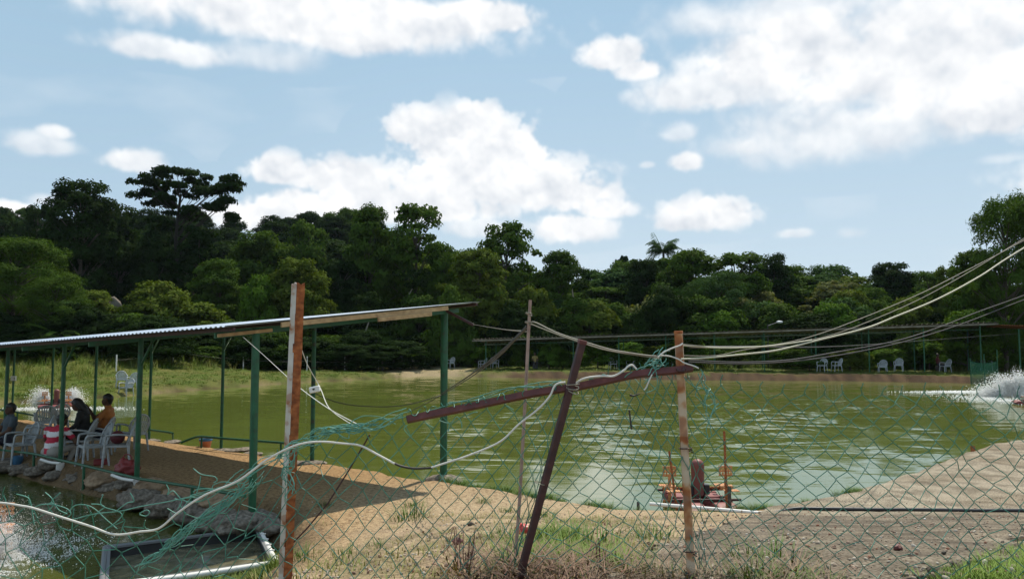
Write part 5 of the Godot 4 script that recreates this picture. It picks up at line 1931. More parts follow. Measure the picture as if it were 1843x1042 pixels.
func aerators() -> void:
	var first := make_aerator()
	tag(first, "maroon paddle aerator moored by the grass in front of the right rusty post", "aerator", "paddle aerators in the ponds")
	var a := Vector3(2.997, 0, -12.992)
	first.position = Vector3(a.x, 0.0, a.z)
	first.rotation.y = 0.06
	rng.seed = 300
	var b := Vector3(22.452, 0, -34.427)
	copy(first, "far paddle aerator throwing white spray at the right edge", b, 1.2, "paddle aerators in the ponds")
	var c := Vector3(-18.597, 0, -32.656)
	copy(first, "far paddle aerator wrapped in white spray under the left bank", c, 0.1, "paddle aerators in the ponds")
	var e := Vector3(-7.336, -0.2, -10.807)
	var near := copy(first, "paddle aerator splashing in the small pond at the bottom left corner", e, 0.9, "paddle aerators in the ponds")
	near.rotation.y = 0.5
	# right: a plume thrown to the left, sinking into a long white streak
	var spots := []
	var size := []
	var f := Vector3(24.633, 0, -39.422)
	fling(9000, f + Vector3(0.3, 0.25, 0), Vector3(-0.55, 0.85, 0.05), 0.24, 4.2, 0.008, 0.030, spots, size)
	fling(8000, f + Vector3(0.5, 0.25, 0), Vector3(-0.15, 1.0, 0.1), 0.28, 4.0, 0.008, 0.030, spots, size)
	fling(5000, f + Vector3(-0.5, 0.1, 0), Vector3(-0.85, 0.6, 0.05), 0.35, 3.8, 0.008, 0.030, spots, size)
	droplets("water_spray", "white plume of water thrown up by the far aerator at the right edge", spots, size)
	foam("foam", "long white streak of foam drifting left from the right-hand aerator", Vector3(24.723, 0, -42.99), Vector3(-2.9, 0, 0.1), Vector3(0.0, 0, 0.8), 5200, 0.035)
	foam("foam", "patch of foam on the water right under the far right plume", Vector3(22.617, 0, -37.114), Vector3(1.4, 0, 0), Vector3(0, 0, 2.6), 2600, 0.03)
	# left: two tufts of spray under the bank
	for q in [[Vector3(-19.463, 0, -33.518), -0.25, "left tuft of white spray under the left bank"], [Vector3(-18.769, 0, -33.816), 0.3, "right tuft of white spray under the left bank"]]:
		spots = []
		size = []
		fling(9000, q[0] + Vector3(0, 0.15, 0), Vector3(q[1], 1.0, 0.1), 0.28, 3.0, 0.007, 0.018, spots, size)
		droplets("water_spray", q[2], spots, size)
	foam("foam", "white foam line on the water under the left bank", Vector3(-18.171, 0, -32.105), Vector3(2.3, 0, 0), Vector3(0, 0, 0.7), 4000, 0.026)
	# bottom left, close by: a boiling white splash
	spots = []
	size = []
	var g := Vector3(-6.777, -0.2, -10.697)
	fling(11000, g + Vector3(-0.1, 0.1, 0), Vector3(0.12, 1.0, 0.05), 0.40, 2.9, 0.0014, 0.0052, spots, size)
	fling(12000, g + Vector3(-0.1, 0.1, 0), Vector3(0.35, 0.9, 0.1), 0.55, 2.6, 0.0014, 0.0052, spots, size)
	fling(3000, g + Vector3(0.0, 0.1, 0), Vector3(0.6, 0.9, 0.1), 0.6, 2.9, 0.0012, 0.0058, spots, size)
	droplets("water_spray", "splash of white drops in the small pond at the bottom left corner", spots, size)
	foam("foam", "boiling white foam on the small pond at the bottom left corner", Vector3(-6.657, -0.2, -10.669), Vector3(0.75, 0, 0.2), Vector3(-0.1, 0, 1.0), 8000, 0.010)


func tank_and_stones() -> void:
	# the liner tank in the corner of the small pond
	var o := thing("holding_tank", "square black tank with grey and white pipe rims at the small pond's corner", "tank")
	var c := [Vector3(-5.354, -0.06, -10.654), Vector3(-3.682, -0.06, -11.754), Vector3(-2.887, -0.06, -9.938), Vector3(-4.535, -0.06, -8.98)]
	for k in 4:
		var a: Vector3 = c[k]
		var b: Vector3 = c[(k + 1) % 4]
		var st := MB.new()
		var mid: Vector3 = (a + b) * 0.5 + Vector3(0, -0.015, 0)
		st.tube(smooth([a, mid, b], 5), 0.038 if k in [1, 2] else 0.036, -1, 10)
		put("rim_pipe", st, M.pvc if k in [1, 2] else M.grey_pvc, o)
		st = MB.new()
		var inward: Vector3 = ((c[0] + c[2]) * 0.5 - (a + b) * 0.5).normalized() * 0.03
		st.bar(a + inward + Vector3(0, -0.24, 0), b + inward + Vector3(0, -0.24, 0), 0.02, 0.44)
		put("wall", st, M.liner, o)
		st = MB.new()
		st.bar(a + inward * 1.6 + Vector3(0, 0.005, 0), b + inward * 1.6 + Vector3(0, 0.005, 0), 0.035, 0.03)
		put("inner_rail", st, M.grey_pvc, o)
	var w := MB.new()
	var grid := []
	for i in 9:
		var row := []
		for j in 9:
			var p: Vector3 = c[0].lerp(c[1], i / 8.0).lerp(c[3].lerp(c[2], i / 8.0), j / 8.0)
			row.append(Vector3(p.x, -0.19, p.z))
		grid.append(row)
	w.sheet(grid)
	put("tank_water", w, M.tank_water, o)
	var bolts := MB.new()
	for k in 6:
		var p: Vector3 = c[1].lerp(c[2], 0.1 + 0.16 * k)
		bolts.tube([p + Vector3(-0.03, 0.03, 0), p + Vector3(0.04, 0.034, 0)], 0.009, -1, 6)
	put("clip_row", bolts, M.pvc, o)

	# boulders along the small pond's edge
	var spots := [
		[Vector3(-11.112, -0.05, -17.633), Vector3(0.60, 0.26, 0.38), "flat boulder at the left edge under the white chairs"], [Vector3(-10.515, -0.1, -17.415), Vector3(0.46, 0.20, 0.32), "small dark boulder right of the flat one at the left edge"],
		[Vector3(-9.884, -0.05, -16.874), Vector3(0.42, 0.20, 0.34), "long low boulder before the striped shirt"], [Vector3(-9.275, -0.1, -16.481), Vector3(0.42, 0.22, 0.32), "pale-topped boulder right under the person in stripes"],
		[Vector3(-8.732, -0.1, -16.214), Vector3(0.44, 0.22, 0.30), "low boulder with a white pipe above it"], [Vector3(-7.862, 0, -15.431), Vector3(0.50, 0.26, 0.36), "brown boulder under the low green rail"],
		[Vector3(-8.497, -0.16, -15.989), Vector3(0.34, 0.12, 0.26), "flat pale slab of stone at the dark water's edge"], [Vector3(-7.513, -0.1, -15.228), Vector3(0.46, 0.22, 0.34), "sunlit round-topped boulder in the middle of the row"],
		[Vector3(-6.372, -0.05, -13.796), Vector3(0.50, 0.30, 0.38), "large boulder below the white pipe of the second post"], [Vector3(-5.638, -0.05, -13.196), Vector3(0.46, 0.30, 0.38), "dark boulder behind the curled fence wires"],
		[Vector3(-5.025, -0.05, -12.687), Vector3(0.44, 0.32, 0.40), "grey boulder left of the nearest thick green post"], [Vector3(-4.495, -0.08, -12.316), Vector3(0.44, 0.30, 0.36), "dark boulder below the nearest thick green post"],
		[Vector3(-3.897, 0.02, -11.787), Vector3(0.62, 0.24, 0.40), "big pale boulder between the tank and the nearest green post"], [Vector3(-3.497, 0, -11.594), Vector3(0.28, 0.20, 0.24), "dark rounded boulder touching the tall rusty post's foot"],
		[Vector3(-6.359, 0.1, -14.216), Vector3(0.40, 0.22, 0.34), "brown boulder under the red bag"], [Vector3(-7.068, 0.05, -14.839), Vector3(0.36, 0.20, 0.3), "small boulder left of the red bag"], [Vector3(-5.568, 0.08, -13.454), Vector3(0.40, 0.22, 0.34), "brown boulder at the walkway's edge right of the second post"], [Vector3(-4.766, 0.1, -12.797), Vector3(0.42, 0.22, 0.34), "earthy boulder at the walkway's edge beside the nearest post"]]
	for i in spots.size():
		var st := MB.new()
		var r: Vector3 = spots[i][1] * Vector3(0.80, 0.62, 0.80)
		st.rock(Vector3.ZERO, r, soil, i * 2.7, 0.24, 22, 13, 0.6 + i * 0.3)
		tag(put("boulder", st, M.tan_stone if i in [5, 14, 16, 17] else M.stone, null, spots[i][0]), spots[i][2], "boulder", "boulders along the small pond")
	# flat stones on the sand by the big pond
	var flats := [[Vector3(-4.298, 0.16, -16.544), Vector3(0.42, 0.05, 0.22), "flat stone slab at the foot of the green post behind the rusty post"], [Vector3(-6.299, 0.15, -18.666), Vector3(0.34, 0.05, 0.22), "flat stone at the water's edge beside the orange bucket"], [Vector3(-8.636, 0.12, -20.366), Vector3(0.34, 0.05, 0.2), "flat stone at the foot of the bent pipe rail"], [Vector3(-5.874, 0.12, -18.234), Vector3(0.30, 0.05, 0.18), "flat pale stone right of the thin green post at the water"]]
	for i in flats.size():
		var st := MB.new()
		st.rock(Vector3.ZERO, flats[i][1], soil, 50 + i * 2.7, 0.2, 18, 8, i * 0.8)
		tag(put("flat_stone", st, M.stone, null, flats[i][0]), flats[i][2], "stone", "flat stones on the sandy shore")


func small_things() -> void:
	var p := Vector3(-7.394, 0.15, -19.366)
	p.y = land_at(p.x, p.z)
	var o := thing("bucket", "small orange bucket with a blue rim on the sand by the water", "bucket", p)
	var st := MB.new()
	st.lathe(Vector3.ZERO, [Vector2(0.0, 0.0), Vector2(0.11, 0.0), Vector2(0.145, 0.19), Vector2(0.135, 0.19), Vector2(0.105, 0.02)], 18)
	put("pail", st, M.orange_plastic, o)
	st = MB.new()
	st.lathe(Vector3.ZERO, [Vector2(0.144, 0.185), Vector2(0.155, 0.195), Vector2(0.155, 0.235), Vector2(0.14, 0.235), Vector2(0.134, 0.19)], 18)
	put("rim", st, M.blue_plastic, o)
	st = MB.new()
	st.tube(smooth([Vector3(-0.15, 0.22, 0), Vector3(-0.10, 0.27, 0.05), Vector3(0.10, 0.27, 0.05), Vector3(0.15, 0.22, 0)], 4), 0.006, -1, 5)
	put("handle", st, M.grey_cable, o)

	st = MB.new()
	var q := Vector3(-8.018, 0.15, -16.312)
	q.y = land_at(q.x, q.z) + 0.56
	st.rock(Vector3.ZERO, Vector3(0.14, 0.135, 0.14), soil, 2.0, 0.04, 16, 10)
	tag(put("ball", st, M.dark_red, null, Vector3(q.x, q.y, q.z)), "dark red ball lying on the seat of a white chair", "ball")
	st = MB.new()
	st.rock(Vector3.ZERO, Vector3(0.21, 0.17, 0.17), soil, 5.0, 0.35, 18, 12)
	st.tube(smooth([Vector3(-0.1, 0.1, 0), Vector3(-0.05, 0.25, 0), Vector3(0.06, 0.24, 0), Vector3(0.1, 0.1, 0)], 4), 0.012, -1, 6)
	q = Vector3(-7.194, 0.15, -15.028)
	tag(put("bag", st, M.dull_red, null, Vector3(q.x, land_at(q.x, q.z) + 0.13, q.z)), "crumpled red plastic bag on the ground beside the second green post", "bag")
	st = MB.new()
	st.box(Vector3.ZERO, Vector3(0.30, 0.12, 0.2), Basis(Vector3.UP, 0.4), 0.02)
	q = Vector3(-8.398, 0.15, -16.46)
	tag(put("tackle_box", st, M.dull_red, null, Vector3(q.x, land_at(q.x, q.z) + 0.06, q.z)), "low red box on the ground between the white chairs' legs", "box")
	st = MB.new()
	st.lathe(Vector3.ZERO, [Vector2(0.0, 0.0), Vector2(0.09, 0.0), Vector2(0.115, 0.18), Vector2(0.108, 0.18), Vector2(0.08, 0.01)], 14)
	q = Vector3(-10.819, 0.15, -17.578)
	tag(put("tub", st, M.blue_plastic, null, Vector3(q.x, land_at(q.x, q.z), q.z)), "small blue tub under the leftmost white chair", "tub")
	# white pipes lying out from the posts' feet
	for k in [[Vector3(-6.527, 0.26, -13.9), Vector3(-7.062, 0.305, -14.2), "short white pipe sticking out from the second green post's foot"], [Vector3(-8.992, 0.241, -16), Vector3(-9.499, 0.288, -16.2), "short white pipe sticking out below the striped shirt"]]:
		st = MB.new()
		st.tube(smooth([k[0], (k[0] + k[1]) * 0.5 - Vector3(0, 0.02, 0), k[1]], 4), 0.028, -1, 8)
		tag(put("pipe", st, M.pvc), k[2], "pipe", "short white pipes by the small pond")
	# water pipe from the aerator, then a black hose over the apron
	st = MB.new()
	st.tube([Vector3(2.033, 0.261, -11.9), Vector3(2.699, 0.265, -11.6), Vector3(3.279, 0.252, -11.4), Vector3(3.621, 0.259, -11.2)], 0.026, -1, 10)
	tag(put("water_pipe", st, M.pvc), "white plastic pipe running past the front of the moored aerator", "pipe")
	st = MB.new()
	var hose := [Vector3(3.593, 0.259, -11.21)]
	for h: Vector3 in [Vector3(3.979, 0.2, -11.389), Vector3(4.264, 0.2, -11.318), Vector3(4.932, 0.2, -11.246), Vector3(5.669, 0.2, -11.176), Vector3(6.416, 0.2, -11.142), Vector3(7.029, 0.2, -11.107), Vector3(8.554, 0.2, -11.039), Vector3(11.277, 0.2, -11.107)]:
		hose.append(Vector3(h.x, maxf(0.05, land_at(h.x, h.z)) + 0.05, h.z))
	st.tube(smooth(hose, 5), 0.027, -1, 8)
	tag(put("black_hose", st, M.black_hose), "black hose lying across the concrete apron", "hose")
	st = MB.new()
	st.tube([Vector3(3.57, 0.259, -11.21), Vector3(3.663, 0.258, -11.19)], 0.033, -1, 10)
	tag(put("pipe_joint", st, M.grey_pvc), "dark joint between the white pipe and the black hose", "pipe joint")
	# rods and stakes at the water
	for k in [[Vector3(2.467, 0.936, -12.6), Vector3(2.54, 0.15, -12.5), 0.018, M.rust, "thin rusty rod left of the right rusty post at the aerator"], [Vector3(3.282, 1.268, -12.4), Vector3(3.276, 0.115, -12.3), 0.018, M.rust, "tall thin rusty rod right of the aerator's motor"], [Vector3(3.208, 0.511, -11.9), Vector3(3.189, 0.049, -11.8), 0.026, M.bark, "dark wooden peg in the bank right of the aerator"], [Vector3(10.674, 0.248, -18.6), Vector3(10.629, -0.068, -18.5), 0.050, M.rust, "short rusty stump of a post on the shore at the right"], [Vector3(1.956, 0.167, -12.5), Vector3(1.938, 0.002, -12.4), 0.024, M.bark, "small wooden peg in the water left of the white pipe"]]:
		st = MB.new()
		var d2: Vector3 = (k[1] - k[0]).normalized()
		st.tube([k[0], k[1] + d2 * 0.15], k[2], -1, 8)
		tag(put("stake", st, k[3]), k[4], "stake")
	# the green net on two poles at the far right
	o = thing("net_screen", "dark green net stretched on thin poles at the far bank's right end", "net")
	var n0 := Vector3(29.667, 1.116, -51.6)
	for x: float in [0.0, 0.9, 1.75]:
		st = MB.new()
		st.tube([n0 + Vector3(x, -1.9, 0), n0 + Vector3(x, 0.55 + 0.3 * x, 0)], 0.03, -1, 6)
		put("pole", st, M.green_paint, o)
	var grid := []
	for i in 9:
		var row := []
		for j in 5:
			row.append(n0 + Vector3(i / 8.0 * 1.75, lerpf(0.35 - 0.12 * sin(PI * i / 8.0), -1.5, j / 4.0), 0.06 * sin(i * 1.3 + j)))
		grid.append(row)
	st = MB.new()
	st.sheet(grid, null, Vector3.BACK)
	put("net", st, M.net, o)
	# litter
	st = MB.new()
	st.rock(Vector3.ZERO, Vector3(0.045, 0.03, 0.03), soil, 8.0, 0.5, 14, 8)
	tag(put("wrapper", st, M.red_plastic, null, Vector3(0.072, 1.5, -4.9)), "scrap of bright red wrapper caught behind the leaning maroon post", "litter")
	# loose stones on the apron
	rng.seed = 321
	for k in [[Vector2(2.02, -4.24), 0.055, M.maroon, "reddish brown clod lying on the concrete apron"], [Vector2(2.10, -3.94), 0.03, M.stone, "small pale stone right of the reddish clod"], [Vector2(1.85, -3.40), 0.035, M.stone, "pale stone near the grass in the bottom right corner"], [Vector2(1.60, -3.09), 0.05, M.bark, "dark earthy clod at the bottom edge near the grass"], [Vector2(4.39, -8.59), 0.03, M.pvc, "white pebble beside the black hose"], [Vector2(-0.31, -4.58), 0.06, M.maroon, "reddish clod among the dry grass on the slope"], [Vector2(-0.38, -7.33), 0.06, M.bark, "dark clod in the middle of the sandy slope"]]:
		st = MB.new()
		st.rock(Vector3.ZERO, Vector3(0.5, 0.3, 0.4) * k[1], soil, k[1] * 100.0, 0.4, 12, 8, 0.7)
		var v := Vector3(k[0].x, land_at(k[0].x, k[0].y) + 0.03, k[0].y)
		tag(put("loose_stone", st, k[2], null, v + Vector3(0, 0.01, 0)), k[3], "stone", "loose stones on the ground")


# ---------------------------------------------------------------- the broken chain-link fence

# The upper edge of the netting: [column, point, half a mesh down as (x, y) in metres]
var hem := [
	[-34.0, Vector3(-2.17, 2.035, -3), Vector2(-0.012, -0.047)], [-26.0, Vector3(-1.902, 2.045, -3), Vector2(-0.010, -0.050)], [-20.0, Vector3(-1.674, 2.015, -3), Vector2(-0.010, -0.050)], [-16.0, Vector3(-1.487, 1.979, -3), Vector2(-0.012, -0.050)],
	[-12.0, Vector3(-1.28, 1.958, -3), Vector2(-0.014, -0.046)], [-7.0, Vector3(-1.097, 2.029, -3), Vector2(-0.014, -0.043)], [-3.0, Vector3(-0.954, 2.117, -3), Vector2(-0.012, -0.044)], [-1.0, Vector3(-0.842, 2.19, -3), Vector2(-0.010, -0.046)],
	[2.0, Vector3(-0.739, 2.244, -3), Vector2(-0.009, -0.046)], [6.0, Vector3(-0.574, 2.289, -3), Vector2(-0.008, -0.046)], [11.0, Vector3(-0.387, 2.32, -3), Vector2(-0.008, -0.045)], [16.0, Vector3(-0.201, 2.355, -3), Vector2(-0.008, -0.045)],
	[21.0, Vector3(-0.007, 2.396, -3), Vector2(-0.009, -0.045)], [25.5, Vector3(0.143, 2.437, -3), Vector2(-0.010, -0.043)], [28.5, Vector3(0.214, 2.45, -3), Vector2(-0.013, -0.041)], [32.0, Vector3(0.289, 2.462, -3), Vector2(-0.008, -0.036)], [38.0, Vector3(0.403, 2.491, -3), Vector2(0.002, -0.035)],
	[44.0, Vector3(0.518, 2.51, -3), Vector2(0.004, -0.035)], [48.0, Vector3(0.602, 2.516, -3), Vector2(0.004, -0.036)], [50.0, Vector3(0.648, 2.499, -3), Vector2(0.003, -0.036)], [53.0, Vector3(0.737, 2.47, -3), Vector2(0.001, -0.035)], [58.0, Vector3(0.917, 2.443, -3), Vector2(0.0, -0.035)],
	[64.0, Vector3(1.146, 2.433, -3), Vector2(0.0, -0.035)], [70.0, Vector3(1.371, 2.433, -3), Vector2(0.0, -0.036)], [76.0, Vector3(1.6, 2.435, -3), Vector2(0.001, -0.036)], [82.0, Vector3(1.818, 2.425, -3), Vector2(0.002, -0.037)], [96.0, Vector3(2.369, 2.412, -3), Vector2(0.0, -0.037)], [116.0, Vector3(3.142, 2.45, -3), Vector2(0.0, -0.037)], [140.0, Vector3(4.077, 2.425, -3), Vector2(0.0, -0.037)]]


func mesh_node(c: float, r: float) -> Vector3:
	var k := 0
	while k < hem.size() - 2 and c > hem[k + 1][0]:
		k += 1
	var a: Array = hem[k]
	var b: Array = hem[k + 1]
	var f: float = (c - a[0]) / (b[0] - a[0])
	var p0: Vector3 = hem[maxi(0, k - 1)][1]
	var p3: Vector3 = hem[mini(hem.size() - 1, k + 2)][1]
	var top: Vector3 = a[1].cubic_interpolate(b[1], p0, p3, f)
	var down: Vector2 = a[2].lerp(b[2], f)
	# loose where it has come down on the left, tighter to the right
	var loose := lerpf(0.020, 0.0045, smoothstep(-6.0, 10.0, c))
	var w := Vector3(soft.get_noise_2d(c * 0.37, r * 0.37), soft.get_noise_2d(c * 0.37 + 50.0, r * 0.37), 0) * loose * 1.7 + Vector3(soil.get_noise_2d(c * 1.9, r * 1.9 + 9.0), soil.get_noise_2d(c * 1.9 + 70.0, r * 1.9), 0) * loose * 0.9
	var slope := smoothstep(0.0, 6.0, r) * 0.0
	return top + Vector3(down.x, down.y, 0) * r + w + Vector3(0, slope, 0.05 * soft.get_noise_2d(c * 0.11, r * 0.2))


func fence() -> void:
	rng.seed = 808
	var net := thing("chain_link_fence", "torn green chain-link netting sagging between the rusty posts", "fence")
	for k in range(-34, 140):
		var pts := []
		var rows := 26 if k < 0 else 30
		for r in rows:
			var sgn := 1.0 if (r + k) % 2 == 0 else -1.0
			var c := k + 0.5 * sgn
			var p := mesh_node(c, r)
			if p.y < land_at(p.x, p.z) - 0.05:
				break
			var q := Vector3(0, 0, 0.0028 * (1.0 if (r % 2 == 0) else -1.0))
			var side := Vector3(-sgn * 0.0022, 0, 0)
			pts.append(p + q + side + Vector3(0, 0.004, 0))
			pts.append(p - q + side - Vector3(0, 0.004, 0))
		if pts.size() < 6:
			continue
		# the twisted barb at the top
		if k % 2 == 0:
			pts.push_front(pts[0] + Vector3(rnd(-0.006, 0.006), 0.014, 0.004))
			pts.push_front(pts[0] + Vector3(rnd(-0.016, 0.016), rnd(0.010, 0.024), 0.003))
		var st := MB.new()
		st.tube(pts, 0.00165, -1, 5)
		put("wire", st, M.wire_green, net)
	# where the netting has been pulled into a rope of tangled wires
	var ropes := [
		[[Vector3(-0.893, 2.182, -2.97), Vector3(-0.824, 2.235, -2.97), Vector3(-0.742, 2.262, -2.97), Vector3(-0.661, 2.29, -2.97), Vector3(-0.579, 2.312, -2.97), Vector3(-0.476, 2.335, -2.97), Vector3(-0.369, 2.361, -2.97)], 0.030, 15],
		[[Vector3(-0.371, 2.36, -2.98), Vector3(-0.251, 2.393, -2.98), Vector3(-0.127, 2.418, -2.98), Vector3(-0.003, 2.449, -2.98), Vector3(0.121, 2.467, -2.98), Vector3(0.204, 2.48, -2.98)], 0.013, 3],
		[[Vector3(-0.831, 2.224, -2.96), Vector3(-0.921, 2.144, -2.96), Vector3(-1.001, 2.077, -2.96), Vector3(-1.081, 2.011, -2.96), Vector3(-1.181, 1.943, -2.96), Vector3(-1.261, 1.883, -2.96), Vector3(-1.336, 1.828, -2.96), Vector3(-1.387, 1.78, -2.96)], 0.020, 13],
		[[Vector3(-0.871, 2.197, -2.98), Vector3(-0.959, 2.153, -2.98), Vector3(-1.03, 2.108, -2.98), Vector3(-1.111, 2.076, -2.98), Vector3(-1.192, 2.049, -2.98), Vector3(-1.274, 2.033, -2.98)], 0.020, 6],
		[[Vector3(-0.827, 2.234, -2.98), Vector3(-0.815, 2.185, -2.98), Vector3(-0.841, 2.144, -2.98), Vector3(-0.82, 2.084, -2.98), Vector3(-0.835, 2.033, -2.98)], 0.024, 7],
		[[Vector3(0.429, 2.501, -2.96), Vector3(0.491, 2.53, -2.96), Vector3(0.533, 2.554, -2.96), Vector3(0.564, 2.583, -2.96), Vector3(0.605, 2.608, -2.96)], 0.022, 7],
		[[Vector3(0.564, 2.583, -2.96), Vector3(0.549, 2.544, -2.96), Vector3(0.521, 2.493, -2.96), Vector3(0.49, 2.452, -2.96)], 0.030, 5],
		[[Vector3(0.658, 2.529, -2.97), Vector3(0.694, 2.472, -2.97), Vector3(0.722, 2.421, -2.97), Vector3(0.748, 2.359, -2.97), Vector3(0.74, 2.268, -2.97)], 0.040, 4]]
	for rp in ropes:
		var path: Array = smooth(rp[0], 7)
		for s in int(rp[2]):
			var from := int(rnd(0.0, 0.45) * path.size())
			var to := int(rnd(0.55, 1.0) * path.size())
			var pts := []
			var ph := rnd(0, TAU)
			var turn := rnd(0.16, 0.5)
			var off: float = rp[1] * rnd(0.2, 1.0)
			for i in range(from, to):
				var p: Vector3 = path[i]
				var wig := Vector3(sin(i * turn * 1.1 + ph), cos(i * turn + ph * 1.7) , sin(i * turn * 0.8 + ph * 2.0) * 0.6) * off
				pts.append(p + wig + any_way() * rp[1] * 0.09)
			if pts.size() < 3:
				continue
			var st := MB.new()
			st.tube(smooth(pts, 3), 0.0018, -1, 5)
			put("wire", st, M.faded_wire, net)
	# single loose curls sticking up on the left and under the bar
	var curls := [[Vector3(-1.826, 2.067, -2.97), Vector3(-1.785, 2.055, -2.97), Vector3(-1.772, 2.033, -2.97), Vector3(-1.762, 1.985, -2.97), Vector3(-1.756, 1.955, -2.97)], [Vector3(-1.72, 2.073, -2.97), Vector3(-1.695, 2.051, -2.97), Vector3(-1.688, 2.029, -2.97), Vector3(-1.707, 2.005, -2.97)], [Vector3(-1.665, 2.071, -2.97), Vector3(-1.689, 2.049, -2.97), Vector3(-1.692, 2.033, -2.97), Vector3(-1.64, 2.015, -2.97), Vector3(-1.623, 1.995, -2.97), Vector3(-1.645, 1.975, -2.97)], [Vector3(-1.755, 2.021, -2.97), Vector3(-1.729, 2.029, -2.97), Vector3(-1.688, 2.029, -2.97), Vector3(-1.667, 2.009, -2.97), Vector3(-1.636, 1.995, -2.97)], [Vector3(-1.628, 2.001, -2.97), Vector3(-1.616, 2.021, -2.97), Vector3(-1.592, 2.029, -2.97), Vector3(-1.559, 2.025, -2.97), Vector3(-1.53, 2.009, -2.97), Vector3(-1.492, 1.975, -2.97), Vector3(-1.45, 1.941, -2.97)], [Vector3(-1.549, 2.031, -2.97), Vector3(-1.518, 2.029, -2.97), Vector3(-1.5, 2.019, -2.97), Vector3(-1.518, 2.005, -2.97), Vector3(-1.537, 1.985, -2.97)], [Vector3(-1.507, 2.065, -2.97), Vector3(-1.515, 2.035, -2.97), Vector3(-1.5, 2.019, -2.97), Vector3(-1.452, 2.005, -2.97), Vector3(-1.435, 1.989, -2.97), Vector3(-1.461, 1.961, -2.97), Vector3(-1.491, 1.941, -2.97)], [Vector3(-1.452, 2.009, -2.97), Vector3(-1.416, 2.035, -2.97), Vector3(-1.392, 2.041, -2.97), Vector3(-1.407, 2.071, -2.97)], [Vector3(-1.614, 1.975, -2.97), Vector3(-1.534, 1.995, -2.97), Vector3(-1.442, 2.005, -2.97), Vector3(-1.371, 2.021, -2.97), Vector3(-1.27, 2.039, -2.97), Vector3(-1.178, 2.059, -2.97)], [Vector3(-1.275, 2.102, -2.97), Vector3(-1.265, 2.081, -2.97), Vector3(-1.27, 2.065, -2.97), Vector3(-1.25, 2.079, -2.97), Vector3(-1.229, 2.059, -2.97), Vector3(-1.216, 2.039, -2.97), Vector3(-1.232, 2.009, -2.97)], [Vector3(-1.177, 2.16, -2.97), Vector3(-1.154, 2.142, -2.97), Vector3(-1.137, 2.136, -2.97), Vector3(-1.098, 2.13, -2.97), Vector3(-1.088, 2.116, -2.97), Vector3(-1.1, 2.108, -2.97)], [Vector3(-1.164, 2.065, -2.97), Vector3(-1.153, 2.102, -2.97), Vector3(-1.149, 2.132, -2.97)], [Vector3(-1.37, 1.997, -2.97), Vector3(-1.346, 2.009, -2.97), Vector3(-1.334, 2.001, -2.97), Vector3(-1.346, 1.987, -2.97), Vector3(-1.37, 1.993, -2.97)], [Vector3(-1.229, 2.045, -2.97), Vector3(-1.148, 2.065, -2.97), Vector3(-1.066, 2.085, -2.97), Vector3(-0.985, 2.122, -2.97), Vector3(-0.905, 2.174, -2.97)], [Vector3(-1.269, 2.015, -2.97), Vector3(-1.227, 1.995, -2.97), Vector3(-1.208, 2.021, -2.97), Vector3(-1.178, 2.059, -2.97)], [Vector3(-1.016, 2.11, -2.97), Vector3(-1.005, 2.085, -2.97), Vector3(-1.01, 2.055, -2.97)], [Vector3(-0.388, 2.318, -2.97), Vector3(-0.4, 2.304, -2.97), Vector3(-0.377, 2.276, -2.97)], [Vector3(-0.32, 2.325, -2.97), Vector3(-0.291, 2.308, -2.97)], [Vector3(-0.233, 2.327, -2.97), Vector3(-0.235, 2.294, -2.97)], [Vector3(-0.27, 2.335, -2.97), Vector3(-0.229, 2.325, -2.97), Vector3(-0.205, 2.349, -2.97), Vector3(-0.188, 2.329, -2.97), Vector3(-0.186, 2.308, -2.97)], [Vector3(-0.168, 2.353, -2.97), Vector3(-0.141, 2.365, -2.97), Vector3(-0.127, 2.365, -2.97)], [Vector3(-0.02, 2.39, -2.97), Vector3(0.005, 2.374, -2.97)], [Vector3(0.693, 2.509, -2.97), Vector3(0.715, 2.451, -2.97), Vector3(0.739, 2.427, -2.97), Vector3(0.751, 2.394, -2.97)], [Vector3(0.703, 2.523, -2.97), Vector3(0.719, 2.492, -2.97), Vector3(0.715, 2.472, -2.97)], [Vector3(0.717, 2.374, -2.97), Vector3(0.744, 2.345, -2.97)]]
	for cu in curls:
		var st := MB.new()
		st.tube(smooth(cu, 4), 0.0019, -1, 5)
		put("wire", st, M.faded_wire, net)
	# ties of wire on the bar
	for i in 15:
		var f := i / 14.0
		var p: Vector3 = Vector3(-0.362, 2.346, -2.96).lerp(Vector3(0.542, 2.509, -2.96), f) + Vector3(rnd(-0.01, 0.01), 0.012, 0)
		var pts := []
		for q in 7:
			pts.append(p + Vector3(0.022 * (q - 3) / 3.0 + rnd(-0.008, 0.008), 0.012 * sin(q * 1.3 + i) + 0.008, rnd(-0.02, 0.02)))
		var st := MB.new()
		st.tube(smooth(pts, 3), 0.0018, -1, 5)
		put("wire", st, M.wire_green, net)

	# the tall rusty post on the left: an angle iron with one painted face
	var o := thing("rusty_post", "tall rusty angle-iron post, painted grey on its left face", "fence post")
	var top := Vector3(-0.827, 2.85, -3.05)
	var foot := Vector3(-0.858, 1.661, -3.05)
	var ax := (top - foot).normalized()
	var low := foot - ax * 0.45
	var rt := ax.cross(Vector3.BACK).normalized() * 1.0
	if rt.x < 0:
		rt = -rt
	var fw := rt.cross(ax).normalized()
	if fw.z < 0:
		fw = -fw
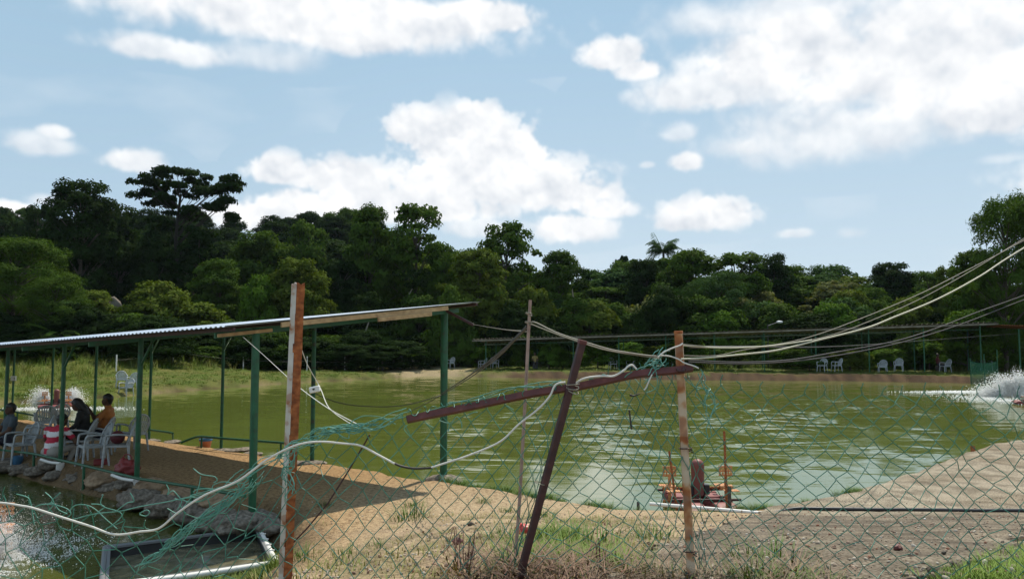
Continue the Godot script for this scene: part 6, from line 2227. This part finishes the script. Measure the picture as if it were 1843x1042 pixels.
	for s: float in [-1.0, 1.0]:
		var way := (rt * s * 0.80 - fw * 0.60).normalized()
		var nn := (rt * s * 0.60 + fw * 0.80).normalized()
		var grid := []
		var grid2 := []
		for i in 46:
			var row := []
			var row2 := []
			for j in 6:
				var p := low.lerp(top, i / 45.0) + fw * 0.006 + way * (0.032 * j / 5.0) + rt * 0.0005 * s
				var bite := 0.0
				if j >= 4:
					bite = 0.0022 * soil.get_noise_2d(i * 0.9, s * 7.0 + j)
				p += way * bite
				if i == 45:
					p += ax * 0.004 * sin(j * 1.4 + s)
				row.append(p)
				row2.append(p - nn * 0.004)
			grid.append(row)
			grid2.append(row2)
		var st := MB.new()
		st.sheet(grid, null, nn)
		st.sheet(grid2, null, -nn)
		var rim := []
		for i in 46:
			rim.append([grid[i][5], grid2[i][5]])
		st.sheet(rim, null, way)
		rim = []
		for j in 6:
			rim.append([grid[45][j], grid2[45][j]])
		st.sheet(rim, null, ax)
		put("painted_face" if s < 0 else "rusted_face", st, M.worn_paint if s < 0 else M.rust, o)
	# flaking seam of rust along the corner
	var st := MB.new()
	for i in 22:
		var f := rng.randf() * 0.92 + 0.05
		var p := low.lerp(top, f) + fw * 0.0075 + rt * rnd(-0.003, 0.004)
		st.box(p, Vector3(rnd(0.003, 0.008), rnd(0.02, 0.06), 0.004), Basis(rt, ax, fw), 0.001)
	put("rust_flakes", st, M.rust, o)

	# the right-hand rusty post: a square tube with flaking cream paint
	o = thing("rusty_post", "rusty square post with flaking cream paint right of the leaning maroon post", "fence post")
	top = Vector3(0.628, 2.66, -3)
	foot = Vector3(0.663, 1.763, -3)
	ax = (top - foot).normalized()
	st = MB.new()
	var bs := Basis(ax.cross(Vector3.BACK).normalized(), ax, Vector3.BACK).orthonormalized() * Basis(Vector3.UP, -0.30)
	st.box((top + foot) * 0.5 - ax * 0.10, Vector3(0.029, top.distance_to(foot) + 0.2, 0.029), bs, 0.003)
	put("tube", st, M.rusty_paint, o)
	st = MB.new()
	st.box(top + ax * 0.001, Vector3(0.031, 0.012, 0.031), bs, 0.002)
	put("cap", st, M.rust, o)
	for k in [Vector3(0.658, 1.851, -3), Vector3(0.662, 1.773, -3), Vector3(0.648, 2.227, -3)]:
		st = MB.new()
		var loop := []
		for i in 17:
			var g := TAU * i / 14.0
			loop.append(k + bs * Vector3(cos(g) * 0.024, 0.004 * sin(g * 0.5 + 1.0), sin(g) * 0.024))
		loop.append(loop[-1] + Vector3(0.012, -0.006, 0.008))
		st.tube(loop, 0.0022, -1, 5)
		put("wire_tie", st, M.dark_maroon, o)

	# the next post of the fence and the pole that carries the cables, both just beyond the right edge
	o = thing("rusty_post", "rusty square fence post beyond the picture's right edge", "fence post")
	st = MB.new()
	st.tube([Vector3(3.16, land_at(3.16, -3.02) - 0.2, -3.02), Vector3(3.13, 2.66, -3.02)], 0.018, -1, 8)
	put("tube", st, M.rusty_paint, o)
	o = thing("utility_pole", "wooden pole beyond the right edge that carries the cables", "pole")
	st = MB.new()
	st.tube([Vector3(6.95, land_at(6.95, -6.35) - 0.3, -6.35), Vector3(6.95, 5.1, -6.35)], 0.075, 0.06, 10)
	put("pole", st, M.bark, o)

	# the leaning maroon post
	o = thing("leaning_post", "dark maroon square post leaning against the bar, left of the rusty post", "fence post")
	top = Vector3(0.26, 2.63, -2.93)
	foot = Vector3(0.015, 1.734, -2.93)
	ax = (top - foot).normalized()
	bs = Basis(ax.cross(Vector3.BACK).normalized(), ax, Vector3.BACK).orthonormalized()
	bs.z = bs.x.cross(bs.y)
	st = MB.new()
	st.box((top + foot) * 0.5 - ax * 0.15, Vector3(0.0255, top.distance_to(foot) + 0.3, 0.0255), bs * Basis(Vector3.UP, 0.25), 0.003)
	put("tube", st, M.dark_maroon, o)
	st = MB.new()
	st.box(top - ax * 0.006, Vector3(0.029, 0.016, 0.029), bs * Basis(Vector3.UP, 0.25), 0.002)
	put("end_plate", st, M.maroon, o)
	for q in 3:
		st = MB.new()
		var m := Vector3(0.223, 2.47, -2.93) + Vector3(0, -0.012 * q, 0)
		var loop := []
		for i in 16:
			var g := TAU * i / 13.0
			loop.append(m + bs * Vector3(cos(g) * 0.022, 0.008 * cos(g + q), sin(g) * 0.022))
		st.tube(loop, 0.002, -1, 5)
		put("wire_tie", st, M.grey_cable, o)
	st = MB.new()
	var ring := []
	for i in 14:
		var g := TAU * i / 12.0
		ring.append(Vector3(0.102, 2.113, -2.93) + bs * Vector3(cos(g) * 0.021, 0.0, sin(g) * 0.021))
	st.tube(ring, 0.0016, -1, 5)
	put("wire_tie", st, M.grey_cable, o)

	# the bent maroon bar
	o = thing("bent_bar", "bent maroon square bar lying across the netting between the posts", "bar")
	var path := [Vector3(-0.387, 2.339, -2.965), Vector3(-0.126, 2.392, -2.965), Vector3(0.079, 2.435, -2.965), Vector3(0.244, 2.46, -2.965), Vector3(0.368, 2.486, -2.965), Vector3(0.461, 2.505, -2.965), Vector3(0.554, 2.515, -2.965), Vector3(0.62, 2.521, -2.965), Vector3(0.671, 2.529, -2.965)]
	var line: Array = smooth(path, 4)
	st = MB.new()
	for side in 4:
		var grid := []
		for i in line.size():
			var t: Vector3 = (line[mini(i + 1, line.size() - 1)] - line[maxi(0, i - 1)]).normalized()
			var r2 := Vector3(0, 0, 1)
			var u := r2.cross(t).normalized()
			if u.y < 0:
				u = -u
			var dent := 1.0 - 0.35 * exp(-pow((i - 24.0) / 3.0, 2.0)) if side % 2 == 0 else 1.0
			var h := 0.0118
			var a: Vector3
			var b: Vector3
			match side:
				0:
					a = r2 * -h + u * h * dent
					b = r2 * h + u * h * dent
				1:
					a = r2 * h + u * h
					b = r2 * h - u * h
				2:
					a = r2 * h - u * h
					b = r2 * -h - u * h
				3:
					a = r2 * -h - u * h
					b = r2 * -h + u * h
			# turned a little so that its upper face shows
			var tilt := Basis(t, -0.42)
			grid.append([line[i] + tilt * a, line[i] + tilt * b])
		var mid: Vector3 = grid[0][0] + grid[0][1] - line[0] * 2.0
		st.sheet(grid, null, mid.normalized())
	var t0: Vector3 = (line[1] - line[0]).normalized()
	put("tube", st, M.maroon, o)
	st = MB.new()
	var bt := Basis(t0, -0.42) * Basis(t0, t0.cross(Vector3.BACK) * -1.0, Vector3.BACK)
	st.box(line[0], Vector3(0.004, 0.025, 0.025), bt, 0.001)
	put("end_cap", st, M.dark_maroon, o)
	st = MB.new()
	st.tube([Vector3(0.606, 2.528, -2.94), Vector3(0.613, 2.518, -2.935), Vector3(0.63, 2.518, -2.935), Vector3(0.639, 2.532, -2.95)], 0.005, -1, 6)
	put("hook", st, M.dark_maroon, o)

	# the thin wooden stake and the rod beside it
	o = thing("wooden_stake", "thin pale wooden stake standing behind the bent bar", "stake")
	st = MB.new()
	var sp := [Vector3(0.076, 2.8, -3.3), Vector3(0.068, 2.661, -3.3), Vector3(0.058, 2.455, -3.3), Vector3(0.044, 2.206, -3.3), Vector3(0.031, 1.981, -3.3), Vector3(0.017, 1.792, -3.3), Vector3(0.008, 1.626, -3.3)]
	st.tube(smooth(sp, 3), 0.0065, 0.0075, 7)
	put("stick", st, M.stake_wood, o)
	for k in [Vector3(0.067, 2.703, -3.3), Vector3(0.07, 2.74, -3.3)]:
		st = MB.new()
		var loop := []
		for i in 12:
			var g := TAU * i / 9.0
			loop.append(k + Vector3(cos(g) * 0.012, 0.006 * sin(g * 0.7), sin(g) * 0.012))
		st.tube(loop, 0.003, -1, 5)
		put("tie", st, M.grey_cable, o)
	st = MB.new()
	st.tube([Vector3(-0.546, 2.271, -3.08), Vector3(-0.619, 2.145, -3.08), Vector3(-0.702, 2.013, -3.08), Vector3(-0.779, 1.92, -3.08), Vector3(-0.835, 1.862, -3.08)], 0.0034, -1, 6)
	tag(put("stay_wire", st, M.dark_maroon), "rusty stay wire slanting down to the tall rusty post", "wire")
	st = MB.new()
	st.tube([Vector3(0.435, 2.374, -2.97), Vector3(0.439, 2.337, -2.97), Vector3(0.443, 2.302, -2.97)], 0.0032, -1, 6)
	tag(put("hanging_clip", st, M.dark_cable), "short dark peg hanging in the netting left of the right rusty post", "peg")
	st = MB.new()
	st.tube([Vector3(0.438, 2.429, -2.97), Vector3(0.45, 2.425, -2.97), Vector3(0.475, 2.433, -2.97)], 0.005, 0.002, 6)
	tag(put("hanging_clip", st, M.dark_cable), "dark knot of tape caught in the netting under the bent bar", "tape")


func cable(called: String, pts: Array, r: float, mat: Material, label: String, per := 6) -> void:
	var st := MB.new()
	st.tube(smooth(pts, per), r, -1, 8)
	tag(put(called, st, mat), label, "cable")


func cables() -> void:
	cable("cable", [Vector3(-1.978, 2.049, -2.93), Vector3(-1.857, 2.043, -2.93), Vector3(-1.786, 2.033, -2.93), Vector3(-1.735, 2.023, -2.93), Vector3(-1.639, 1.993, -2.93), Vector3(-1.531, 1.96, -2.93), Vector3(-1.44, 1.93, -2.93), Vector3(-1.35, 1.94, -2.93), Vector3(-1.28, 1.952, -2.93), Vector3(-1.211, 2.009, -2.93), Vector3(-1.12, 2.069, -2.93), Vector3(-1.006, 2.117, -2.93), Vector3(-0.943, 2.16, -2.93), Vector3(-0.893, 2.198, -2.93), Vector3(-0.813, 2.24, -2.93), Vector3(-0.752, 2.258, -2.93), Vector3(-0.688, 2.262, -2.93), Vector3(-0.621, 2.256, -2.93), Vector3(-0.554, 2.248, -2.93), Vector3(-0.487, 2.214, -2.93), Vector3(-0.426, 2.182, -2.93)], 0.0040, M.white_cable, "thick white cable sagging along the fallen netting from the left edge")
	cable("taped_cable", [Vector3(-0.428, 2.184, -2.93), Vector3(-0.403, 2.174, -2.93), Vector3(-0.357, 2.166, -2.93), Vector3(-0.302, 2.168, -2.93), Vector3(-0.294, 2.17, -2.93)], 0.0044, M.dark_cable, "black taped joint in the white cable below the bar's left end")
	cable("cable", [Vector3(-0.298, 2.168, -2.93), Vector3(-0.24, 2.186, -2.93), Vector3(-0.155, 2.214, -2.93), Vector3(-0.044, 2.262, -2.93), Vector3(0.025, 2.325, -2.93), Vector3(0.094, 2.379, -2.93), Vector3(0.137, 2.425, -2.93), Vector3(0.154, 2.46, -2.93), Vector3(0.17, 2.474, -2.93), Vector3(0.196, 2.478, -2.93)], 0.0036, M.white_cable, "white cable rising from the black joint to the leaning maroon post")
	cable("cable", [Vector3(0.234, 2.473, -2.94), Vector3(0.258, 2.488, -2.94), Vector3(0.289, 2.496, -2.94), Vector3(0.334, 2.5, -2.94), Vector3(0.375, 2.5, -2.94), Vector3(0.414, 2.522, -2.94), Vector3(0.426, 2.534, -2.94), Vector3(0.443, 2.54, -2.94), Vector3(0.459, 2.526, -2.94)], 0.0038, M.white_cable, "curl of white cable lying on the bent bar")
	cable("cable", [Vector3(0.516, 2.506, -2.94), Vector3(0.503, 2.479, -2.94), Vector3(0.493, 2.457, -2.94), Vector3(0.485, 2.449, -2.94)], 0.0027, M.white_cable, "short loose end of white cable hanging under the bar")
	cable("cable", [Vector3(0.077, 2.707, -3.29), Vector3(0.099, 2.704, -3.25), Vector3(0.173, 2.664, -3.15), Vector3(0.264, 2.628, -3.02), Vector3(0.29, 2.62, -3), Vector3(0.36, 2.599, -2.98), Vector3(0.421, 2.587, -2.97), Vector3(0.502, 2.575, -2.96), Vector3(0.541, 2.573, -2.95)], 0.0029, M.grey_cable, "grey cable from the wooden stake to the knot beside the right rusty post")
	cable("cable", [Vector3(0.077, 2.7, -3.29), Vector3(0.174, 2.658, -3.17), Vector3(0.266, 2.622, -3.04), Vector3(0.361, 2.593, -2.99), Vector3(0.473, 2.575, -2.97), Vector3(0.547, 2.565, -2.95)], 0.0022, M.grey_cable, "thinner grey cable hanging just under the grey one from the wooden stake")
	cable("cable", [Vector3(0.547, 2.575, -2.95), Vector3(0.582, 2.573, -2.95), Vector3(0.617, 2.561, -2.95), Vector3(0.637, 2.548, -2.95), Vector3(0.674, 2.536, -2.95), Vector3(0.69, 2.528, -2.95)], 0.0028, M.white_cable, "short white cable crossing the right rusty post to the torn netting")
	cable("cable", [Vector3(0.539, 2.569, -2.94), Vector3(0.56, 2.587, -2.94), Vector3(0.591, 2.602, -2.94), Vector3(0.624, 2.614, -2.94), Vector3(0.63, 2.622, -2.94)], 0.0028, M.white_cable, "short white cable from the knot up to the right rusty post")
	# the span to the right, off to the pole outside the picture
	cable("cable", [Vector3(0.626, 2.618, -2.97), Vector3(0.659, 2.614, -2.97), Vector3(0.76, 2.607, -3), Vector3(0.896, 2.607, -3.05), Vector3(1.04, 2.616, -3.12), Vector3(1.243, 2.654, -3.25), Vector3(1.502, 2.729, -3.4), Vector3(1.835, 2.836, -3.6), Vector3(2.146, 2.95, -3.8), Vector3(2.657, 3.152, -4.1), Vector3(3.83, 3.636, -4.8), Vector3(6.88, 4.75, -6.35)], 0.0017, M.grey_cable, "upper cable of the span rising from the right rusty post to the right edge")
	cable("cable", [Vector3(0.642, 2.574, -2.99), Vector3(0.775, 2.574, -3.02), Vector3(0.904, 2.596, -3.08), Vector3(1.134, 2.624, -3.2), Vector3(1.325, 2.654, -3.3), Vector3(1.612, 2.732, -3.5), Vector3(1.936, 2.842, -3.7), Vector3(2.338, 3.007, -3.95), Vector3(2.722, 3.174, -4.2), Vector3(3.912, 3.699, -4.9), Vector3(6.88, 4.60, -6.35)], 0.0015, M.grey_cable, "thin brownish cable just below the upper one of the span")
	cable("cable", [Vector3(0.627, 2.562, -2.96), Vector3(0.721, 2.566, -2.97), Vector3(0.881, 2.58, -3), Vector3(1.02, 2.594, -3.06), Vector3(1.205, 2.631, -3.15), Vector3(1.444, 2.681, -3.25), Vector3(1.616, 2.732, -3.35), Vector3(1.879, 2.815, -3.5), Vector3(2.188, 2.933, -3.7), Vector3(2.558, 3.094, -3.95), Vector3(3.669, 3.57, -4.6), Vector3(6.88, 4.40, -6.35)], 0.0034, M.cream_cable, "thick cream cable, lowest of the bright span on the right")
	cable("cable", [Vector3(0.641, 2.612, -2.98), Vector3(0.791, 2.603, -3), Vector3(0.978, 2.609, -3.06), Vector3(1.183, 2.633, -3.14)], 0.0028, M.cream_cable, "short cream cable lying along the start of the span on the right")
	cable("dark_cable", [Vector3(0.687, 2.555, -3.1), Vector3(0.938, 2.542, -3.3), Vector3(1.249, 2.545, -3.6), Vector3(1.612, 2.573, -4), Vector3(2.118, 2.632, -4.4), Vector3(2.571, 2.714, -4.8), Vector3(3.066, 2.83, -5.2), Vector3(3.612, 2.956, -5.6), Vector3(5.232, 3.374, -6.6), Vector3(6.88, 3.75, -6.35)], 0.0031, M.dark_cable, "dark cable hanging below the bright span on the right")
	cable("dark_cable", [Vector3(0.698, 2.546, -3.15), Vector3(0.997, 2.533, -3.4), Vector3(1.335, 2.54, -3.7), Vector3(1.766, 2.574, -4.1), Vector3(2.254, 2.639, -4.5), Vector3(2.858, 2.752, -5), Vector3(3.61, 2.925, -5.6), Vector3(5.23, 3.341, -6.6), Vector3(6.88, 3.60, -6.35)], 0.0027, M.dark_cable, "second dark cable close under the first on the right")
	cable("dark_cable", [Vector3(0.755, 2.606, -3.4), Vector3(1.458, 2.599, -5), Vector3(5.558, 2.584, -13), Vector3(14.449, 2.751, -27), Vector3(34.731, 3.303, -54.5)], 0.0059, M.dark_cable, "thin dark line running level across the shade of the far shelter")
	# the dark pair from the wooden stake to the thick green post
	cable("dark_cable", [Vector3(0.066, 2.694, -3.31), Vector3(0.039, 2.666, -3.9), Vector3(-0.063, 2.574, -5.5), Vector3(-0.269, 2.412, -7.5), Vector3(-0.636, 2.149, -10), Vector3(-1.308, 1.691, -14.9)], 0.0079, M.dark_cable, "dark cable slanting from the wooden stake down to the thick green post")
	cable("dark_cable", [Vector3(0.064, 2.689, -3.32), Vector3(0.024, 2.648, -4), Vector3(-0.119, 2.507, -6), Vector3(-0.447, 2.252, -9), Vector3(-1.006, 1.864, -13), Vector3(-1.423, 1.612, -14), Vector3(-1.745, 1.463, -13.5)], 0.0060, M.dark_cable, "second dark cable slanting past the thick green post towards the bar's end")
	cable("dark_cable", [Vector3(-1.312, 1.657, -14.95), Vector3(-1.763, 1.544, -14.4), Vector3(-2.15, 1.516, -14), Vector3(-2.674, 1.559, -13.7), Vector3(-3.01, 1.648, -13.5), Vector3(-3.306, 1.785, -13.4)], 0.0072, M.dark_cable, "dark cable sagging over the water between two green posts")
	cable("thin_cable", [Vector3(-0.738, 2.975, -15), Vector3(-0.135, 2.783, -9), Vector3(0.063, 2.67, -3.4)], 0.0036, M.grey_cable, "thin pale line from the roof's rusty corner to the wooden stake")
	# pale lines from the shelter over the tall rusty post
	cable("thin_cable", [Vector3(-3.86, 2.715, -11.4), Vector3(-2.515, 2.52, -8), Vector3(-1.413, 2.415, -5), Vector3(-1.06, 2.396, -4), Vector3(-0.758, 2.353, -3.3), Vector3(-0.568, 2.313, -3)], 0.0022, M.white_cable, "pale line slanting from the nearest shelter post behind the tall rusty post")
	cable("thin_cable", [Vector3(-0.957, 2.61, -3.6), Vector3(-0.951, 2.525, -3.7), Vector3(-0.914, 2.412, -3.8), Vector3(-0.799, 2.337, -3.5), Vector3(-0.597, 2.315, -3)], 0.0020, M.white_cable, "pale line hanging from the tall rusty post past the white switch box")
	var o := thing("switch_box", "white switch box tied to the thin green post right of the tall rusty post", "box")
	var st := MB.new()
	var at := Vector3(-0.933, 2.403, -3.78)
	var bs := Basis(Vector3.BACK, 0.22) * Basis(Vector3.UP, -0.2)
	st.box(at, Vector3(0.052, 0.030, 0.022), bs, 0.004)
	put("casing", st, M.pvc, o)
	st = MB.new()
	st.box(at + bs * Vector3(0.0, 0.002, 0.012), Vector3(0.010, 0.008, 0.006), bs, 0.001)
	put("switch_key", st, M.dark_cable, o)
	o = thing("switch_box", "small white box on the green post at the far left", "box")
	st = MB.new()
	at = Vector3(-15.735, 1.519, -25.2)
	st.box(at, Vector3(0.15, 0.15, 0.08), Basis.IDENTITY, 0.01)
	put("casing", st, M.pvc, o)
	st = MB.new()
	st.box(at + Vector3(0.05, 0.0, 0.045), Vector3(0.03, 0.05, 0.01), Basis.IDENTITY, 0.002)
	put("switch_key", st, M.grey_pvc, o)


func near_plants() -> void:
	var tuft := blades(46, 0.13, 0.11, 0.008, 0.55, 41).mesh(M.grass)
	var fine := blades(14, 0.07, 0.10, 0.006, 0.7, 42).mesh(M.grass)
	var dry := blades(20, 0.30, 0.07, 0.008, 0.75, 43).mesh(M.grass)
	var big := blades(120, 0.24, 0.26, 0.010, 0.6, 44).mesh(M.grass)
	rng.seed = 45
	# clumps one can tell apart on the sandy slope
	var spots := [[-1.40, -11.13, 1.15, "thick green clump of grass alone on the sandy slope"], [-1.49, -12.26, 0.6, "small clump of grass just above the thick one on the slope"], [-1.82, -8.96, 0.7, "clump of grass low on the slope right of the tall rusty post"], [-2.39, -9.27, 0.8, "clump of grass at the foot of the tall rusty post"], [-0.05, -11.35, 0.5, "small dark clump of grass left of the leaning maroon post"], [0.38, -10.40, 0.7, "leafy clump just right of the leaning maroon post"], [-0.07, -5.91, 0.6, "clump of grass left of the leaning post's lower half"], [0.98, -5.54, 0.6, "clump of grass at the concrete's edge left of the right rusty post"], [-2.84, -12.26, 0.5, "faint clump of grass in the sand by the shelter's shadow"], [-1.45, -8.77, 0.5, "thin clump of grass in the middle of the slope"], [0.45, -4.69, 0.9, "tall green clump above the dry grass at the bottom"], [1.18, -3.72, 0.7, "spiky green weed at the bottom right of the right rusty post"], [-0.44, -12.52, 0.5, "low clump by the shore below the domed stone"]]
	for s in spots:
		var v := Vector3(s[0], land_at(s[0], s[1]), s[1])
		var mi := MeshInstance3D.new()
		mi.mesh = big
		mi.name = numbered("grass_clump")
		add_child(mi)
		mi.position = v
		mi.rotation.y = rnd(0, TAU)
		mi.scale = Vector3(1.0, 0.75, 1.0) * s[2]
		mi.material_override = M.grass_green
		tag(mi, s[3], "grass clump", "grass clumps on the slope")
	var a := []
	var ac := []
	var b := []
	var bc := []
	for i in 9000:
		var d := rnd(2.4, 14.5)
		var x := rnd(-3.6, 0.70 * d)
		var s := land(x, -d)
		if s.y < 0.02 or s.z < 0.15:
			continue
		var m := soil.get_noise_2d(x * 0.45 + 9.0, -d * 0.45) + 0.7 * soil.get_noise_2d(x * 1.7, -d * 1.7 + 30.0)
		var on_concrete := x > 0.36 + 0.27 * (d - 2.9) and d < 12.0 or (d >= 12.0 and x > 3.4)
		var corner := x > 1.62 + (d - 2.9) * 0.92 and d < 6.4
		var shore := s.y < 0.4 and x > -1.2 and d < 16.5 and soil.get_noise_2d(x * 1.1, 77.0) > (-0.12 if x < 3.6 else 0.12)
		var slope := rng.randf() < 0.55 and not on_concrete and d < 11.2 and x > -2.6 and m + 0.22 * smoothstep(7.0, 4.0, d) > 0.20 + rnd(-0.16, 0.16)
		if corner:
			if rng.randf() < 0.85:
				for q in 5:
					var xx := x + rnd(-0.2, 0.2)
					var dd := d + rnd(-0.2, 0.2)
					a.append(Transform3D(Basis(Vector3.UP, rnd(0, TAU)).scaled(Vector3.ONE * rnd(0.25, 0.55)), Vector3(xx, land_at(xx, -dd), -dd)))
					ac.append(Color(0.13, 0.22, 0.030) * rnd(0.8, 1.2))
			continue
		if shore:
			for q in 2:
				a.append(Transform3D(Basis(Vector3.UP, rnd(0, TAU)).scaled(Vector3.ONE * rnd(0.5, 1.1)), Vector3(x + rnd(-0.1, 0.1), s.x - 0.01, -d + rnd(-0.1, 0.1))))
				ac.append(Color(0.075, 0.14, 0.03) * rnd(0.8, 1.2))
		elif slope:
			b.append(Transform3D(Basis(Vector3.UP, rnd(0, TAU)).scaled(Vector3(1, rnd(0.5, 1.1), 1) * rnd(0.6, 1.2)), Vector3(x, s.x - 0.005, -d)))
			bc.append(Color(0.14, 0.18, 0.045).lerp(Color(0.30, 0.24, 0.11), rng.randf() * 0.8) * rnd(0.8, 1.1))
	# the thick green and dry growth at the fence's foot
	var c := []
	var cc := []
	for i in 120:
		var x := rnd(-0.24, 0.42)
		var d := rnd(2.75, 3.5)
		if rng.randf() > 0.35 + 0.65 * smoothstep(-0.1, 0.15, x):
			continue
		var p := Vector3(x, land_at(x, -d), -d)
		if rng.randf() < 0.62:
			c.append(Transform3D(Basis(Vector3.UP, rnd(0, TAU)).scaled(Vector3(1, rnd(0.2, 0.5), 1)), p))
			cc.append(Color(0.30, 0.21, 0.14).lerp(Color(0.12, 0.06, 0.05), rng.randf()))
	for i in 110:
		var x := rnd(-0.05, 0.45)
		var d := rnd(3.1, 5.2)
		if soil.get_noise_2d(x * 2.0, d * 2.0) < -0.05:
			continue
		a.append(Transform3D(Basis(Vector3.UP, rnd(0, TAU)).scaled(Vector3.ONE * rnd(0.5, 1.1)), Vector3(x, land_at(x, -d), -d)))
		ac.append(Color(0.12, 0.19, 0.035) * rnd(0.75, 1.2))
	for i in 110:   # weeds at the foot of the right post and by the tank
		var x := rnd(0.42, 1.15)
		var d := rnd(2.7, 3.15)
		if rng.randf() < 0.2:
			a.append(Transform3D(Basis(Vector3.UP, rnd(0, TAU)).scaled(Vector3.ONE * rnd(0.4, 0.9)), Vector3(x, land_at(x, -d), -d)))
			ac.append(Color(0.10, 0.15, 0.04) * rnd(0.8, 1.2))
		elif rng.randf() < 0.3:
			c.append(Transform3D(Basis(Vector3.UP, rnd(0, TAU)).scaled(Vector3(1, rnd(0.25, 0.5), 1)), Vector3(x, land_at(x, -d), -d)))
			cc.append(Color(0.30, 0.22, 0.15) * rnd(0.6, 1.0))
	for i in 240:
		var f := rng.randf()
		var p: Vector3 = Vector3(-4.512, -0.1, -9.033).lerp(Vector3(-2.844, -0.1, -9.866), f) + Vector3(rnd(-0.05, 0.2), 0, rnd(0.05, 0.5))
		p.y = maxf(land_at(p.x, p.z), -0.22)
		a.append(Transform3D(Basis(Vector3.UP, rnd(0, TAU)).scaled(Vector3.ONE * rnd(0.8, 1.5)), p))
		ac.append(Color(0.13, 0.18, 0.04) * rnd(0.8, 1.2))
	scatter("grass", tuft, a, "green grass at the shore, the fence's foot and the bottom right corner", "grass", ac)
	scatter("thin_grass", fine, b, "thin olive grass growing on the sandy slope", "grass", bc)
	scatter("dry_grass", dry, c, "dead brown grass heaped at the fence's foot", "dry grass", cc)
	# dry stalks of a dead weed
	for k in [[[830,978,870,962], "dead weed with drooping brown leaves left of the leaning post"], [[1085,960,1080,960], "upright dead brown stalks in the dry grass between the posts"]]:
		var o := thing("dead_weed", k[1], "weed")
		var foot := Vector3(-0.19 if k[0][0] < 900 else 0.36, 0, -3.15)
		foot.y = land_at(foot.x, foot.z)
		o.position = foot
		for i in 10:
			var ang := rnd(0, TAU)
			var st := MB.new()
			var h := rnd(0.08, 0.19)
			var out := Vector3(cos(ang), 0, sin(ang))
			st.tube(smooth([out * 0.02, Vector3(0, h * 0.6, 0) + out * 0.04, Vector3(0, h, 0) + out * 0.05, Vector3(0, h * rnd(0.5, 0.95), 0) + out * rnd(0.07, 0.12)], 4), 0.003, 0.001, 4)
			put("stalk", st, M.dry_stalk, o)
	# gravel
	var peb := MB.new()
	peb.rock(Vector3.ZERO, Vector3(1, 0.7, 0.85), soil, 3.0, 0.3, 7, 5)
	var g := []
	var gc := []
	for i in 7500:
		var d := 2.4 + 11.0 * pow(rng.randf(), 1.5)
		var x := rnd(-0.30 * d - 0.4, 0.68 * d)
		var s := land(x, -d)
		if s.y < 0.25 or s.z < 0.4:
			continue
		g.append(Transform3D(Basis(any_way(), rnd(0, TAU)).scaled(Vector3.ONE * (0.003 + 0.012 * pow(rng.randf(), 4.0))), Vector3(x, s.x + (0.032 if x > 0.3 + 0.27 * (d - 2.9) else 0.004), -d)))
		gc.append(Color(0.34, 0.28, 0.21).lerp([Color(0.50, 0.45, 0.38), Color(0.16, 0.09, 0.06), Color(0.24, 0.08, 0.04), Color(0.2, 0.16, 0.12)][rng.randi() % 4], rng.randf()))
	scatter("gravel", peb.mesh(M.body), g, "loose grit and pebbles on the slope and the apron", "gravel", gc)
